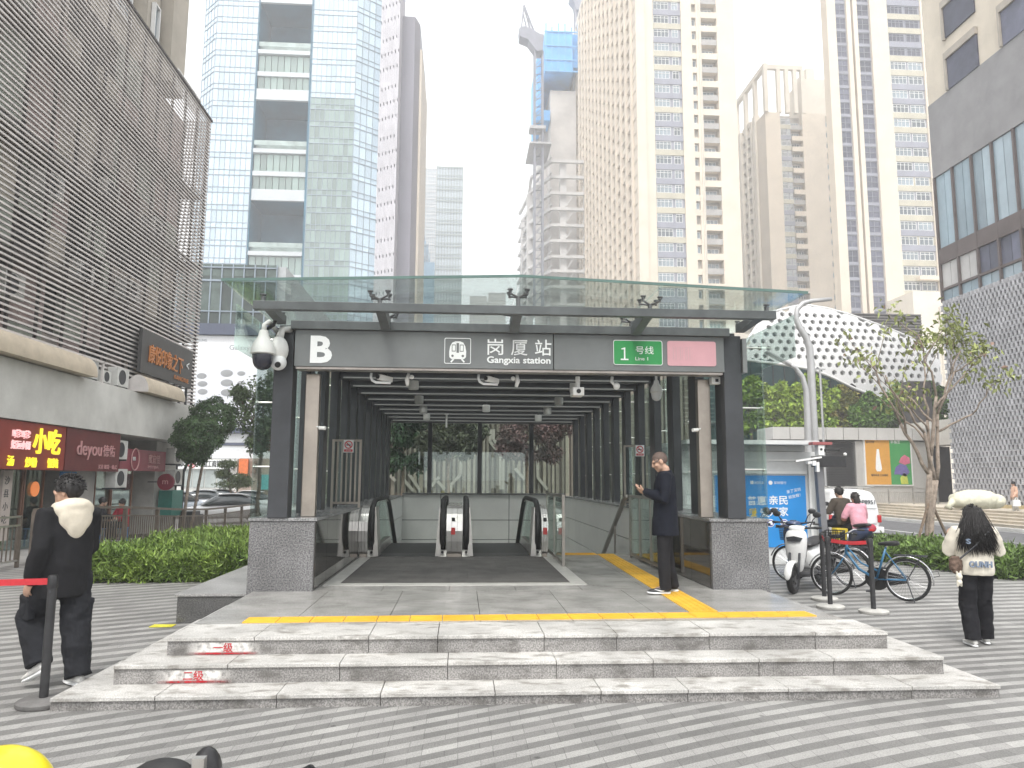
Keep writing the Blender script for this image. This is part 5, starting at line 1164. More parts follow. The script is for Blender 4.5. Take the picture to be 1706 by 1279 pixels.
b = MB(); b.tube([(u2(321)+0.28*math.cos(2*math.pi*i/20), v_-0.27, uz2(773)+0.28*math.sin(2*math.pi*i/20)) for i in range(21)], 0.045, 6); b.box(u2(321)-0.12,u2(321)+0.12,v_-0.28,v_-0.255,uz2(773)-0.12,uz2(773)+0.12); b.build('round_mark', mat('bank_red', (0.55,0.04,0.05), 0.5), BK)
for i in range(4):
    a = 303+i*20; MB().box(u2(a), u2(a+18), v_-0.06, v_-0.01, uz2(812), uz2(783)).build('window', mat('bank_window', (0.42,0.47,0.46), 0.15, 0, 0.15, 0.5, spec=0.8), BK)
OS = facade('orange_shop', 'small shop front with bright orange panel beside the bank', 'shop', (-16, YP-2, 0)); b = MB(); b.box(u2(399), u2(470), v_-0.1, YP-0.52, -0.5, uz2(763)); b.build('wall', mat('shop_tan', (0.42,0.33,0.27), 0.7, 0, 0.2, 0.5), OS)
b = MB(); b.box(u2(400), u2(415), v_-0.4, v_-0.11, uz2(792), uz2(764)); b.build('orange_panel', mat('orange_panel', (0.72,0.18,0.05), 0.5), OS); b = MB(); b.box(u2(418), u2(428), v_-0.3, v_-0.11, uz2(788), uz2(768)); b.build('poster', mat('poster_brown', (0.22,0.14,0.10), 0.5), OS); b = MB(); b.box(u2(432),u2(455),v_-0.3,v_-0.11,uz2(815),uz2(790)); b.build('teal_panel', mat('teal_panel', (0.10,0.42,0.42), 0.5), OS)

# striped wall behind the station
SW = facade('striped_wall', 'wall of vertical pale slats with branching relief behind the rear glass', 'wall', (1.2, 34, 0)); ysw = 34.0
b = MB(); s = MB(); rnd = random.Random(5)
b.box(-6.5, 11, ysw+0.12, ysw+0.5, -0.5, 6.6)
m_s1 = mat('slat_shaded', (0.20,0.185,0.145), 0.7, 0, 0.12, 2, isl=0.35)  # slats and relief darkened: shade of trees and overcast in their colour
x = -6.5
while x < 11:
    wd = rnd.uniform(0.10,0.17); s.box(x, x+wd, ysw-0.05, ysw+0.119, -0.45, 6.6); x += wd+rnd.uniform(0.06,0.12)
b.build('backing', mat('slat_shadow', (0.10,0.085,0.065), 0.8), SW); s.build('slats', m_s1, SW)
s = MB(); zz_ = lambda p: az(800, p, ysw-0.1); xx_ = lambda p: ax(p, 760, ysw-0.1)
for P in ([(818,715),(816,735),(834,758),(834,815)],[(822,715),(822,732),(838,752),(838,815)],[(858,722),(874,742),(890,742)],[(862,718),(878,738)],[(895,740),(896,795),(912,815)],[(768,765),(768,790),(752,808),(752,820)],[(720,810),(732,795)],[(858,780),(874,798)],[(672,798),(690,818)],[(682,790),(702,818)],[(648,790),(660,802)],[(728,800),(742,815)]):
    for (p0,q0),(p1,q1) in zip(P, P[1:]): s.obox((xx_(p0),ysw-0.12,zz_(q0)),(xx_(p1),ysw-0.12,zz_(q1)),0.13,0.11,(0,1,0))
s.build('branch_relief', mat('relief_shaded', (0.30,0.29,0.245), 0.6, 0, 0.06, 2), SW)

# ================================================================== RIGHT: GREY BUILDING WITH LATTICE BRICK, PODIUM, SHELL ROOF
YDf = 44.0; XD = ax(1590, 815, YDf)
DB = facade('lattice_building', 'grey building with big dark framed windows over a lattice brick wall', 'building', (XD+5, 38, 0)); dz = lambda px_, py_: at(px_, py_, X=XD).z; dy = lambda px_, py_: at(px_, py_, X=XD).y
ztop = az(1555, 178, YDf); zlat = az(1580, 505, YDf); zsill = az(1572, 478, YDf); yA = 26
m_gc = mat('grey_board_concrete', (0.27,0.265,0.27), 0.75, 0, 0.10, 0.6)
zw0 = az(1562, 298, YDf)
b = MB(); b.box(XD, XD+14, yA, YDf, zw0, ztop); b.build('grey_wall', m_gc, DB)
b = MB(); b.box(XD+0.05, XD+14, yA, YDf-0.03, ztop+0.003, 36); b.build('upper_wall', mat('cream_stone_tile', (0.60,0.54,0.45), 0.8, 0, 0.06, 0.6), DB)
for yv in (41.1, 36.4):
    for zf in (ztop-0.4, ztop+3.0, ztop+6.4):
        q_ = MB(); q_.box(XD-0.16, XD+0.04, yv-2.0, yv+0.9, zf+2.4, zf+2.85); q_.box(XD-0.16, XD+0.04, yv+0.75, yv+0.9, max(zf+0.3,ztop+0.01), zf+2.4); q_.build('bay_frame', mat('bay_taupe', (0.40,0.36,0.31), 0.7, 0, 0.1, 1), DB)
        if zf > ztop-0.5: MB().box(XD-0.05, XD+0.045, yv-1.95, yv+0.74, zf+0.4, zf+2.38).build('bay_window', M_dglass, DB)
b = MB(); b.box(XD+0.35, XD+14, yA, YDf-0.02, zlat, zw0-0.002); b.build('recess_wall', mat('bronze_shadow', (0.055,0.045,0.045), 0.6, 0, 0.1, 1), DB)
# framed window grid in two rows
m_br = mat('bronze_frame', (0.13,0.105,0.10), 0.5, 0.3, 0.1, 1); m_bg = mat('blue_office_glass', (0.28,0.36,0.41), 0.06, 0, 0.1, 0.3, spec=0.9, obj_rand=0.25); m_bld = mat('pale_blind', (0.50,0.49,0.48), 0.5, 0, 0.08, 0.5)
zr = [zlat, az(1576,470,YDf), az(1572,418,YDf), az(1568,385,YDf), zw0]
zr = [zlat, zlat+0.8, zlat+2.5, zlat+3.35, zw0]
b = MB(); yy = [YDf-0.02-i*1.72 for i in range(10)]
for yv in yy: b.box(XD-0.04, XD+0.34, yv-0.14, yv, zlat, zw0-0.003)
for z in zr[1:4]: b.box(XD-0.02, XD+0.33, yA, YDf-0.03, z-0.07, z+0.07)
b.box(XD-0.03, XD+0.33, yA, YDf-0.03, zr[2]+0.071, zr[3]-0.071)
b.build('window_grid', m_br, DB)
for i in range(9):
    y1, y0 = yy[i]-0.141, yy[i+1]+0.001
    for a, c_, mm in ((zr[0]+0.02, zr[1]-0.071, m_bg), (zr[1]+0.071, zr[2]-0.071, m_bld if i in (0,1) else M_dglass), (zr[3]+0.071, zr[4]-0.01, m_bg)):
        ym = (y0+y1)/2
        for k0, k1 in ((y0, ym-0.02), (ym+0.02, y1)): MB().box(XD+0.10, XD+0.13, k0, k1, a, c_).build('window_pane', mm, DB)
# lattice of bricks, real holes
b = MB(); zz = -0.2; s_ = 0.36; r = 0
while zz < zlat-0.05:
    yv = yA+(0.16 if r%2 else 0)
    while yv < YDf-0.15:
        b.box(XD-0.11, XD+0.06, yv, yv+0.15, zz+0.065, zz+0.30); yv += 0.32
    b.box(XD-0.09, XD+0.05, yA, YDf, zz, zz+0.06); zz += 0.305; r += 1
b.build('lattice_brick', mat('lattice_grey', (0.42,0.42,0.44), 0.7, 0, 0.1, 1, isl=0.12), DB)
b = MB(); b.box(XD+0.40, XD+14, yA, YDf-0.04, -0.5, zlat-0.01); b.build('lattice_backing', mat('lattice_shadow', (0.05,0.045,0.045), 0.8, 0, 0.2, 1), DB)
b = MB(); b.box(XD-0.5, XD-0.12, yA, YDf, -0.5, 0.55); b.build('stone_base', mat('ochre_base', (0.50,0.40,0.22), 0.7, 0, 0.1, 1), DB)
# block with posters and louvres below the shell
YK = 50.0; kx = lambda p: ax(p, 780, YK); kz_ = lambda p: az(1450, p, YK)
PK = facade('louvre_pavilion', 'pale tiled pavilion with dark louvres and a framed poster', 'building', (24, YK, 0))
m_pt = mat('pavilion_tile', (0.46,0.45,0.43), 0.6, 0, 0.06, 0.6)
b = MB(); b.box(kx(1427), kx(1556), YK, YK+2.6, -0.5, kz_(735)); b.box(kx(1356), kx(1426.8), YK+0.6, YK+2.6, -0.5, kz_(735)); b.build('wall', m_pt, PK)
b = MB(); e = [1287,1316,1346,1376,1405,1430,1460,1490,1520,1557]
for a, c_ in zip(e, e[1:]): b.box(kx(a)+0.02, kx(c_)-0.02, YK-0.25, YK+2.55, kz_(733), kz_(713))
b.build('parapet_panels', mat('parapet_tile', (0.55,0.54,0.52), 0.6, 0, 0.06, 0.6), PK)
b = MB(); b.box(kx(1300), kx(1426), YK+0.45, YK+0.59, 0, kz_(735)-0.02)
for i in range(36): z = 0.3+i*(kz_(737)-0.3)/36; b.add([(kx(1380),YK+0.05,z),(kx(1426)-0.02,YK+0.05,z),(kx(1426)-0.02,YK+0.3,z+0.10),(kx(1380),YK+0.3,z+0.10)],[(0,1,2,3)]); 
b.build('louvres', mat('louvre_dark', (0.17,0.165,0.165), 0.5, 0.2, 0.1, 1), PK)
PO = thing('framed_poster', 'framed poster, half orange and half green, on pavilion wall', 'poster', (kx(1480), YK-0.2, kz_(808)))
b = MB(); b.box(kx(1439), kx(1519), YK-0.12, YK-0.01, kz_(809), kz_(727)); b.build('frame', M_wfr, PO)
b = MB(); b.box(kx(1441.5), kx(1482), YK-0.135, YK-0.121, kz_(807), kz_(729)); b.build('orange_half', mat('poster_orange', (0.66,0.33,0.06), 0.5, 0, 0.05, 1), PO)
b = MB(); b.box(kx(1482), kx(1516.5), YK-0.135, YK-0.121, kz_(807), kz_(729)); b.build('green_half', mat('poster_green', (0.06,0.30,0.09), 0.5, 0, 0.05, 1), PO)
b = MB(); yv = YK-0.14
bot = [(1457,781),(1458.5,762),(1460.5,748),(1464,748),(1465,762),(1467.5,781),(1465,785),(1459,785)]
b.prism([(kx(p),kz_(q_)) for p,q_ in bot][::-1], 'y', yv-0.012, yv); b.build('bottle_figure', M_lwhite, PO)
text('锦年有余 三水春秋', 0.16, M_dark, PO, (kx(1449), yv, kz_(793)), width=kx(1477)-kx(1449), depth=0.01, bold=0.01); text('城市印象', 0.15, m_yl if False else M_dark, PO, (kx(1443), yv, kz_(738)), width=0.6, depth=0.01)
def blob(pts, mm, nm='flower_figure'):
    bb = MB(); bb.prism([(kx(p),kz_(q_)) for p,q_ in pts][::-1], 'y', yv-0.010, yv); bb.build(nm, mm, PO)
blob([(1487,790),(1490,778),(1498,772),(1508,775),(1513,786),(1506,794),(1496,790)], mat('poster_violet',(0.16,0.13,0.35),0.5)); blob([(1496,770),(1500,762),(1506,757),(1514,762),(1515,771),(1506,774)], mat('poster_rose',(0.62,0.16,0.25),0.5)); blob([(1498,806),(1497,796),(1503,787),(1508,790),(1510,806)], mat('poster_lime',(0.50,0.55,0.08),0.5))
text('幸福里', 0.3, M_lwhite, PO, (kx(1484), yv, kz_(738)), width=kx(1500)-kx(1484), depth=0.01)
# black box for doorway shade and white block between pavilion and lattice building
b = MB(); b.box(kx(1558), kx(1597), YK-2, YK+4, kz_(741), kz_(700)); b.build('white_lintel', mat('lintel_white', (0.66,0.63,0.58), 0.7, 0, 0.05, 0.5), PK)
b = MB(); b.box(kx(1550), kx(1600), YK+1, YK+4, -0.5, kz_(742)); b.build('doorway_shade', mat('doorway_black', (0.03,0.022,0.022), 0.6), PK)
b = MB(); b.box(kx(1562), kx(1600), YK+2.62, YK+3.6, kz_(705), kz_(625)); b.build('dark_upper', mat('slate_dark', (0.10,0.09,0.09), 0.7), PK)
# perforated white shell roof: hexagonal cups cut into a thick skin
YS_ = 56.0
SH = facade('perforated_roof', 'large white curved roof shell full of hexagonal holes', 'roof', (27, YS_, 0)); hx = lambda p, q_: at(p, q_, Y=YS_)
poly_px = [(1232,590),(1252,562),(1275,532),(1305,510),(1360,496),(1400,502),(1440,513),(1500,534),(1545,551),(1600,573),(1600,690),(1540,690),(1500,672),(1460,655),(1430,645),(1393,628),(1360,615),(1320,608),(1290,604),(1240,598)]
poly = [(hx(p,q_).x, hx(p,q_).z) for p,q_ in poly_px]
def inside(x, z):
    c_ = False; n_ = len(poly)
    for i in range(n_):
        (x1,z1),(x2,z2) = poly[i], poly[(i+1)%n_]
        if (z1 > z) != (z2 > z) and x < (x2-x1)*(z-z1)/(z2-z1)+x1: c_ = not c_
    return c_
def snap(x, z):
    best = None
    for i in range(len(poly)):
        a = Vector(poly[i]); b_ = Vector(poly[(i+1)%len(poly)]); d_ = b_-a; t_ = max(0,min(1,(Vector((x,z))-a).dot(d_)/d_.length_squared)); p_ = a+d_*t_; dd = (p_-Vector((x,z))).length
        if best is None or dd < best[0]: best = (dd, p_)
    return best[1]
def surf(x, z): return YS_ + 0.03*(x-22)**2*0.25 + 0.22*(z-9)**2*0.18
b = MB(); pitch = 0.70; zmin = min(p[1] for p in poly); zmax = max(p[1] for p in poly); xmin = min(p[0] for p in poly); xmax = max(p[0] for p in poly)
row = 0; z = zmin-1
while z < zmax+1:
    x = xmin-1+(pitch/2 if row%2 else 0)
    while x < xmax+1:
        if inside(x, z):
            H = [(x+pitch/math.sqrt(3)*math.sin(R(60*i)), z+pitch/math.sqrt(3)*math.cos(R(60*i))) for i in range(6)]
            ok = all(inside(*h_) for h_ in H)
            Hs = [h_ if inside(*h_) else tuple(snap(*h_)) for h_ in H]
            o = [(p_[0], surf(*p_), p_[1]) for p_ in Hs]
            if ok:
                i1 = [(x+(p_[0]-x)*0.58, z+(p_[1]-z)*0.58) for p_ in H]; i2 = [(x+(p_[0]-x)*0.42+0.03, z+(p_[1]-z)*0.42) for p_ in H]
                a1 = [(p_[0], surf(*p_), p_[1]) for p_ in i1]; a2 = [(p_[0], surf(*p_)+0.30, p_[1]) for p_ in i2]
                vs = o+a1+a2; fs = []
                for i in range(6): j = (i+1)%6; fs += [(i,j,6+j,6+i)]
                b.mt(0).add(vs, fs); fs = [(i,(i+1)%6,6+(i+1)%6,6+i) for i in range(6)]
                b.mt(0).add(a1+a2, fs); b.mt(1).add(a2, [(0,1,2,3,4,5)])
            else: b.mt(0).add(o, [(0,1,2,3,4,5)])
        x += pitch
    z += pitch*math.sqrt(3)/2; row += 1
b.build('perforated_skin', [mat('shell_white', (0.74,0.74,0.74), 0.55, 0, 0.05, 0.3), mat('cup_grey', (0.20,0.20,0.20), 0.7)], SH)
e = MB(); e.tube([(p[0], surf(*p)+0.05, p[1]) for p in poly+[poly[0]]], 0.11, 6); e.build('shell_edge', MATS['shell_white'], SH, smooth=True)
b = MB(); b.box(hx(1150,600).x, hx(1600,600).x, YS_+6, YS_+7, -0.5, hx(1300,490).z-3.5); b.build('dark_glass_wall', mat('teal_dark_glass', (0.045,0.085,0.09), 0.12, 0, 0.2, 0.3), SH)
b = MB()
for i in range(24): x = hx(1150,600).x+i*1.0; b.box(x, x+0.08, YS_+5.9, YS_+5.99, -0.5, hx(1300,490).z-3.5)
for z in (3.5, 6.5): b.box(hx(1150,600).x, hx(1600,600).x, YS_+5.85, YS_+5.89, z, z+0.1)
b.build('glass_mullions', M_dark, SH)
b = MB(); b.box(hx(1300,600).x, hx(1400,600).x, YS_+16, YS_+20, -0.5, hx(1450,492).z+0.0); b.build('rear_wall', m_cream2, SH)
b = MB(); b.box(hx(1465,500).x, hx(1610,500).x, YS_+6, YS_+9, -0.5, az(1540,524,YS_+6)); b.build('dark_louvre_band', mat('band_louvre', (0.16,0.15,0.15), 0.7, 0, 0.1, 2), SH)
b = MB()
for i in range(10): z = az(1540,524,YS_+6)-0.25*i; b.box(hx(1465,500).x, hx(1610,500).x, YS_+5.9, YS_+5.99, z-0.1, z)
b.build('band_slats', mat('band_slat', (0.24,0.23,0.22), 0.6), SH)
# ================================================================== VEGETATION
def leafmat(name, c, c2, rnd_=0.45):
    m = mat(name, c, 0.55, 0, 0, 1.3, col2=c2, isl=rnd_, spec=0.35)
    b = m.node_tree.nodes['Principled BSDF']
    b.inputs['Subsurface Weight'].default_value = 0.0
    return m
def leaf_mesh(name, pts, nrm, ln, wd, m, parent, droop=0.2, fold=0.25):
    """one leaf per point: two quads folded along the midrib"""
    n = len(pts); pts = np.asarray(pts, float); nrm = np.asarray(nrm, float)
    nrm /= np.linalg.norm(nrm, axis=1, keepdims=True)+1e-9
    a = rng.normal(size=(n,3)); a -= nrm*(a*nrm).sum(1, keepdims=True); a[:,2] -= droop; a /= np.linalg.norm(a, axis=1, keepdims=True)+1e-9
    b = np.cross(nrm, a); L_ = ln*rng.uniform(0.6,1.25,(n,1)); W_ = wd*rng.uniform(0.7,1.2,(n,1))
    p0 = pts; p1 = pts+a*L_*0.5+b*W_*0.5+nrm*W_*fold; p2 = pts+a*L_-nrm*L_*0.12; p3 = pts+a*L_*0.5-b*W_*0.5+nrm*W_*fold
    V = np.stack([p0,p1,p2,p3],1).reshape(-1,3)
    off = OFF.get(parent.name, Vector((0,0,0))) if parent else Vector((0,0,0)); V = V-np.array(off)
    me = bpy.data.meshes.new(name); me.vertices.add(n*4); me.vertices.foreach_set('co', V.ravel())
    me.loops.add(n*6); idx = np.arange(n)[:,None]*4+np.array([0,1,2,0,2,3])[None,:]; me.loops.foreach_set('vertex_index', idx.ravel().astype(np.int32))
    me.polygons.add(n*2); me.polygons.foreach_set('loop_start', (np.arange(n*2)*3).astype(np.int32)); me.polygons.foreach_set('loop_total', np.full(n*2,3,np.int32))
    me.update(calc_edges=True); me.materials.append(m); o = bpy.data.objects.new(name, me); COL.objects.link(o); OFF[o.name] = off
    if parent: o.parent = parent
    return o
def clump(c, r, n, shell=0.55):
    """points and outward normals through a knobbly ellipsoid"""
    d = rng.normal(size=(n,3)); d /= np.linalg.norm(d, axis=1, keepdims=True)
    k = rng.uniform(shell, 1.0, (n,1))**0.7
    kn = 1+0.16*np.sin(d[:,:1]*7+c[0]*3)*np.cos(d[:,1:2]*6+c[1])+0.10*np.sin(d[:,2:3]*9+c[2])
    p = np.array(c)+d*k*kn*np.array(r); nn = d*0.8+rng.normal(size=(n,3))*0.55; nn[:,2] += 0.35
    return p, nn
def limb(mb, p, q, r0, r1, n=5, wob=0.05):
    p = Vector(p); q = Vector(q); P = []; Rr = []
    for i in range(n+1):
        t_ = i/n; v_ = p.lerp(q, t_)
        if 0 < i < n: v_ += Vector((random.uniform(-1,1), random.uniform(-1,1), random.uniform(-0.5,0.5)))*wob
        P.append(v_); Rr.append(r0+(r1-r0)*t_)
    mb.tube(P, Rr, 7); return P
m_bark = mat('bark', (0.20,0.15,0.11), 0.9, 0, 0.25, 12, bump=0.4, bscale=40); m_bark2 = mat('pale_bark', (0.33,0.27,0.22), 0.9, 0, 0.25, 8, bump=0.4, bscale=30)
def tree(name, label, base, clumps, m_leaf, n_per, ln, wd, trunk_r, fork=None, group=None, bark=None, shell=0.5):
    t = thing(name, label, 'tree', base, group); base = Vector(base); tb = MB()
    top = Vector(fork) if fork else Vector(clumps[0][0])
    limb(tb, base, top, trunk_r, trunk_r*0.7, 6, trunk_r*0.35)
    for c, r in clumps:
        c = Vector(c); P = limb(tb, top, c, trunk_r*0.55, trunk_r*0.18, 5, (c-top).length*0.06)
        for k in range(4):
            d = Vector((random.uniform(-1,1),random.uniform(-1,1),random.uniform(-0.3,1))).normalized(); e = c+Vector((d.x*r[0],d.y*r[1],d.z*r[2]))*0.8
            limb(tb, P[3], e, trunk_r*0.22, trunk_r*0.06, 4, 0.05)
    tb.build('trunk', bark or m_bark, t, smooth=True)
    ps = []; ns = []
    for c, r in clumps:
        # break every clump into smaller puffs so that the outline is uneven and gaps remain
        k = 7
        for i in range(k):
            d = rng.normal(size=3); d /= np.linalg.norm(d); cc = np.array(c)+d*np.array(r)*0.62
            p, n_ = clump(cc, np.array(r)*rng.uniform(0.38,0.55), n_per//(k+2), shell); ps.append(p); ns.append(n_)
        p, n_ = clump(c, np.array(r)*0.8, n_per*2//(k+2), 0.2); ps.append(p); ns.append(n_)
    leaf_mesh('crown', np.concatenate(ps), np.concatenate(ns), ln, wd, m_leaf, t)
    return t
L_dark = leafmat('leaf_dark', (0.040,0.085,0.035), (0.018,0.042,0.020)); L_mid = leafmat('leaf_mid', (0.17,0.29,0.045), (0.08,0.17,0.035)); L_yel = leafmat('leaf_yellow_green', (0.38,0.48,0.06), (0.15,0.27,0.04)); L_rus = leafmat('leaf_rust', (0.27,0.21,0.06), (0.13,0.19,0.04)); L_pur = leafmat('leaf_plum', (0.16,0.085,0.085), (0.06,0.055,0.045)); L_ol = leafmat('leaf_olive', (0.30,0.33,0.12), (0.19,0.22,0.08)); L_hed = leafmat('leaf_hedge', (0.27,0.38,0.08), (0.10,0.18,0.04))

# round clipped street trees at the left
for (pa, pq, r_, yv, bx, lb) in ((327,728,37,27.5,306,'round clipped street tree, the lower and nearer of the two by the mall corner'),(354,698,36,29.0,318,'round clipped street tree, the taller one behind its neighbour by the mall corner')):
    c = at(pa, pq, Y=yv); rr = r_*yv/1250; base = at(bx, 838, Y=yv); base.z = gz(0,yv)
    t = thing('round_tree', lb, 'tree', base, 'round clipped trees by the mall'); tb = MB(); limb(tb, base, c+Vector((-0.1,0,-rr*0.7)), 0.06, 0.045, 6, 0.02)
    for k in range(6): d = Vector((random.uniform(-1,1),random.uniform(-1,1),random.uniform(-0.2,0.8))); limb(tb, c+Vector((-0.1,0,-rr*0.7)), c+d*rr*0.6, 0.035, 0.012, 4, 0.03)
    tb.build('trunk', m_bark2, t, smooth=True)
    p, n_ = clump(c, (rr,rr,rr*0.98), 5200, 0.75); p2, n2 = clump(c-Vector((0,0,rr*0.75)), (rr*0.6,rr*0.6,rr*0.5), 900, 0.3)
    leaf_mesh('crown', np.concatenate([p,p2]), np.concatenate([n_,n2]), 0.13, 0.06, leafmat('leaf_clipped', (0.075,0.135,0.045), (0.025,0.055,0.022)), t)
P_ = lambda px_, py_, yv: tuple(at(px_, py_, Y=yv))
yv = 31; tree('loose_tree', 'loose leafy tree growing behind the left side glass', (ax(432,800,yv), yv, -0.4), [(P_(418,690,yv),(0.9,0.9,0.8)),(P_(440,650,yv),(0.8,0.9,0.9)),(P_(430,735,yv),(0.6,0.7,0.5)),(P_(452,715,yv),(0.8,0.8,0.8)),(P_(400,655,yv),(0.5,0.5,0.4))], L_ol if False else leafmat('leaf_grey_green',(0.13,0.18,0.08),(0.055,0.09,0.04)), 800, 0.22, 0.08, 0.09, P_(436,730,yv))
yv = 44; t = thing('cloud_pine', 'cloud pruned pine in front of the bank windows', 'tree', (ax(392,820,yv), yv, -0.4)); tb = MB(); limb(tb, (ax(392,820,yv),yv,-0.4), P_(380,775,yv), 0.09, 0.04, 6, 0.1); ps = []; ns = []
for q_, s_, rx_ in ((380,773,0.55),(372,789,0.45),(398,795,0.7),(385,806,0.9),(408,803,0.5)): limb(tb, P_(388,812,yv), P_(q_,s_,yv), 0.05, 0.02, 3, 0.05); p, n_ = clump(P_(q_,s_,yv), (rx_,rx_,0.28), 700, 0.4); ps.append(p); ns.append(n_)
tb.build('trunk', m_bark, t, smooth=True); leaf_mesh('crown', np.concatenate(ps), np.concatenate(ns), 0.16, 0.05, leafmat('leaf_pine',(0.12,0.16,0.06),(0.06,0.09,0.035)), t)
# three trees behind the rear glazing
yv = 29.0
tree('dark_tree', 'dense dark tree behind the left pane of the rear glass', (ax(672,820,yv), yv, -0.4), [(P_(668,725,yv),(0.75,0.7,0.6)),(P_(690,770,yv),(0.5,0.6,0.45)),(P_(655,765,yv),(0.4,0.5,0.5)),(P_(680,700,yv),(1.0,0.8,0.6)),(P_(662,680,yv),(0.9,0.8,0.8))], L_dark, 1300, 0.26, 0.10, 0.08, P_(672,765,yv))
yv = 28.2
tree('forked_tree', 'forked tree with thin dark crown in the middle of the rear glass', (ax(749,820,yv), yv, -0.4), [(P_(730,728,yv),(0.75,0.6,0.55)),(P_(765,735,yv),(0.7,0.6,0.5)),(P_(785,715,yv),(0.6,0.6,0.5)),(P_(745,705,yv),(0.9,0.7,0.5)),(P_(760,680,yv),(1.0,0.8,0.7)),(P_(732,748,yv),(0.45,0.5,0.35)),(P_(778,748,yv),(0.5,0.5,0.4)),(P_(712,735,yv),(0.4,0.5,0.5))], leafmat('leaf_dusk',(0.085,0.095,0.055),(0.04,0.05,0.03)), 1000, 0.22, 0.085, 0.075, P_(747,770,yv))
yv = 30.0
tree('plum_tree', 'plum leaved tree at the right side of the rear glass', (ax(878,820,yv), yv, -0.4), [(P_(860,725,yv),(0.8,0.6,0.5)),(P_(905,720,yv),(0.9,0.6,0.55)),(P_(935,712,yv),(0.6,0.6,0.6)),(P_(870,755,yv),(0.7,0.5,0.45)),(P_(880,695,yv),(1.4,0.8,0.7)),(P_(915,752,yv),(0.55,0.5,0.45)),(P_(845,745,yv),(0.5,0.5,0.4))], L_pur, 1000, 0.21, 0.08, 0.07, P_(880,775,yv))
# crowns over the pavilion
yv = 55.0
for i, (px_, py_, r_, m_, lb) in enumerate(((1250,680,50,L_yel,'yellow green tree behind the kiosk, nearest the station glass'),(1300,684,44,L_yel,'bright yellow green tree left of the arched lamp post'),(1348,676,50,L_yel,'yellow green tree straight behind the two lamp posts'),(1402,690,44,L_rus,'rusty tinged tree right of the lamp posts behind the pavilion'),(1450,698,40,L_mid,'green tree behind the pavilion above the poster'),(1500,688,46,L_mid,'green tree behind the pavilion partly covered by the bare street tree'),(1550,680,40,L_mid,'green tree beside the dark doorway, rightmost behind the pavilion'))):
    c = at(px_, py_, Y=yv+ (i%2)*0.4); r = r_*yv/1250; base = (c.x, c.y, -0.4)
    cl = [((c.x+dx*r, c.y-abs(dx)*0.3, c.z+dz_*r), (r*s_, r*s_*0.7, r*s_*0.75)) for dx, dz_, s_ in ((0,0.35,0.42),(-0.6,-0.05,0.40),(0.6,0.05,0.42),(-0.32,0.62,0.30),(0.30,0.72,0.32),(0.02,0.95,0.22),(0.1,-0.35,0.46),(-0.5,-0.7,0.4),(0.55,-0.65,0.4),(-0.8,0.3,0.22),(0.82,0.4,0.22))]
    tree('broadleaf_tree', lb, base, cl, m_, 520, 0.40, 0.24, 0.14, (c.x, c.y, c.z-r*0.8), 'trees behind the pavilion', shell=0.45)
# sparse multi stemmed street tree with stakes
yv = 17.8; bx = ax(1545, 918, yv); base = (bx, yv, -0.02)
ST_ = thing('street_tree', 'sparse multi stemmed street tree with wooden stakes by the road', 'tree', base); tb = MB(); tips = []
def branch(p, q, r0, r1, depth):
    P = limb(tb, p, q, r0, r1, 5, (Vector(q)-Vector(p)).length*0.045); d = (Vector(q)-Vector(p))
    if depth == 0: tips.append((P[-1], d.normalized())); tips.append((P[3], d.normalized())); return
    for k in range(3 if depth > 1 else 2):
        o = P[random.choice([3,4,5])]; dirv = (d.normalized()+Vector((random.uniform(-1,1),random.uniform(-1,1),random.uniform(-0.15,0.75)))*0.85).normalized()
        branch(o, o+dirv*d.length*random.uniform(0.42,0.66), r1*0.85, r1*0.4, depth-1)
st0 = Vector(base); stems = [((1557,800),(1540,720),(1475,625)),((1548,790),(1500,705),(1450,600)),((1552,800),(1545,700),(1540,610)),((1560,800),(1562,690),(1600,585)),((1550,760),(1560,660),(1530,560)),((1560,720),(1620,690),(1655,640)),((1562,690),(1590,620),(1640,590))]
for i, (a, b_, c) in enumerate(stems[:5]):
    s0 = st0+Vector((random.uniform(-0.08,0.08),random.uniform(-0.08,0.08),0)); yo = random.uniform(-0.35,0.35)
    A_ = at(*a, Y=yv); B_p = at(*b_, Y=yv+yo); C_ = at(*c, Y=yv+yo*2.2)
    limb(tb, s0, A_, 0.066, 0.055, 4, 0.02); limb(tb, A_, B_p, 0.052, 0.034, 5, 0.03); branch(B_p, C_, 0.032, 0.015, 2)
    branch(A_.lerp(B_p,0.8), A_.lerp(B_p,0.8)+Vector((random.uniform(-0.8,0.8),random.uniform(-0.8,0.8),0.9)), 0.03, 0.014, 1)
for a, b_, c in stems[5:]:
    A_ = at(*a, Y=yv); B_p = at(*b_, Y=yv-0.4); C_ = at(*c, Y=yv-0.9); limb(tb, A_, B_p, 0.032, 0.022, 5, 0.03); branch(B_p, C_, 0.02, 0.010, 1)
tb.build('trunk', m_bark2, ST_, smooth=True)
pp = []; nn = []
for p, d in tips:
    k = random.choice([1,3,5,9])
    if p.x > bx+0.1 and p.z > 3.6: k += 9
    for j in range(k):
        q_ = np.array(p)+rng.normal(size=3)*np.array([0.16,0.16,0.12]); pp.append(q_); nn.append(rng.normal(size=3)+np.array([0,0,0.8]))
leaf_mesh('crown', pp, nn, 0.17, 0.095, L_ol, ST_, droop=0.8)
pp2 = [np.array(p)+rng.normal(size=3)*0.12 for p, d in tips if random.random() < 0.35]; leaf_mesh('dry_leaves', pp2, rng.normal(size=(len(pp2),3)), 0.15, 0.09, mat('leaf_dry', (0.36,0.24,0.19), 0.7, 0, 0.1, 2, isl=0.3), ST_, droop=0.8)
sk = MB(); 
for px_, py_, dy_ in ((1521,915,-0.3),(1592,888,0.1),(1545,910,0.8)): g_ = at(px_, 918, Y=yv+dy_); g_.z = 0; sk.tube([g_, at(1549,832,Y=yv)], 0.035, 7)
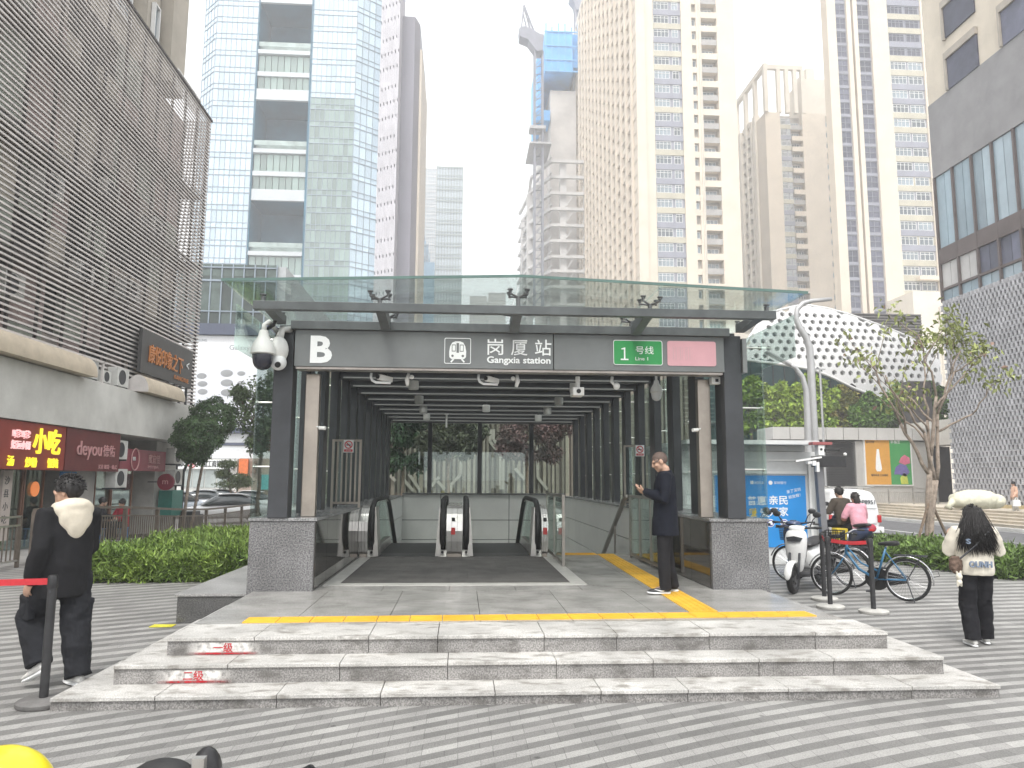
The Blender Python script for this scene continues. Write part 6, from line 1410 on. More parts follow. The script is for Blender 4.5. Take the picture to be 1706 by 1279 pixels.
sk.build('stakes', m_bark, ST_)
# hedges
def hedge(label, name, quads, h, n, ln, wd, m_, gaps=()):
    t = thing(name, label, 'hedge', (quads[0][0], quads[0][1], 0)); core = MB()
    (x0,ya),(x1,yb_),(x2,yc),(x3,yd) = quads                                     # plan outline, going round
    def pl(u_, v_): a = (x0+(x1-x0)*u_, ya+(yb_-ya)*u_); b_ = (x3+(x2-x3)*u_, yd+(yc-yd)*u_); return (a[0]+(b_[0]-a[0])*v_, a[1]+(b_[1]-a[1])*v_)
    G_ = 26
    vs = []; fs = []
    for i in range(G_+1):
        for j in range(G_+1):
            x, y = pl(i/G_, j/G_); e_ = min(i, j, G_-i, G_-j); hh = h*(0.15 if e_ == 0 else 0.72)*(1+0.15*math.sin(x*3.1)*math.cos(y*2.3)); vs.append((x, y, gz(x,y)+hh))
    for i in range(G_):
        for j in range(G_): fs.append((i*(G_+1)+j, (i+1)*(G_+1)+j, (i+1)*(G_+1)+j+1, i*(G_+1)+j+1))
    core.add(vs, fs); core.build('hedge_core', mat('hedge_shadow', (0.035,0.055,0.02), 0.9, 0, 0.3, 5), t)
    P = np.empty((n,3)); N = rng.normal(size=(n,3))*0.7; N[:,2] += 0.5
    for i in range(n):
        u_, v_ = rng.random(), rng.random()
        if rng.random() < 0.30: v_ = 0.0 if rng.random() < 0.7 else v_; u_ = u_ if v_ == 0 else (0.0 if rng.random() < 0.5 else 1.0)
        x, y = pl(u_, v_); e_ = min(u_, 1-u_, v_, 1-v_)
        z = rng.uniform(0.05, 1.0) if e_ < 0.02 else rng.uniform(0.6, 1.05)
        z *= h*(1+0.18*math.sin(x*3.1+1)*math.cos(y*2.3)+0.12*math.sin(x*9)*math.sin(y*8))
        P[i] = (x+rng.normal()*0.05, y+rng.normal()*0.05, gz(x,y)+z)
    leaf_mesh('foliage', P, N, ln, wd, m_, t, droop=-0.5, fold=0.12); return t
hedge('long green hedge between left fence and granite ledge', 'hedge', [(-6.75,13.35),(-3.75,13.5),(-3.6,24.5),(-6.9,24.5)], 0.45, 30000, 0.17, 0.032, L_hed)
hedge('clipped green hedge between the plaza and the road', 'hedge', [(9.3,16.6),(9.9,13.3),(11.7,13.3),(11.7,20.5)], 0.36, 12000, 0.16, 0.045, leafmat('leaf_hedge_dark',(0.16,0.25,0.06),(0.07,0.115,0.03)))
kb = MB(); kb.box(10.4,11.8,12.7,13.15,0.003,0.28); tag(kb.build('planter_kerb', M_conc, None, bevel=0.02), 'low pale concrete kerb in front of the right hedge', 'kerb')

# ================================================================== STREET FURNITURE
m_fence = mat('fence_bronze', (0.21,0.175,0.145), 0.45, 0.4, 0.12, 3)
FN = thing('railing_fence', 'long brown metal railing fence between hedge and shops', 'fence', (-8.7, 14, 0)); XFn = -8.7
ya, yb_ = 16.2, 33.0; posts = steps_(ya, yb_, 2.1)
for y in posts: b = MB(); z = gz(0,y); b.box(XFn-0.045, XFn+0.045, y-0.045, y+0.045, z, z+1.06); b.build('post', m_fence, FN)
rl = MB(); pk = MB()
for a, c in zip(posts, posts[1:]):
    for dz0, dz1, w_ in ((1.06,1.12,0.05),(0.86,0.90,0.018),(0.12,0.16,0.018)):
        rl.obox((XFn,a,gz(0,a)+(dz0+dz1)/2),(XFn,c,gz(0,c)+(dz0+dz1)/2),w_*2,dz1-dz0)
    k = 15
    for i in range(1,k):
        y = a+(c-a)*i/k; z = gz(0,y); pk.box(XFn-0.010, XFn+0.010, y-0.013, y+0.013, z+0.161, z+0.859)
rl.build('rails', m_fence, FN); pk.build('pickets', m_fence, FN)
FN2 = thing('railing_fence', 'nearer bare metal railing fence behind the left walker', 'fence', (-8.7, 11, 0)); rl = MB(); pk = MB()
for y in (9.2, 11.5, 13.8, 15.7): b = MB(); b.box(XFn-0.03, XFn+0.03, y-0.03, y+0.03, 0, 1.0); b.build('post', m_fence, FN2)
for z in (0.97, 0.80, 0.12): rl.box(XFn-0.022, XFn+0.022, 9.2, 15.7, z, z+0.035)
rl.build('rails', M_steel, FN2)
for i in range(46): y = 9.3+i*0.14; pk.box(XFn-0.010, XFn+0.010, y-0.011, y+0.011, 0.156, 0.799)
pk.build('pickets', m_fence, FN2)
GR = thing('guard_rail', 'silver guard rail on the steps before the pavilion', 'railing', (22, 47, 0)); yv = 46.0; b = MB(); x0, x1 = ax(1440,820,yv), ax(1562,820,yv)
for z in (1.35, 1.12, 0.45): b.box(x0, x1, yv-0.025, yv+0.025, z-0.025, z+0.025)
b.build('rails', M_steel, GR); b = MB()
for i in range(40): x = x0+(x1-x0)*i/39; b.box(x-0.012,x+0.012,yv-0.01,yv+0.01,0.476,1.094)
b.build('pickets', M_steel, GR); b = MB()
for i in range(4): x = x0+(x1-x0)*i/3; b.box(x-0.04,x+0.04,yv-0.04,yv+0.04,-0.4,1.40)
b.build('posts', M_steel, GR)
# lamp posts
m_lp = mat('lamp_grey', (0.46,0.46,0.46), 0.45, 0.4, 0.08, 2)
def lamp(label, pts, yv, r0, r1, head):
    P = [at(px_, py_, Y=yv) for px_, py_ in pts]; base = Vector((P[0].x, yv, gz(0,yv))); t = thing('street_lamp', label, 'street lamp', base)
    Q_ = [base]+P; b = MB(); n_ = len(Q_); b.tube(Q_, [r0+(r1-r0)*i/(n_-1) for i in range(n_)], 12); b.build('pole', m_lp, t, smooth=True)
    if head:
        a = P[-1]; b = MB(); d = (P[-1]-P[-2]).normalized(); b.obox(a-d*0.1, a+d*0.85, 0.26, 0.09); b.build('lamp_head', m_lp, t, bevel=0.03); b = MB(); b.obox(a+d*0.1-Vector((0,0,0.05)), a+d*0.75-Vector((0,0,0.05)), 0.2, 0.02); b.build('lamp_lens', M_lwhite, t)
    b = MB(); b.cyl(base, base+Vector((0,0,0.35)), r0*1.5, 12); b.build('base_sleeve', m_lp, t); return t
lamp('shorter grey street lamp with arched arm and head pointing left', [(1347,760),(1345,690),(1343,650),(1337,628),(1325,612),(1312,605)], 24.5, 0.13, 0.06, True)
lamp('taller grey curved post with bent top beside the arched street lamp', [(1358,760),(1354,680),(1351,610),(1349,580),(1343,562),(1332,545),(1326,530),(1328,515),(1338,505),(1352,501),(1385,498)], 25.2, 0.15, 0.07, False)
t = thing('street_pole', 'thin pale pole rising between lamp posts and pavilion', 'pole', (ax(1372,700,40),40,-0.4)); b = MB(); b.cyl((ax(1372,720,40),40,-0.4),(ax(1366,614,40),40,az(1366,614,40)),0.06,8); b.build('pole', m_lp, t); b = MB(); b.box(ax(1366,614,40)-0.3,ax(1366,614,40)+0.3,39.95,40.05,az(1366,616,40),az(1366,614,40)); b.build('cross_arm', m_lp, t)
# kiosk with blue poster
YKi = 16.0; kx2 = lambda p: ax(p, 800, YKi); kz2 = lambda p: az(1300, p, YKi)
KS = thing('white_kiosk', 'white cabin with flat roof and a blue poster on its front', 'kiosk', (6.4, YKi, 0))
m_kw = mat('kiosk_white', (0.66,0.67,0.66), 0.5, 0, 0.08, 1.5)
b = MB(); b.box(4.75, kx2(1366), YKi, YKi+3, 0, kz2(752)); b.build('cabin_wall', m_kw, KS)
b = MB(); b.box(4.7, kx2(1348), YKi-0.55, YKi+3.1, kz2(742), kz2(735.5)); b.build('roof_slab', m_kw, KS)
b = MB(); b.box(4.7, kx2(1340), YKi-0.05, YKi+3, kz2(751.5), kz2(742.5)); b.build('fascia', mat('kiosk_grey', (0.50,0.51,0.50), 0.5, 0, 0.06, 1.5), KS)
b = MB(); b.box(4.76, kx2(1364), YKi-0.04, YKi-0.002, kz2(768), kz2(765)); b.box(kx2(1346), kx2(1350), YKi-0.05, YKi-0.002, 0.02, kz2(768.5)); b.box(kx2(1358), kx2(1365), YKi-0.06, YKi-0.002, 0.02, kz2(768.5)); b.box(4.76, kx2(1343), YKi-0.05, YKi-0.002, kz2(789), kz2(785)); b.build('wall_trim', M_white, KS)
bp = thing('blue_poster', 'bright blue poster with white slogan on the kiosk front', 'poster', (6.6, YKi-0.03, 0.6))
b = MB(); b.box(kx2(1190), kx2(1340.5), YKi-0.03, YKi-0.004, 0.35, kz2(792)); b.build('sheet', mat('poster_blue', (0.02,0.26,0.66), 0.4, 0, 0.06, 1), bp)
yv = YKi-0.031; 
text('亲民', 0.185, M_lwhite, bp, (kx2(1279), yv, kz2(839)), width=kx2(1310)-kx2(1279), depth=0.006, bold=0.014); text('万家', 0.185, M_lwhite, bp, (kx2(1279), yv, kz2(858)), width=kx2(1310)-kx2(1279), depth=0.006, bold=0.014)
text('普惠', 0.185, M_lwhite, bp, (kx2(1243), yv, kz2(840)), width=kx2(1274)-kx2(1243), depth=0.006, bold=0.014); text('爱', 0.185, M_lwhite, bp, (kx2(1263), yv, kz2(860)), width=kx2(1277)-kx2(1261), depth=0.006, bold=0.014)
text('暖', 0.17, mat('poster_yellow', (0.85,0.6,0.05), 0.5), bp, (kx2(1246), yv, kz2(859)), width=kx2(1258)-kx2(1246), depth=0.006, bold=0.03)
text('来了深圳', 0.075, M_lwhite, bp, (kx2(1309), yv, kz2(822)), rot=(R(90),R(-12),0), width=0.32, depth=0.005); text('就放假！', 0.07, M_lwhite, bp, (kx2(1312), yv, kz2(830.5)), rot=(R(90),R(-12),0), width=0.27, depth=0.005); text('深圳银行', 0.06, M_lwhite, bp, (kx2(1288), yv, kz2(806)), width=0.28, depth=0.004); text('福田街道', 0.06, M_lwhite, bp, (kx2(1256), yv, kz2(806)), width=0.2, depth=0.004)
b = MB(); b.cyl((kx2(1282.5), yv, kz2(804)), (kx2(1282.5), yv-0.005, kz2(804)), 0.045, 16); b.box(kx2(1249),kx2(1254),yv-0.005,yv,kz2(806.5),kz2(801)); b.build('poster_logo', M_lwhite, bp)
for px_ in (1280,1303): b = MB(); b.cyl((kx2(px_), yv, kz2(871)), (kx2(px_), yv-0.004, kz2(871)), 0.085, 20); b.mt(1).cyl((kx2(px_), yv-0.0045, kz2(871)), (kx2(px_), yv-0.008, kz2(871)), 0.07, 20); b.mt(0).box(kx2(px_)-0.045,kx2(px_)+0.045,yv-0.011,yv-0.0085,kz2(871)-0.04,kz2(871)+0.045); b.build('round_icon', [M_lwhite, mat('poster_navy',(0.08,0.06,0.35),0.5)], bp)
# dark pole with camera, arm and black box
yv = 15.4; gx = lambda p: ax(p, 800, yv); gz2 = lambda p: az(1370, p, yv)
GT = thing('camera_pole', 'grey square pole carrying a black box, white cameras and a thin arm', 'pole', (gx(1367), yv, 0))
b = MB(); b.obox((gx(1370),yv,0),(gx(1364),yv,gz2(778)),0.13,0.13,(0,1,0)); b.build('pole', mat('pole_grey', (0.19,0.19,0.20), 0.5, 0.2, 0.1, 2), GT)
b = MB(); b.box(gx(1358),gx(1405),yv-0.16,yv+0.16,gz2(778),gz2(760)); b.prism([(yv-0.16,gz2(752)),(yv+0.16,gz2(752)),(yv+0.16,gz2(748)),(yv-0.16,gz2(748))][::-1],'x',gx(1372),gx(1395)); b.build('black_box', M_bplast, GT, bevel=0.01)
b = MB(); b.box(gx(1358.5),gx(1368),yv-0.2,yv-0.02,gz2(759),gz2(742)); b.build('white_camera', M_white, GT, bevel=0.01); b = MB(); b.cyl((gx(1363),yv-0.2,gz2(749)),(gx(1363),yv-0.21,gz2(749)),0.025,12); b.build('camera_lens', M_black, GT)
b = MB(); b.box(gx(1349),gx(1381),yv-0.22,yv-0.02,gz2(741.5),gz2(737)); b.build('red_cap', mat('faded_red', (0.33,0.10,0.10), 0.6), GT)
b = MB(); b.obox((gx(1316),yv-0.3,gz2(769)),(gx(1362),yv-0.22,gz2(762)),0.03,0.035); b.build('thin_arm', M_white, GT); b = MB(); b.box(gx(1346),gx(1352),yv-0.25,yv-0.16,gz2(776),gz2(768)); b.box(gx(1352.5),gx(1357),yv-0.25,yv-0.16,gz2(786),gz2(770)); b.box(gx(1338),gx(1345),yv-0.25,yv-0.16,gz2(773),gz2(769)); b.build('bracket_clamps', M_white, GT)
b = MB(); b.ell((gx(1402),yv-0.2,gz2(757)),(0.035,0.035,0.035)); b.build('round_sensor', M_white, GT, smooth=True)
# ================================================================== VEHICLES
def loft(mb, rows):
    """closed rings of equal length, capped"""
    n = len(rows[0]); vs = [p for r_ in rows for p in r_]; fs = []
    for i in range(len(rows)-1):
        for j in range(n): fs.append((i*n+j, i*n+(j+1)%n, (i+1)*n+(j+1)%n, (i+1)*n+j))
    fs.append(tuple(range(n))[::-1]); e = (len(rows)-1)*n; fs.append(tuple(e+j for j in range(n)))
    return mb.add(vs, fs)
def rowx(x, z0, z1, w0, w1=None, c=0.3):
    """eight point section across the body at x"""
    w1 = w0 if w1 is None else w1; h = (z1-z0)*c
    return [(x,-w0*0.75,z0),(x,w0*0.75,z0),(x,w0,z0+h),(x,w1,z1-h),(x,w1*0.72,z1),(x,-w1*0.72,z1),(x,-w1,z1-h),(x,-w0,z0+h)]
def rowz(z, x0, x1, w0, w1):
    return [(x0,-w0*0.6,z),(x0+(x1-x0)*0.4,-max(w0,w1),z),(x1-(x1-x0)*0.15,-w1*0.9,z),(x1,-w1*0.35,z),(x1,w1*0.35,z),(x1-(x1-x0)*0.15,w1*0.9,z),(x0+(x1-x0)*0.4,max(w0,w1),z),(x0,w0*0.6,z)]
def subd(o, k=2):
    m = o.modifiers.new('subsurf', 'SUBSURF'); m.levels = k; m.render_levels = k; o.data.polygons.foreach_set('use_smooth', [True]*len(o.data.polygons)); return o
def wheel(root, x, r, wt, m_rim, y=0.0, spokes=0, name='wheel'):
    t = MB(); n = 36
    t.tube([(x+(r-wt/2)*math.cos(2*math.pi*i/n), y, r+(r-wt/2)*math.sin(2*math.pi*i/n)) for i in range(n+1)], wt/2, 10, caps=False)
    w_ = t.build(name, M_black, root, smooth=True)
    q = MB(); q.tube([(x+(r-wt*0.95)*math.cos(2*math.pi*i/n), y, r+(r-wt*0.95)*math.sin(2*math.pi*i/n)) for i in range(n+1)], wt*0.2 if spokes else wt*0.3, 6, caps=False)
    q.cyl((x,y-0.035,r),(x,y+0.035,r),0.018 if spokes else 0.05,10)
    if spokes:
        for i in range(spokes):
            a = 2*math.pi*i/spokes; s = 1 if i%2 else -1; q.cyl((x+0.015*math.cos(a+1),y+s*0.025,r+0.015*math.sin(a+1)),(x+(r-wt)*math.cos(a),y,r+(r-wt)*math.sin(a)),0.0016,4)
    else:
        for i in range(5):
            a = 2*math.pi*i/5; q.obox((x,y,r),(x+(r-wt)*math.cos(a),y,r+(r-wt)*math.sin(a)),0.05,0.03)
    q.build('rim', m_rim, w_, smooth='auto'); return w_
def scooter(label, loc, rz_, m_body, m_seat=None, m_panel=None, group='parked electric scooters', name='electric_scooter'):
    s = thing(name, label, 'scooter', (0,0,0), group); m_seat = m_seat or M_bplast; m_panel = m_panel or M_bplast
    m_al = mat('scooter_rim', (0.10,0.10,0.105), 0.4, 0.5, 0.1, 4)
    wheel(s, 0.63, 0.225, 0.10, m_al); wheel(s, -0.62, 0.225, 0.11, m_al)
    b = MB(); loft(b, [rowz(0.30,0.36,0.44,0.07,0.08), rowz(0.42,0.37,0.47,0.13,0.12), rowz(0.62,0.38,0.52,0.19,0.13), rowz(0.80,0.34,0.53,0.205,0.15), rowz(0.93,0.30,0.50,0.19,0.15), rowz(0.99,0.30,0.44,0.12,0.10)]); subd(b.build('front_shield', m_body, s))
    b = MB(); loft(b, [rowz(0.35,0.345,0.375,0.10,0.10), rowz(0.6,0.33,0.40,0.17,0.14), rowz(0.86,0.28,0.36,0.17,0.14), rowz(0.93,0.27,0.32,0.1,0.1)]); subd(b.build('inner_panel', m_panel, s))
    b = MB(); loft(b, [rowx(0.42,0.24,0.33,0.10), rowx(0.2,0.22,0.33,0.16), rowx(-0.10,0.22,0.34,0.17), rowx(-0.2,0.24,0.36,0.14)]); subd(b.build('floorboard', m_panel, s))
    b = MB(); loft(b, [rowx(-0.06,0.30,0.62,0.10,0.10), rowx(-0.18,0.30,0.68,0.14,0.13), rowx(-0.42,0.36,0.71,0.165,0.15), rowx(-0.68,0.48,0.74,0.15,0.13), rowx(-0.90,0.60,0.75,0.08,0.07)]); subd(b.build('rear_body', m_body, s))
    b = MB(); loft(b, [rowx(-0.05,0.66,0.73,0.08), rowx(-0.15,0.68,0.775,0.13), rowx(-0.40,0.70,0.785,0.145), rowx(-0.55,0.72,0.82,0.135), rowx(-0.80,0.75,0.835,0.10), rowx(-0.86,0.77,0.81,0.05)]); subd(b.build('seat', m_seat, s))
    b = MB(); P = [(0.63+0.265*math.cos(R(a)), 0, 0.225+0.265*math.sin(R(a))) for a in range(0,166,15)]; b.tube(P, [0.02]+[0.065]*(len(P)-2)+[0.03], 8, flat=0.5); subd(b.build('front_fender', m_body, s), 1)
    b = MB(); P = [(-0.62+0.27*math.cos(R(a)), 0, 0.225+0.27*math.sin(R(a))) for a in range(20,190,17)]; b.tube(P, 0.06, 8, flat=0.5); b.build('rear_fender', M_bplast, s, smooth=True)
    b = MB(); 
    for y in (-0.075,0.075): b.tube([(0.63,y,0.225),(0.50,y,0.62)],0.02,8)
    b.tube([(0.47,0,0.6),(0.36,0,0.96)],0.03,8); b.tube([(-0.1,0.07,0.28),(-0.62,0.09,0.225)],0.028,6); b.tube([(-0.1,-0.07,0.28),(-0.62,-0.09,0.225)],0.028,6); b.build('fork', M_dark, s, smooth=True)
    b = MB(); loft(b, [rowx(0.46,0.95,1.02,0.06), rowx(0.40,0.94,1.055,0.13), rowx(0.30,0.96,1.05,0.14), rowx(0.25,0.98,1.02,0.08)]); subd(b.build('handlebar_cover', m_body, s))
    b = MB(); b.box(0.28,0.36,-0.055,0.055,1.044,1.06); b.build('display', mat('display_dark', (0.02,0.03,0.04), 0.1, 0, 0.1, 4, coat=0.4), s, bevel=0.006)
    b = MB()
    for y in (-1,1): b.tube([(0.36,y*0.10,1.0),(0.34,y*0.2,1.015),(0.28,y*0.33,1.02)],[0.014,0.016,0.017],8); b.tube([(0.31,y*0.26,1.015),(0.26,y*0.36,1.02)],0.021,10); b.tube([(0.37,y*0.2,1.01),(0.37,y*0.34,1.0)],0.007,6)
    b.build('handlebar', M_bplast, s, smooth=True)
    for y in (-1,1):
        b = MB(); b.tube([(0.33,y*0.20,1.02),(0.33,y*0.25,1.14),(0.34,y*0.30,1.19)],0.008,6); b.ell((0.34,y*0.32,1.225),(0.018,0.068,0.048),14,8); b.build('mirror', M_bplast, s, smooth=True)
    b = MB(); loft(b, [[(0.532,-0.10,0.80),(0.545,0,0.785),(0.532,0.10,0.80),(0.505,0.13,0.86),(0.515,0,0.885),(0.505,-0.13,0.86)],[(0.51,-0.10,0.80),(0.51,0,0.785),(0.51,0.10,0.80),(0.48,0.13,0.86),(0.48,0,0.885),(0.48,-0.13,0.86)]]); b.build('headlight', mat('lamp_dark_glass', (0.03,0.03,0.035), 0.08, 0, 0.1, 4, coat=0.6), s)
    b = MB(); b.box(-0.935,-0.905,-0.06,0.06,0.66,0.72); b.build('tail_light', mat('tail_red', (0.45,0.02,0.02), 0.2, 0, 0.1, 4, coat=0.5), s, bevel=0.008)
    b = MB(); b.tube([(-0.15,0.12,0.24),(-0.22,0.22,0.01)],0.012,6); b.tube([(-0.15,-0.12,0.24),(-0.22,-0.22,0.01)],0.012,6); b.build('stand', M_dark, s)
    s.location = loc; s.rotation_euler = (0,0,rz_); return s
m_sw_ = mat('scooter_white', (0.78,0.78,0.77), 0.25, 0, 0.03, 3, coat=0.5); m_sgr = mat('scooter_silver', (0.42,0.44,0.47), 0.3, 0.3, 0.05, 3, coat=0.4); m_snv = mat('scooter_navy', (0.03,0.05,0.12), 0.3, 0, 0.1, 3, coat=0.4); m_sbl = mat('scooter_blue', (0.03,0.14,0.42), 0.3, 0, 0.1, 3, coat=0.4)
scooter('white electric scooter facing out beside the right plinth', (5.66,12.25,0), math.atan2(-0.85,-0.78), m_sw_)
scooter('silver grey electric scooter half hidden behind the right plinth', (5.05,13.15,0), math.atan2(-1.1,-0.35), m_sgr)
scooter('navy electric scooter behind the white one', (6.15,13.7,0), math.atan2(-1.1,-0.55), m_snv)
scooter('blue electric scooter in front of the blue poster', (5.55,14.3,0), math.atan2(-1.0,-0.5), m_sbl)
scooter('white electric scooter beyond the bare fence at the left', (-9.6,14.1,0), R(70), m_sw_)
# the near one whose black grips poke in at the lower edge
p_ = at(300,1258,Y=2.05); nb_ = scooter('black electric scooter nearest the viewer, only its handlebars in frame', (0,0,0), 0, M_bplast, group=None)
nb_.rotation_euler = (0,0,R(172)); nb_.location = (p_.x+0.46, p_.y+0.03, -0.16); nb_['group'] = 'scooters beside the viewer'
# open cover on its bars: pale splatter on black cloth and chrome key panel
for ch_ in list(nb_.children):
    if ch_.name.startswith('mirror'): bpy.data.objects.remove(ch_)
cv = MB(); c0 = at(285,1274,Y=2.15); c1 = at(340,1262,Y=2.1)
cv.ell((c0.x-0.02,c0.y,c0.z-0.035),(0.085,0.06,0.05),18,10); b_c = cv.build('grip_muff', mat('muff_black', (0.02,0.02,0.022), 0.6, 0, 0.1, 30, col2=(0.03,0.03,0.03)), None, smooth=True); tag(b_c, 'black padded muff over the left grip of the nearest scooter', 'grip muff')
bpy.context.view_layer.update(); b = MB(); b.ell(c1+Vector((0.0,0.02,-0.045)),(0.04,0.05,0.065),16,10); b.mt(1).box(c1.x-0.016,c1.x+0.014,c1.y-0.045,c1.y-0.02,c1.z-0.05,c1.z+0.012); o = b.build('control_pod', [M_bplast, M_steel], None, smooth='auto'); o.parent = nb_; o.matrix_parent_inverse = nb_.matrix_world.inverted()
hm = thing('yellow_helmet', 'bright yellow helmet at the lower left edge', 'helmet', tuple(at(-6,1330,Y=1.95))); c = at(-6,1338,Y=1.95)
b = MB(); rows = [(0.125*math.cos(R(a)), 0.125*math.sin(R(a))) for a in range(-20,91,10)]; b.lathe(rows, tuple(c), 32); b.build('shell', mat('helmet_yellow', (0.85,0.72,0.02), 0.3, 0, 0.03, 3, coat=0.5), hm, smooth='auto'); b = MB(); b.lathe([(0.128,-0.05),(0.135,-0.045),(0.135,-0.03),(0.126,-0.028)], tuple(c), 32); b.build('rim', M_black, hm)
sc2 = scooter('yellow and black electric scooter under the yellow helmet', (c.x-0.2, c.y+0.15, -0.03), R(150), mat('scooter_yellow',(0.7,0.5,0.03),0.3,0,0.05,3,coat=0.4), group='scooters beside the viewer'); sc2.location = (c.x+0.45*math.cos(R(150)), c.y+0.45*math.sin(R(150)), 0.0)
sc2.location.z = c.z-0.125*0.35-0.86

def bicycle(label, rear, front, m_frame, steer=0.0):
    s = thing('bicycle', label, 'bicycle', (0,0,0)); wb = 1.06; r = 0.315; m_chr = mat('chrome', (0.65,0.65,0.66), 0.2, 1.0, 0.05, 5)
    wheel(s, 0, r, 0.042, m_chr, spokes=32)
    fr = MB(); bb = (0.42,0,0.29); st = (0.26,0,0.78); hd = (0.80,0,0.83); hl = (0.84,0,0.63)
    fr.tube([hl,hd],0.02,10); fr.tube([(0.83,0,0.68),(0.66,0,0.43),bb],0.02,10); fr.tube([bb,st],0.017,10); fr.tube([(0.815,0,0.76),(0.62,0,0.52),(0.40,0,0.42)],0.014,8)
    for y in (-0.05,0.05): fr.tube([bb,(0,y,r)],0.010,6); fr.tube([(0.28,0,0.72),(0,y,r)],0.009,6)
    fr.build('frame', m_frame, s, smooth=True)
    fk = MB()
    for y in (-0.045,0.045): fk.tube([hl,(0.92,y,0.50),(wb,y,r)],0.011,8)
    fk.build('fork', m_frame, s, smooth=True); wheel(s, wb, r, 0.042, m_chr, spokes=32)
    b = MB(); loft(b, [rowx(0.38,0.80,0.84,0.02), rowx(0.28,0.80,0.86,0.045), rowx(0.16,0.80,0.88,0.085), rowx(0.10,0.81,0.88,0.085), rowx(0.07,0.82,0.86,0.05)]); subd(b.build('saddle', M_black, s)); b = MB(); b.tube([st,(0.24,0,0.82)],0.013,8); b.build('seat_post', m_chr, s)
    b = MB(); b.tube([hd,(0.785,0,0.95)],0.013,8); b.tube([(0.66,-0.28,0.99),(0.74,-0.22,1.0),(0.80,-0.06,0.96),(0.80,0.06,0.96),(0.74,0.22,1.0),(0.66,0.28,0.99)],0.011,8); b.build('handlebar', m_chr, s, smooth=True)
    b = MB(); 
    for y in (-1,1): b.tube([(0.60,y*0.30,0.985),(0.70,y*0.255,0.995)],0.016,8)
    b.build('grips', M_black, s)
    for x0, a0, a1 in ((0,-10,150),(wb,20,150)):
        b = MB(); P = [(x0+(r+0.028)*math.cos(R(a)) if x0 == 0 else x0+(r+0.028)*math.cos(R(a)),0,r+(r+0.028)*math.sin(R(a))) for a in range(a0,a1+1,10)]
        if x0 == 0: P = [(-(p[0]),0,p[2]) for p in P]
        b.tube(P, 0.03, 8, flat=0.35); b.build('mudguard', m_chr, s, smooth=True)
    b = MB(); b.cyl((0.42,-0.074,0.29),(0.42,-0.055,0.29),0.17,24); b.prism([(0.42+0.13*math.cos(R(a)),0.29+0.13*math.sin(R(a))) for a in range(-90,91,15)]+[(0.0,r+0.05),(-0.03,r),(0.0,r-0.06)], 'y', -0.075, -0.06); b.build('chain_guard', M_black, s)
    b = MB(); b.cyl((0.42,-0.09,0.29),(0.42,0.09,0.29),0.018,8); b.tube([(0.42,0.09,0.29),(0.50,0.1,0.14)],0.010,6); b.tube([(0.42,-0.09,0.29),(0.34,-0.1,0.44)],0.010,6); b.cbox((0.50,0.15,0.135),(0.09,0.08,0.02)); b.cbox((0.34,-0.15,0.445),(0.09,0.08,0.02)); b.build('crank', M_dark, s)
    b = MB(); b.box(-0.28,0.16,-0.06,-0.045,0.665,0.68); b.box(-0.28,0.16,0.045,0.06,0.665,0.68); 
    for x in (-0.28,-0.14,0.0,0.14): b.box(x,x+0.012,-0.044,0.044,0.668,0.678)
    for y in (-0.06,0.06): b.tube([(-0.2,y,0.665),(0,y,r)],0.006,6)
    b.build('rack', M_dark, s)
    b = MB(); x0,x1,z0,z1 = 0.86,1.14,0.74,0.98
    for k in range(9):
        t_ = k/8; y = -0.17+0.34*t_
        for xa, xb in ((x0,x0),(x1,x1)): b.cyl((xa,y*0.8,z0),(xb,y,z1),0.004,4)
        xx = x0+(x1-x0)*t_; b.cyl((xx,-0.136,z0),(xx,-0.17,z1),0.004,4); b.cyl((xx,0.136,z0),(xx,0.17,z1),0.004,4); b.cyl((xx,-0.136,z0),(xx,0.136,z0),0.004,4)
    for k in range(7):
        t_ = k/6; z = z0+(z1-z0)*t_; w_ = 0.136+0.034*t_
        b.tube([(x0,-w_,z),(x1,-w_,z),(x1,w_,z),(x0,w_,z),(x0,-w_,z)],0.004 if k<6 else 0.008,5)
    b.build('basket', M_black, s)
    b = MB(); b.tube([(0.0,0.06,r),(-0.10,0.16,0.02),(0.02,0.17,0.012)],0.009,6); b.tube([(-0.32,-0.03,0.36),(-0.42,-0.03,0.40),(-0.40,-0.03,0.46),(-0.30,-0.03,0.44)],0.006,6); b.build('kickstand', M_dark, s)
    rear = Vector(rear); front = Vector(front); d = front-rear; k = d.length/wb
    s.location = (rear.x,rear.y,0.0); s.rotation_euler = (R(-3),0,math.atan2(d.y,d.x)); return s
bicycle('blue framed bicycle with black wire basket behind the red belt', (6.62,10.98), (5.83,11.62), mat('bike_blue', (0.035,0.15,0.28), 0.3, 0.2, 0.08, 4, coat=0.4))
bicycle('dark bicycle with basket standing behind the blue one', (6.55,12.45), (5.85,13.2), mat('bike_dark', (0.06,0.06,0.065), 0.35, 0.2, 0.08, 4))
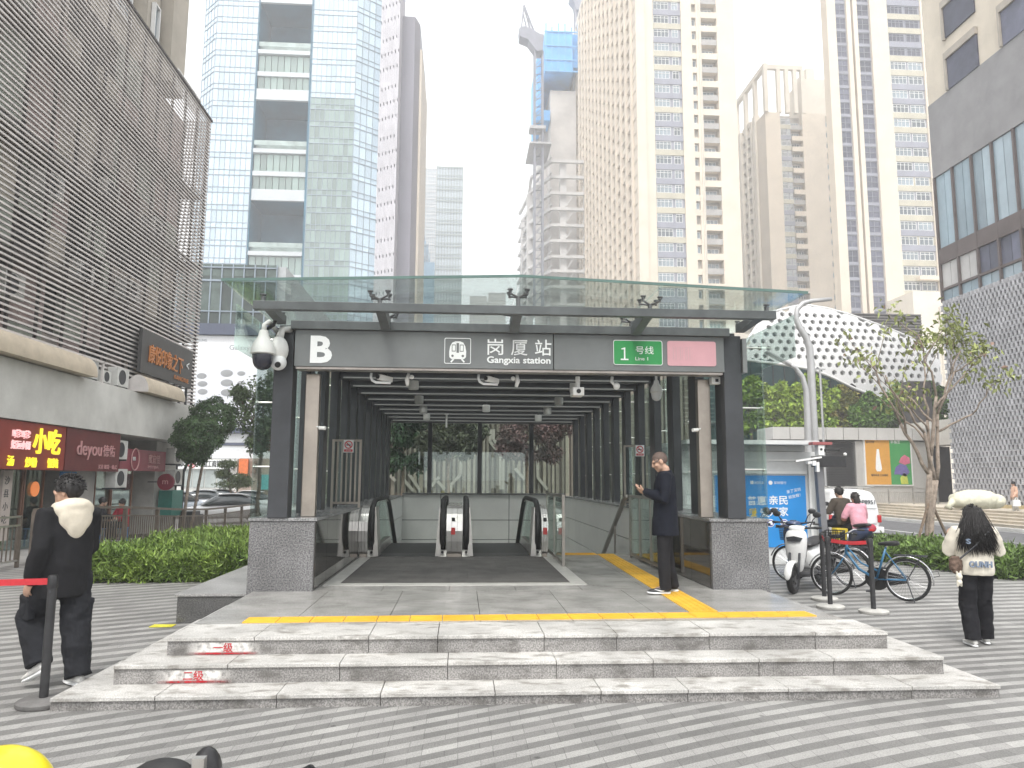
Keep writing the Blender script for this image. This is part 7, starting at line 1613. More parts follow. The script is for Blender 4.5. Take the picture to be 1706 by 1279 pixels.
# small red and white fairing leaning behind the blue bicycle
def car(label, loc, rz_, m_body, group='cars parked in the left street'):
    s = thing('parked_car', label, 'car', (0,0,0), group)
    b = MB(); loft(b, [rowx(2.2,0.35,0.62,0.62), rowx(2.05,0.26,0.74,0.80), rowx(1.3,0.22,0.86,0.86), rowx(0.5,0.22,0.92,0.88), rowx(-0.8,0.22,0.95,0.88), rowx(-1.7,0.24,0.95,0.86), rowx(-2.15,0.30,0.88,0.80), rowx(-2.25,0.40,0.70,0.66)]); subd(b.build('body', m_body, s))
    b = MB(); loft(b, [rowx(1.15,0.80,0.90,0.70), rowx(0.45,0.85,1.36,0.74,0.58), rowx(-0.2,0.85,1.44,0.75,0.58), rowx(-0.9,0.85,1.40,0.74,0.57), rowx(-1.75,0.82,0.95,0.68,0.6)]); subd(b.build('windows', mat('car_glass', (0.035,0.045,0.05), 0.08, 0, 0.1, 3, spec=0.8), s))
    b = MB(); loft(b, [rowx(0.40,1.355,1.40,0.50), rowx(-0.2,1.40,1.475,0.56), rowx(-0.9,1.37,1.43,0.54), rowx(-1.15,1.32,1.36,0.48)]); subd(b.build('roof', m_body, s))
    for x in (1.35,-1.35):
        for y in (-0.80,0.80):
            b = MB(); n = 24; b.cyl((x,y-0.09,0.31),(x,y+0.09,0.31),0.31,n); w_ = b.build('wheel', M_black, s, smooth='auto'); b = MB(); b.cyl((x,y-0.095,0.31),(x,y+0.095,0.31),0.20,16); b.build('rim', M_steel, w_)
    for y in (-0.62,0.62):
        b = MB(); b.ell((2.10,y,0.66),(0.09,0.17,0.08)); b.build('headlight', M_lwhite, s, smooth=True); b = MB(); b.ell((-2.18,y,0.74),(0.07,0.17,0.08)); b.build('tail_light', MATS['tail_red'], s, smooth=True)
    s.location = loc; s.rotation_euler = (0,0,rz_); return s
m_cw = mat('car_white', (0.75,0.75,0.75), 0.25, 0, 0.02, 2, coat=0.6); m_cs = mat('car_silver', (0.45,0.47,0.50), 0.28, 0.5, 0.03, 2, coat=0.6); m_cb = mat('car_pale_blue', (0.50,0.56,0.64), 0.28, 0.2, 0.03, 2, coat=0.6); m_cd = mat('car_dark', (0.05,0.05,0.055), 0.25, 0.2, 0.03, 2, coat=0.6)
car('white sedan parked nearest behind the railing fence', (ax(375,830,38),38,-0.4), R(200), m_cw); car('pale blue car parked beside the mall corner', (ax(287,830,43),43,-0.4), R(250), m_cb); car('silver car parked in front of the bank', (ax(330,828,50),50,-0.4), R(190), m_cs); car('dark car parked at the bank under the cloud pruned pine', (ax(362,826,53),53,-0.4), R(185), m_cd); car('white car parked before the orange shop', (ax(408,828,48),48,-0.4), R(170), m_cw)
# white van seen from behind
VX, VY = ax(1424,850,25.5), 25.5; VZ = gz(0,25.5)
V_ = thing('white_van', 'white van seen from behind with its number lettered on the tailgate', 'van', (0,0,0))
def rowy(y, z0, z1, w0, w1): return [(-w0*0.9,y,z0),(w0*0.9,y,z0),(w0,y,z0+0.12),(w0,y,(z0+z1)/2),(w1,y,z1-0.16),(w1*0.8,y,z1),(-w1*0.8,y,z1),(-w1,y,z1-0.16),(-w0,y,(z0+z1)/2),(-w0,y,z0+0.12)]
b = MB(); loft(b, [rowy(0,0.52,1.80,0.80,0.66), rowy(0.04,0.42,1.86,0.86,0.70), rowy(0.5,0.36,1.93,0.88,0.72), rowy(2.6,0.34,1.93,0.88,0.72), rowy(3.4,0.34,1.35,0.88,0.78), rowy(3.9,0.40,1.0,0.82,0.74)]); subd(b.build('body', m_cw, V_), 1)
b = MB(); b.box(-0.88,0.88,-0.16,0.06,0.36,0.58); b.build('bumper', m_cw, V_, bevel=0.04); b = MB(); b.box(-0.80,0.80,-0.12,0.3,0.24,0.355); b.build('under_van_shade', M_black, V_)  # black box below the bumper stands for the shade under the van
b = MB(); b.box(-0.7,0.7,-0.012,0.02,0.66,0.675); b.box(-0.72,0.72,-0.012,0.0,1.20,1.21); b.box(-0.2,0.2,-0.03,0.0,0.94,0.99); b.build('tailgate_trim', M_dark, V_); b = MB(); b.box(-0.24,0.24,-0.025,0.0,0.74,0.88); b.build('number_plate', mat('plate_blue', (0.03,0.10,0.35), 0.4), V_)
for s_ in (-1,1): b = MB(); b.box(s_*0.80-0.06,s_*0.80+0.06,-0.035,0.05,0.72,0.98); b.build('tail_light', MATS['tail_red'], V_, bevel=0.02); b = MB(); b.cyl((s_*0.78-0.08,0.7,0.29),(s_*0.78+0.08,0.7,0.29),0.29,20); b.build('wheel', M_black, V_, smooth='auto'); b = MB(); b.cyl((s_*0.78-0.08,3.1,0.29),(s_*0.78+0.08,3.1,0.29),0.29,20); b.build('wheel', M_black, V_, smooth='auto')
text('BDP8951', 0.15, mat('van_letters', (0.07,0.08,0.09), 0.6), V_, (0.0,-0.008,1.36), width=0.68, depth=0.008, bold=0.01); b = MB(); b.box(-0.75,-0.70,0.2,2.4,1.955,1.985); b.box(0.70,0.75,0.2,2.4,1.955,1.985)
for y in (0.3,1.2,2.2): b.box(-0.75,0.75,y,y+0.03,1.93,1.953); b.box(-0.735,-0.715,y,y+0.03,1.90,1.954); b.box(0.715,0.735,y,y+0.03,1.90,1.954)
b.build('roof_rack', M_steel, V_)
V_.location = (VX, VY, VZ); V_.rotation_euler = (0,0,R(-4)); V_.scale = (1.05,1,0.98)
# ================================================================== PEOPLE
m_skin = mat('skin', (0.52,0.33,0.24), 0.5, 0, 0.06, 8, spec=0.35)
def cloth(name, c, var=0.12, scale=9, rough=0.85): return mat(name, c, rough, 0, var, scale, bump=0.25, bscale=220, spec=0.2)
def rem(o, vox, sm=3, fac=0.5, disp=0.0, dscale=0.18):
    m = o.modifiers.new('merge', 'REMESH'); m.mode = 'VOXEL'; m.voxel_size = vox; m.use_smooth_shade = True
    if sm: m = o.modifiers.new('soften', 'SMOOTH'); m.iterations = sm; m.factor = fac
    if disp:
        tx = bpy.data.textures.new('folds', 'CLOUDS'); tx.noise_scale = dscale; tx.noise_depth = 3
        m = o.modifiers.new('folds', 'DISPLACE'); m.texture = tx; m.strength = disp; m.mid_level = 0.5; m.texture_coords = 'LOCAL'
    return o
def hand(mb, w, d, palm, side, s=1.0, curl=0.7, spread=0.05):
    """palm, four fingers of different lengths and a thumb leaving the side of the palm"""
    w = Vector(w); d = Vector(d).normalized(); palm = Vector(palm); palm = (palm-d*palm.dot(d)).normalized(); sd = d.cross(palm)*side
    M = Matrix((sd, d, palm)).transposed()
    mb.ell(w+d*0.050*s, (0.041*s,0.054*s,0.017*s), 14, 8, M); mb.capsule([w-d*0.03*s, w+d*0.02*s], [0.024*s,0.025*s], 10)
    for i, (L_, off) in enumerate(((0.072,0.030),(0.080,0.010),(0.074,-0.010),(0.058,-0.029))):
        p = w+d*(0.092 if i < 3 else 0.084)*s+sd*off*s; dd = (d+sd*(off*spread*10)).normalized(); P = [p-dd*0.02*s, p]
        a = 0
        for k, f_ in enumerate((0.45,0.32,0.23)):
            a += curl*(0.55+0.12*i)*(0.9 if k == 0 else 0.8); v_ = dd*math.cos(a)+palm*math.sin(a); p = p+v_*L_*f_*s*1.05; P.append(p)
        mb.capsule(P, [0.0098*s,0.0096*s,0.0088*s,0.0082*s,0.0072*s], 8)
    p = w+d*0.028*s+sd*0.034*s; v1 = (sd*0.75+d*0.6+palm*0.35).normalized(); v2 = (sd*0.2+d*0.8+palm*0.6).normalized()
    mb.capsule([p-v1*0.012*s, p+v1*0.030*s, p+v1*0.030*s+v2*0.030*s], [0.0125*s,0.0108*s,0.0088*s], 8)
def head(mb, c, M, s=1.0):
    """skull, jaw, nose, brow, lips and ears; local +y is the face"""
    f = lambda x, y, z: Vector(c)+M @ (Vector((x,y,z))*s)
    mb.ell(f(0,-0.012,0.030), (0.075*s,0.094*s,0.090*s), 20, 14, M); mb.ell(f(0,0.030,-0.035), (0.058*s,0.060*s,0.078*s), 18, 12, M); mb.ell(f(0,0.058,-0.090), (0.030*s,0.028*s,0.024*s), 12, 8, M)
    mb.capsule([f(0,0.088,0.018), f(0,0.106,-0.018), f(0,0.100,-0.026)], [0.009*s,0.013*s,0.012*s], 8); mb.ell(f(0,0.096,-0.028), (0.019*s,0.012*s,0.010*s), 10, 6, M)
    mb.capsule([f(-0.04,0.076,0.030), f(0.0,0.086,0.027), f(0.04,0.076,0.030)], [0.010*s,0.011*s,0.010*s], 8); mb.capsule([f(-0.018,0.082,-0.056), f(0,0.090,-0.054), f(0.018,0.082,-0.056)], [0.006*s,0.008*s,0.006*s], 6)
    mb.capsule([f(-0.015,0.079,-0.067), f(0,0.086,-0.067), f(0.015,0.079,-0.067)], [0.006*s,0.008*s,0.006*s], 6)
    for x in (-1,1): mb.ell(f(x*0.045,0.058,-0.025), (0.024*s,0.026*s,0.022*s), 10, 8, M); mb.ell(f(x*0.076,-0.010,-0.008), (0.011*s,0.021*s,0.034*s), 10, 8, M)
def face_bits(root, c, M, s=1.0):
    f = lambda x, y, z: Vector(c)+M @ (Vector((x,y,z))*s); b = MB()
    for x in (-1,1): b.ell(f(x*0.031,0.077,0.006), (0.012*s,0.006*s,0.006*s), 10, 6, M)
    b.build('eyes', mat('eye_dark', (0.03,0.02,0.018), 0.2), root, smooth=True); b = MB()
    for x in (-1,1): b.capsule([f(x*0.018,0.086,0.031), f(x*0.042,0.079,0.033)], [0.003*s,0.0022*s], 6)
    b.build('eyebrows', mat('brow_dark', (0.03,0.022,0.02), 0.8), root, smooth=True)
def shoe(root, ankle, toe, m_up, m_sole, s=1.0, lift=0.0, mark=None):
    a = Vector(ankle); t_ = Vector(toe); d = t_-a; d.z = 0; d = d.normalized() if d.length > 1e-4 else Vector((0,1,0)); pitch = math.atan2(a.z-0.085-t_.z+0.03, max(0.05,(t_-a).length)) if lift else 0.0
    x_ = Vector((d.y,-d.x,0)); fwd = (d*math.cos(pitch)-Vector((0,0,1))*math.sin(pitch)); u_ = x_.cross(fwd); heel = a-Vector((0,0,0.085*1.0))*1.0 - fwd*0.06*s if not lift else a-u_*0.085*s-fwd*0.06*s
    M = lambda k, x, z: heel+fwd*k*s+x_*x*s+u_*z*s
    def ring(k, w_, z0, z1): return [M(k,-w_,z0),M(k,-w_*1.02,(z0+z1)*0.5),M(k,-w_*0.55,z1),M(k,w_*0.55,z1),M(k,w_*1.02,(z0+z1)*0.5),M(k,w_,z0)]
    b = MB(); loft(b, [ring(-0.005,0.026,0.03,0.075), ring(0.03,0.034,0.028,0.10), ring(0.09,0.037,0.028,0.098), ring(0.15,0.044,0.026,0.075), ring(0.21,0.046,0.026,0.058), ring(0.255,0.034,0.028,0.047), ring(0.27,0.018,0.03,0.040)]); o = subd(b.build('shoe', m_up, root))
    b = MB(); loft(b, [ring(-0.012,0.028,0.0,0.032), ring(0.04,0.037,0.0,0.034), ring(0.11,0.038,0.0,0.030), ring(0.18,0.047,0.0,0.030), ring(0.24,0.042,0.004,0.032), ring(0.277,0.020,0.012,0.032)]); subd(b.build('sole', m_sole, o))
    if mark:
        b = MB(); sd = mark
        P = [(0.06,0.050),(0.10,0.036),(0.14,0.040),(0.20,0.056)]; Q = [(0.20,0.060),(0.14,0.050),(0.10,0.048),(0.075,0.056)]
        b.tube([M(k,sd*0.047,z) for k,z in ((0.065,0.056),(0.09,0.040),(0.125,0.041),(0.19,0.058))],[0.004,0.008,0.006,0.002],6); b.build('side_mark', M_lwhite, o)
    return o
def person(name, label, loc, rz_, J, look, s=1.0, vox=0.0065):
    """J: joints in metres for a 1.72 m figure, x right, y forward. look: clothing"""
    root = thing(name, label, 'person', (0,0,0)); V = {k: Vector(v) for k, v in J.items()}
    hm = Matrix.Rotation(J_yaw.get(label,(0,0))[1], 3, 'Z') @ Matrix.Rotation(-J_yaw.get(label,(0,0))[0], 3, 'X'); hc = V['head']
    b = MB(); head(b, hc, hm); b.capsule([V['neck']-Vector((0,0.005,0.05)), V['neck']+Vector((0,0,0.03)), hc-Vector((0,0.02,0.05))], [0.058,0.052,0.050], 14)
    b.rings([(V['pelvis'].x,V['pelvis'].y,V['pelvis'].z-0.08,0.10,0.07),(V['pelvis'].x,V['pelvis'].y,V['pelvis'].z+0.06,0.11,0.075),(*(V['pelvis']*0.5+V['chest']*0.5),0.095,0.07),(*V['chest'],0.12,0.08),(V['neck'].x,V['neck'].y,V['neck'].z-0.06,0.10,0.06),(V['neck'].x,V['neck'].y,V['neck'].z-0.01,0.05,0.045)], 16)
    for q in 'LR':
        b.capsule([V['neck'].lerp(V['sh'+q],0.3)-Vector((0,0,0.06)), V['sh'+q], V['el'+q], V['wr'+q]], [0.04,0.042,0.034,0.023], 10)
        b.capsule([V['pelvis'].lerp(V['hip'+q],0.6), V['hip'+q], V['kn'+q], V['an'+q]], [0.06,0.062,0.044,0.03], 10); b.capsule([V['an'+q], V['an'+q].lerp(V['to'+q],0.6)], [0.028,0.022], 8)
        hd = look['hand'+q]; hand(b, V['wr'+q], hd[0], hd[1], 1 if q == 'R' else -1, curl=hd[2])
    rem(b.build('body', m_skin, root), vox, 2, 0.4); face_bits(root, hc, hm)
    return root, V, hc, hm
J_yaw = {}
def top(root, V, m_, hem_z, rows, slv, sl_end=1.0, vox=0.012, disp=0.02, collar=True, name='jacket'):
    b = MB(); b.rings(rows, 22)
    for q in 'LR':
        e = V['el'+q]+(V['wr'+q]-V['el'+q])*sl_end; s0 = V['sh'+q]
        b.capsule([V['neck'].lerp(s0,0.35)-Vector((0,0,0.045)), s0+Vector((0,0,-0.005)), s0.lerp(V['el'+q],0.5), V['el'+q], V['el'+q].lerp(e,0.55), e], [slv[0]*0.98,slv[0],slv[0]*0.95,slv[1],slv[1]*0.95,slv[2]], 14)
    if collar: b.tube([V['neck']+Vector((0.066*math.cos(2*math.pi*i/16), -0.008+0.062*math.sin(2*math.pi*i/16), -0.012+0.012*math.sin(2*math.pi*i/16)*-1)) for i in range(17)], 0.017, 8)
    return rem(b.build(name, m_, root), vox, 3, 0.5, disp)
def pants(root, V, m_, wd, vox=0.012, disp=0.022, cuff=0.0, name='trousers'):
    b = MB(); p = V['pelvis']; b.rings([(p.x,p.y,p.z-0.10,0.145,0.115),(p.x,p.y,p.z,0.165,0.125),(p.x,p.y,p.z+0.10,0.15,0.11)], 20)
    for q in 'LR':
        h_, k_, a_ = V['hip'+q], V['kn'+q], V['an'+q]; b.capsule([p.lerp(h_,0.7), h_, h_.lerp(k_,0.5)], [wd[0]*0.9,wd[0],wd[0]*0.95], 16); b.tube([h_, h_.lerp(k_,0.5), k_, k_.lerp(a_,0.5), a_.lerp(k_,0.06), a_+(a_-k_).normalized()*(0.035+cuff)], [wd[0],wd[0]*0.97,wd[1],wd[1]*0.95,wd[2],wd[2]*1.04], 16)
    return rem(b.build(name, m_, root), vox, 3, 0.5, disp, 0.12)
def hair_cap(root, c, M, m_, thick=0.012, low=-0.02, back=-0.06, tuft=0, seed=1, front=0.03):
    rnd = random.Random(seed); f = lambda x, y, z: Vector(c)+M @ Vector((x,y,z)); b = MB(); n, k = 30, 18; vs = []; fs = []
    for i in range(k+1):
        ph = math.pi*0.98*i/k
        for j in range(n):
            t_ = 2*math.pi*j/n; x, y, z = math.sin(ph)*math.cos(t_), math.sin(ph)*math.sin(t_), math.cos(ph)
            lim = front if y > 0.35 else (low if y > -0.25 else back)      # hair line: forehead, temples, nape
            zz = 0.030+z*(0.090+thick); zz = max(zz, lim+0.004*math.sin(t_*9))
            kk = 1+0.04*math.sin(t_*7+z*9)*math.cos(z*6+t_*3) if tuft else 1
            r2 = math.sqrt(max(0.0, 1-((zz-0.030)/(0.090+thick))**2)) if zz > lim+0.006 else math.sqrt(max(0.0, 1-((lim-0.030)/(0.090+thick))**2))
            vs.append(f(math.cos(t_)*r2*(0.075+thick)*kk, -0.012+math.sin(t_)*r2*(0.094+thick)*kk, zz))
    for i in range(k):
        for j in range(n): fs.append((i*n+j,(i+1)*n+j,(i+1)*n+(j+1)%n,i*n+(j+1)%n))
    b.add(vs, fs)
    for i in range(tuft):
        t_ = rnd.uniform(0,2*math.pi); ph = rnd.uniform(0,1.5); d = Vector((math.sin(ph)*math.cos(t_), math.sin(ph)*math.sin(t_), math.cos(ph)))
        if d.y > 0.6 and d.z < 0.3: continue
        p = f(d.x*(0.072+thick), -0.012+d.y*(0.09+thick), 0.03+d.z*(0.086+thick)); e = (M @ (d+Vector((rnd.uniform(-0.9,0.9),rnd.uniform(-0.9,0.3),rnd.uniform(-0.9,0.2))))).normalized()
        b.tube([p-e*0.01, p+e*0.018, p+e*0.034+Vector((0,0,-0.006))], [0.007,0.005,0.001], 5)
    return b.build('hair', m_, root, smooth=True)
m_hair = mat('black_hair', (0.014,0.012,0.012), 0.55, 0, 0.3, 30, spec=0.5)
std = dict(pelvis=(0,0,0.95), chest=(0,0.0,1.28), neck=(0,-0.01,1.475), head=(0,0.02,1.605), shL=(-0.185,-0.01,1.405), shR=(0.185,-0.01,1.405), hipL=(-0.09,0,0.90), hipR=(0.09,0,0.90),
           knL=(-0.10,0.02,0.50), knR=(0.10,0.02,0.50), anL=(-0.11,-0.03,0.09), anR=(0.11,-0.03,0.09), toL=(-0.13,0.15,0.03), toR=(0.13,0.15,0.03), elL=(-0.24,-0.02,1.13), elR=(0.24,-0.02,1.13), wrL=(-0.25,0.04,0.88), wrR=(0.25,0.04,0.88))

# --- man with a phone on the platform, turned left
lb = 'man in long dark coat standing on the platform and reading his phone'; J_yaw[lb] = (R(24), R(4))
J = dict(std, head=(0,0.055,1.590), elL=(-0.235,0.0,1.14), elR=(0.235,-0.01,1.13), wrL=(-0.065,0.235,1.225), wrR=(0.075,0.235,1.205), knL=(-0.09,0.03,0.5), knR=(0.10,0.0,0.5), anL=(-0.10,0.02,0.09), anR=(0.13,-0.07,0.09), toL=(-0.13,0.22,0.03), toR=(0.16,0.12,0.03))
root, V, hc, hmx = person('person', lb, None, 0, J, dict(handL=((0.45,0.85,0.25),(0.55,-0.1,0.8),0.75), handR=((-0.45,0.85,0.25),(-0.5,-0.1,0.8),0.8)))
m_coat = cloth('navy_black_coat', (0.009,0.011,0.019)); m_tr = cloth('black_trousers', (0.016,0.016,0.019))
top(root, V, m_coat, 0.69, [(0,0.005,0.695,0.205,0.165),(0,0.005,0.85,0.20,0.160),(0,0,1.0,0.185,0.148),(0,0,1.15,0.182,0.140),(0,0,1.30,0.190,0.138),(0,-0.01,1.40,0.175,0.118),(0,-0.012,1.445,0.115,0.09),(0,-0.01,1.475,0.072,0.07)], (0.078,0.066,0.048), 0.97, name='coat')
pants(root, V, m_tr, (0.096,0.080,0.072), cuff=0)
shoe(root, V['anL'], V['toL'], M_bplast, M_lwhite, 1.02, mark=-1); shoe(root, V['anR'], V['toR'], M_bplast, M_lwhite, 1.02, mark=-1)
hair_cap(root, hc, hmx, mat('stubble', (0.13,0.09,0.075), 0.7, 0, 0.2, 60), 0.0025, 0.010, -0.045, front=0.062)
root.location = (2.50,9.17,0.402); root.rotation_euler = (0,0,R(74)); root.scale = (0.995,)*3
ph = MB(); ph.box(-0.038,0.038,-0.0045,0.0045,-0.075,0.075); o = ph.build('phone', M_bplast, None, bevel=0.006); tag(o, 'black phone held in both hands of the man in the long coat', 'phone')
o.matrix_world = Matrix.Translation((2.50,9.17,0.402)) @ Matrix.Rotation(R(74),4,'Z') @ Matrix.Translation((0.0,0.335,1.265)) @ Matrix.Rotation(R(-58),4,'X')

# --- young man walking off at the left, back view
lb = 'young man in black jacket with cream hood walking away at the left'; J_yaw[lb] = (R(-6), R(38))
J = dict(std, head=(-0.01,0.035,1.60), elL=(-0.225,-0.07,1.14), wrL=(-0.245,0.02,0.89), elR=(0.225,0.06,1.13), wrR=(0.16,0.24,0.98), hipL=(-0.10,0,0.9), knL=(-0.13,0.22,0.56), anL=(-0.13,0.03,0.20), toL=(-0.15,0.17,0.05), hipR=(0.10,0,0.9), knR=(0.10,-0.04,0.49), anR=(0.10,-0.16,0.09), toR=(0.11,0.02,0.03))
root, V, hc, hmx = person('person', lb, None, 0, J, dict(handL=((-0.15,0.35,-0.9),(0.9,0.2,0),0.5), handR=((-0.2,0.8,-0.5),(-0.9,0,0.2),0.6)))
m_jk = cloth('black_jacket', (0.016,0.016,0.018)); m_cargo = cloth('black_cargo', (0.020,0.021,0.025)); m_hood = cloth('cream_fleece', (0.66,0.60,0.49), 0.08)
top(root, V, m_jk, 0.7, [(0,0.0,0.73,0.195,0.15),(0,0,0.78,0.205,0.16),(0,0,0.95,0.207,0.16),(0,0,1.15,0.205,0.158),(0,-0.005,1.30,0.205,0.155),(0,-0.015,1.40,0.19,0.13),(0,-0.012,1.45,0.12,0.095)], (0.088,0.078,0.060), 1.0, disp=0.03, collar=False)
b = MB(); b.ell((0,-0.085,1.45),(0.165,0.085,0.10),18,12); b.ell((0,-0.12,1.38),(0.14,0.06,0.13),18,12); b.tube([(0.115*math.sin(a),-0.035+0.10*math.cos(a)*-1,1.475+0.035*math.cos(a)*-1*-0.3) for a in [2*math.pi*i/18 for i in range(19)]],0.045,10,flat=0.9); b.ell((0,-0.14,1.32),(0.085,0.045,0.12),16,10); rem(b.build('hood', m_hood, root), 0.011, 12, 0.5, 0.008, 0.10)
pants(root, V, m_cargo, (0.122,0.115,0.098), disp=0.04, cuff=-0.025)
for q, sg in (('L',-1),('R',1)):
    b = MB(); m_ = V['hip'+q].lerp(V['kn'+q],0.72); b.box(m_.x+sg*0.075-0.035,m_.x+sg*0.075+0.035,m_.y-0.085,m_.y+0.075,m_.z-0.11,m_.z+0.09); b.box(m_.x+sg*0.08-0.037,m_.x+sg*0.08+0.037,m_.y-0.09,m_.y+0.08,m_.z+0.05,m_.z+0.10); rem(b.build('cargo_pocket', m_cargo, root), 0.012, 4, 0.5, 0.015)
m_ws = mat('white_shoe', (0.72,0.71,0.68), 0.6, 0, 0.05, 10)
shoe(root, V['anL'], V['toL'], m_ws, M_lwhite, 1.08, lift=1); shoe(root, V['anR'], V['toR'], m_ws, M_lwhite, 1.08)
hair_cap(root, hc, hmx, m_hair, 0.022, -0.005, -0.055, tuft=260, seed=3, front=0.035)
root.location = (-3.40,6.86,0.002); root.rotation_euler = (0,0,R(52)); root.scale = (1.02,)*3

# --- girl with long hair, back view
lb = 'girl with long dark hair in cream sweatshirt and wide black trousers'; J_yaw[lb] = (R(-4), R(-6))
J = dict(std, elL=(-0.265,0.05,1.17), wrL=(-0.16,0.24,1.30), elR=(0.285,0.02,1.18), wrR=(0.17,0.24,1.33), knL=(-0.095,0.05,0.5), anL=(-0.09,-0.02,0.09), toL=(-0.10,0.16,0.03), knR=(0.10,0.10,0.51), anR=(0.13,0.16,0.09), toR=(0.16,0.34,0.03))
root, V, hc, hmx = person('person', lb, None, 0, J, dict(handL=((0.2,0.5,0.85),(0.3,0.6,-0.5),0.3), handR=((-0.2,0.5,0.85),(-0.3,0.6,-0.5),0.3)))
m_sw2 = cloth('cream_sweatshirt', (0.70,0.655,0.56), 0.06)
swt = top(root, V, m_sw2, 0.85, [(0,0.0,0.875,0.185,0.145),(0,0,0.91,0.20,0.155),(0,0,1.05,0.20,0.155),(0,0,1.2,0.195,0.148),(0,-0.005,1.32,0.19,0.138),(0,-0.012,1.40,0.175,0.112),(0,-0.012,1.45,0.11,0.085)], (0.092,0.085,0.055), 0.98, disp=0.026, name='sweatshirt')
m_lt = mat('print_blue', (0.20,0.25,0.33), 0.8); 
text('OUNH', 0.075, m_lt, root, (0.155,-0.172,0.985), rot=(R(90),0,R(180)) if False else (R(90),0,0), width=0.25, depth=0.02, bold=0.03).location.x = -0.14
text('S', 0.06, m_lt, root, (-0.15,-0.150,1.27), width=0.05, depth=0.03, bold=0.03)
m_wp = cloth('wide_black_trousers', (0.013,0.013,0.016), 0.1); pants(root, V, m_wp, (0.100,0.096,0.088), disp=0.03, cuff=-0.03)
shoe(root, V['anL'], V['toL'], m_ws, M_lwhite, 1.0); shoe(root, V['anR'], V['toR'], m_ws, M_lwhite, 1.0)
hair_cap(root, hc, hmx, m_hair, 0.02, -0.03, -0.09, tuft=60, seed=8, front=0.03)
b = MB(); rnd = random.Random(2)
for i in range(1300):
    a = rnd.uniform(-2.75,-0.4); rr = 1.0; x = 0.092*math.cos(a); y = -0.012+0.112*math.sin(a); z0 = rnd.uniform(-0.02,0.09); ln = rnd.uniform(0.28,0.50); sp = rnd.uniform(1.2,3.0); wv = rnd.uniform(0,6)
    P = []
    for k in range(7):
        t_ = k/6; px_ = x*(1+(sp-1)*t_)+0.007*math.sin(wv+t_*6); py_ = min(y*(1+0.35*t_), 0.1)-0.035*t_+0.006*math.cos(wv+t_*6); P.append(hc+Vector((px_, py_, z0+0.02*(1-t_)-ln*t_)))
    b.tube(P, [0.003,0.0045,0.005,0.005,0.0045,0.003,0.001], 4, flat=0.8)
b.ell(hc+Vector((0,-0.095,-0.12)),(0.115,0.055,0.20),16,12); b.ell(hc+Vector((0,-0.125,-0.24)),(0.155,0.045,0.15),16,12); b.build('long_hair', m_hair, root, smooth=True)
S_ = 1.485/1.72; root.location = (5.60,8.0,0.0); root.rotation_euler = (0,0,R(-12)); root.scale = (S_*1.06,S_*1.06,S_)
lc = lambda x, y, z: root.matrix_basis @ Vector((x,y,z))
bpy.context.view_layer.update()
W = Matrix.LocRotScale(root.location, root.rotation_euler, root.scale)
sk = thing('sack', 'large cream cloth sack carried in front of the girl\'s head', 'sack', tuple(W @ Vector((0.06,0.30,1.66)))); c = W @ Vector((0.06,0.31,1.80)); c = Vector((c.x+0.15,c.y+0.02,1.555))
b = MB(); b.ell(c,(0.27,0.17,0.115),24,14); b.ell(c+Vector((-0.17,0,-0.01)),(0.14,0.15,0.10),16,10); b.ell(c+Vector((0.2,0.0,-0.015)),(0.13,0.14,0.085),16,10); rem(b.build('cloth_body', cloth('sack_cream', (0.62,0.60,0.48), 0.08), sk), 0.012, 4, 0.5, 0.035, 0.12)
b = MB(); b.tube([c+Vector((-0.28,-0.02,-0.02)),c+Vector((-0.33,-0.02,-0.06)),c+Vector((-0.35,-0.02,-0.10))],[0.05,0.03,0.045],8); b.build('tied_end', MATS['sack_cream'], sk, smooth=True)
bg_ = thing('shoulder_bag', 'brown furry shoulder bag hanging at the girl\'s left side', 'bag', tuple(W @ Vector((-0.23,-0.05,0.9)))); b = MB(); b.ell(W @ Vector((-0.25,-0.08,1.0)),(0.075,0.05,0.10),16,10); o = rem(b.build('bag_body', cloth('bag_brown', (0.16,0.11,0.085), 0.3, 30), bg_), 0.01, 2, 0.5, 0.03, 0.04)
b = MB(); P0 = [W @ Vector(p) for p in ((-0.22,-0.13,1.08),(-0.05,-0.168,1.25),(0.10,-0.155,1.42))]; b.tube(P0, 0.010, 6); b.build('strap', M_dark, bg_)
ch = thing('plush_charm', 'small cream plush charm hanging below the brown bag', 'charm', tuple(W @ Vector((-0.22,-0.10,0.85)))); b = MB(); q0 = W @ Vector((-0.235,-0.11,0.86)); b.ell(q0,(0.035,0.03,0.04)); b.ell(q0+Vector((0,0,-0.06)),(0.03,0.028,0.035)); b.ell(q0+Vector((-0.022,0,0.045)),(0.012,0.01,0.022)); b.ell(q0+Vector((0.022,0,0.045)),(0.012,0.01,0.022)); b.ell(q0+Vector((0.02,0,-0.09)),(0.012,0.012,0.02)); b.ell(q0+Vector((-0.02,0,-0.09)),(0.012,0.012,0.02)); rem(b.build('plush_body', cloth('plush_cream', (0.72,0.68,0.58)), ch), 0.006, 2); b = MB(); b.tube([q0+Vector((0,0,0.05)), W @ Vector((-0.25,-0.1,0.95))],0.003,5); b.build('cord', M_dark, ch)

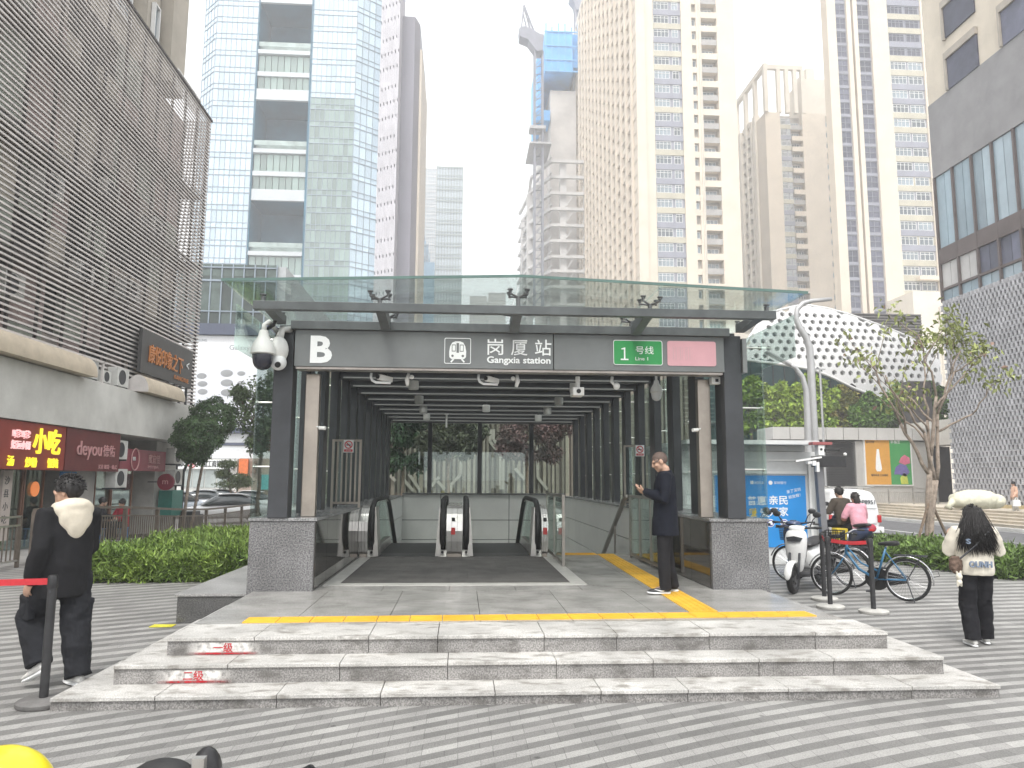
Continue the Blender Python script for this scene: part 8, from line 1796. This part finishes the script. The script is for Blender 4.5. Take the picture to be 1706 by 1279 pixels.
# --- simpler figures further off
def small(label, J, loc, rz_, s, m_top, m_leg, m_shoe, hands, hairm=m_hair, long_=False, tops=None, slv=(0.088,0.075,0.055)):
    root, V, hc, hmx = person('person', label, None, 0, J, dict(handL=hands[0], handR=hands[1]), vox=0.010)
    p, c = V['pelvis'], V['chest']; n_ = V['neck']
    up_ = [(p.x,p.y,p.z-0.08,0.19,0.15),(p.x,p.y,p.z+0.08,0.195,0.15),((p.x+c.x)/2,(p.y+c.y)/2,(p.z+c.z)/2,0.195,0.15),(c.x,c.y,c.z,0.20,0.145),(n_.x,n_.y,n_.z-0.07,0.18,0.115),(n_.x,n_.y,n_.z-0.01,0.09,0.08)]
    top(root, V, m_top, 0, up_, slv, 1.0, vox=0.016, disp=0.03); pants(root, V, m_leg, (0.105,0.09,0.08), vox=0.016)
    shoe(root, V['anL'], V['toL'], m_shoe, M_lwhite); shoe(root, V['anR'], V['toR'], m_shoe, M_lwhite)
    hair_cap(root, hc, hmx, hairm, 0.018, -0.02, -0.07, tuft=80, seed=int(abs(loc[0]*10)))
    if long_:
        b = MB(); b.ell(hc+Vector((0,-0.08,-0.06)),(0.085,0.05,0.12),14,10); b.build('hair_knot', hairm, root, smooth=True)
    root.location = loc; root.rotation_euler = (0,0,rz_); root.scale = (s,)*3; return root
seat = dict(std, pelvis=(0,-0.05,0.83), chest=(0,0.0,1.14), neck=(0,0.03,1.34), head=(0,0.07,1.47), shL=(-0.185,0.03,1.27), shR=(0.185,0.03,1.27), hipL=(-0.10,-0.02,0.80), hipR=(0.10,-0.02,0.80), knL=(-0.16,0.40,0.74), knR=(0.16,0.40,0.74), anL=(-0.14,0.36,0.38), anR=(0.14,0.36,0.38), toL=(-0.14,0.54,0.33), toR=(0.14,0.54,0.33), elL=(-0.28,0.10,1.03), elR=(0.28,0.10,1.03), wrL=(-0.28,0.36,1.04), wrR=(0.28,0.36,1.04))
hf = ((0.1,0.9,-0.2),(0.2,0,-0.9),1.2); hf2 = ((-0.1,0.9,-0.2),(-0.2,0,-0.9),1.2)
yv = 17.4; xm_ = ax(1411,870,yv)
mop = scooter('dark electric scooter carrying a couple past the van', (xm_, yv-0.05, 0), R(93), m_snv, group=None, name='electric_scooter'); del_ = None
small('man in dark brown jacket riding in front on the electric scooter', seat, (xm_-0.10, yv+0.02, -0.02), R(16), 1.03, cloth('brown_jacket',(0.075,0.062,0.05)), cloth('dark_jeans',(0.03,0.032,0.04)), M_bplast, (hf,hf2))
pk_ = dict(seat, wrL=(-0.12,0.34,0.95), wrR=(0.12,0.34,0.95))
small('woman in pink hoodie riding pillion on the electric scooter', pk_, (xm_+0.06, yv-0.38, -0.05), R(8), 0.97, cloth('pink_fleece',(0.72,0.36,0.43)), cloth('black_leggings',(0.015,0.015,0.018)), m_ws, (hf,hf2), mat('brown_black_hair',(0.025,0.018,0.016),0.45,0,0.3,30), long_=True)
b = MB(); b.box(xm_-0.42,xm_-0.16,yv-0.35,yv-0.05,0.42,0.68); o = b.build('delivery_crate', mat('crate_yellow',(0.55,0.42,0.03),0.6,0,0.15,5), None, bevel=0.02); tag(o, 'yellow crate strapped at the side of the couple\'s scooter', 'crate')
b = MB(); b.ell((xm_+0.30,yv-0.55,0.70),(0.10,0.06,0.09)); o = b.build('red_handbag', mat('bag_red',(0.45,0.04,0.07),0.5), None, smooth=True); tag(o, 'small red handbag hanging at the pink hoodie woman\'s hip', 'handbag')
walk = dict(std, knL=(-0.1,0.12,0.51), anL=(-0.1,0.10,0.10), toL=(-0.11,0.28,0.05), knR=(0.1,-0.02,0.50), anR=(0.1,-0.22,0.13), toR=(0.11,-0.08,0.03), wrL=(-0.26,0.16,0.92), wrR=(0.24,0.06,0.88))
wx = ax(1691,838,35.5)
small('woman in peach puffer jacket carrying a white bag on the far stairs', walk, (wx,35.5,0.24), R(75), 0.90, cloth('peach_puffer',(0.66,0.42,0.31)), cloth('pale_jeans',(0.42,0.40,0.36)), mat('lime_shoe',(0.5,0.5,0.05),0.6), (((0,0.1,-1),(0.9,0,0),0.6),((0,0.1,-1),(-0.9,0,0),0.6)), long_=True)
b = MB(); b.box(wx-0.42,wx-0.10,35.0,35.1,0.62,0.92); b.tube([(wx-0.34,35.05,0.92),(wx-0.30,35.05,1.02),(wx-0.22,35.05,1.02),(wx-0.18,35.05,0.92)],0.012,6); o = b.build('shopping_bag', M_lwhite, None); tag(o, 'white shopping bag in the hand of the peach jacket woman', 'bag')
sit = dict(seat, pelvis=(0,-0.05,0.50), chest=(0,0.0,0.81), neck=(0,0.03,1.01), head=(0,0.07,1.14), shL=(-0.185,0.03,0.94), shR=(0.185,0.03,0.94), hipL=(-0.10,-0.02,0.48), hipR=(0.10,-0.02,0.48), knL=(-0.13,0.40,0.48), knR=(0.13,0.40,0.48), anL=(-0.12,0.40,0.09), anR=(0.12,0.40,0.09), toL=(-0.12,0.58,0.03), toR=(0.12,0.58,0.03), elL=(-0.25,0.12,0.72), elR=(0.25,0.12,0.72), wrL=(-0.13,0.34,0.70), wrR=(0.13,0.34,0.70))
for px_, py_, yv, col, lb_, rz_ in ((168,830,23.0,(0.02,0.02,0.025),'person in black jacket seated outside the shops',R(-70)),(207,832,24.6,(0.45,0.04,0.06),'person in red jacket seated outside the shops',R(150))):
    x_ = ax(px_,py_,yv); g_ = gz(0,yv); small(lb_, sit, (x_,yv,g_+0.14), rz_, 1.0, cloth('seated_'+('red' if col[0]>0.1 else 'black'),col), m_tr, M_bplast, (hf,hf2))
    st_ = thing('stool', 'plastic stool under the seated person in '+('red' if col[0]>0.1 else 'black'), 'stool', (x_,yv,g_)); b = MB(); b.box(x_-0.17,x_+0.17,yv-0.19,yv+0.15,g_+0.50,g_+0.54); b.build('seat', mat('stool_blue',(0.08,0.2,0.4),0.5), st_, bevel=0.01); 
    for dx in (-0.13,0.13):
        for dy_ in (-0.15,0.11): b = MB(); b.cyl((x_+dx,yv+dy_,g_),(x_+dx*0.9,yv+dy_*0.9,g_+0.498),0.018,6); b.build('leg', MATS['stool_blue'], st_)
# ================================================================== HAZE
hz = bpy.data.materials.new('haze'); hz.use_nodes = True; t = hz.node_tree; t.nodes.clear()
o = t.nodes.new('ShaderNodeOutputMaterial'); v = t.nodes.new('ShaderNodeVolumePrincipled'); v.inputs['Color'].default_value = (0.97,0.98,1.0,1); v.inputs['Density'].default_value = 0.0015; v.inputs['Anisotropy'].default_value = 0.0
t.links.new(v.outputs[0], o.inputs['Volume'])
tag(MB().box(-260, 320, -60, 470, -6, 150).build('haze', hz), kind='stuff')
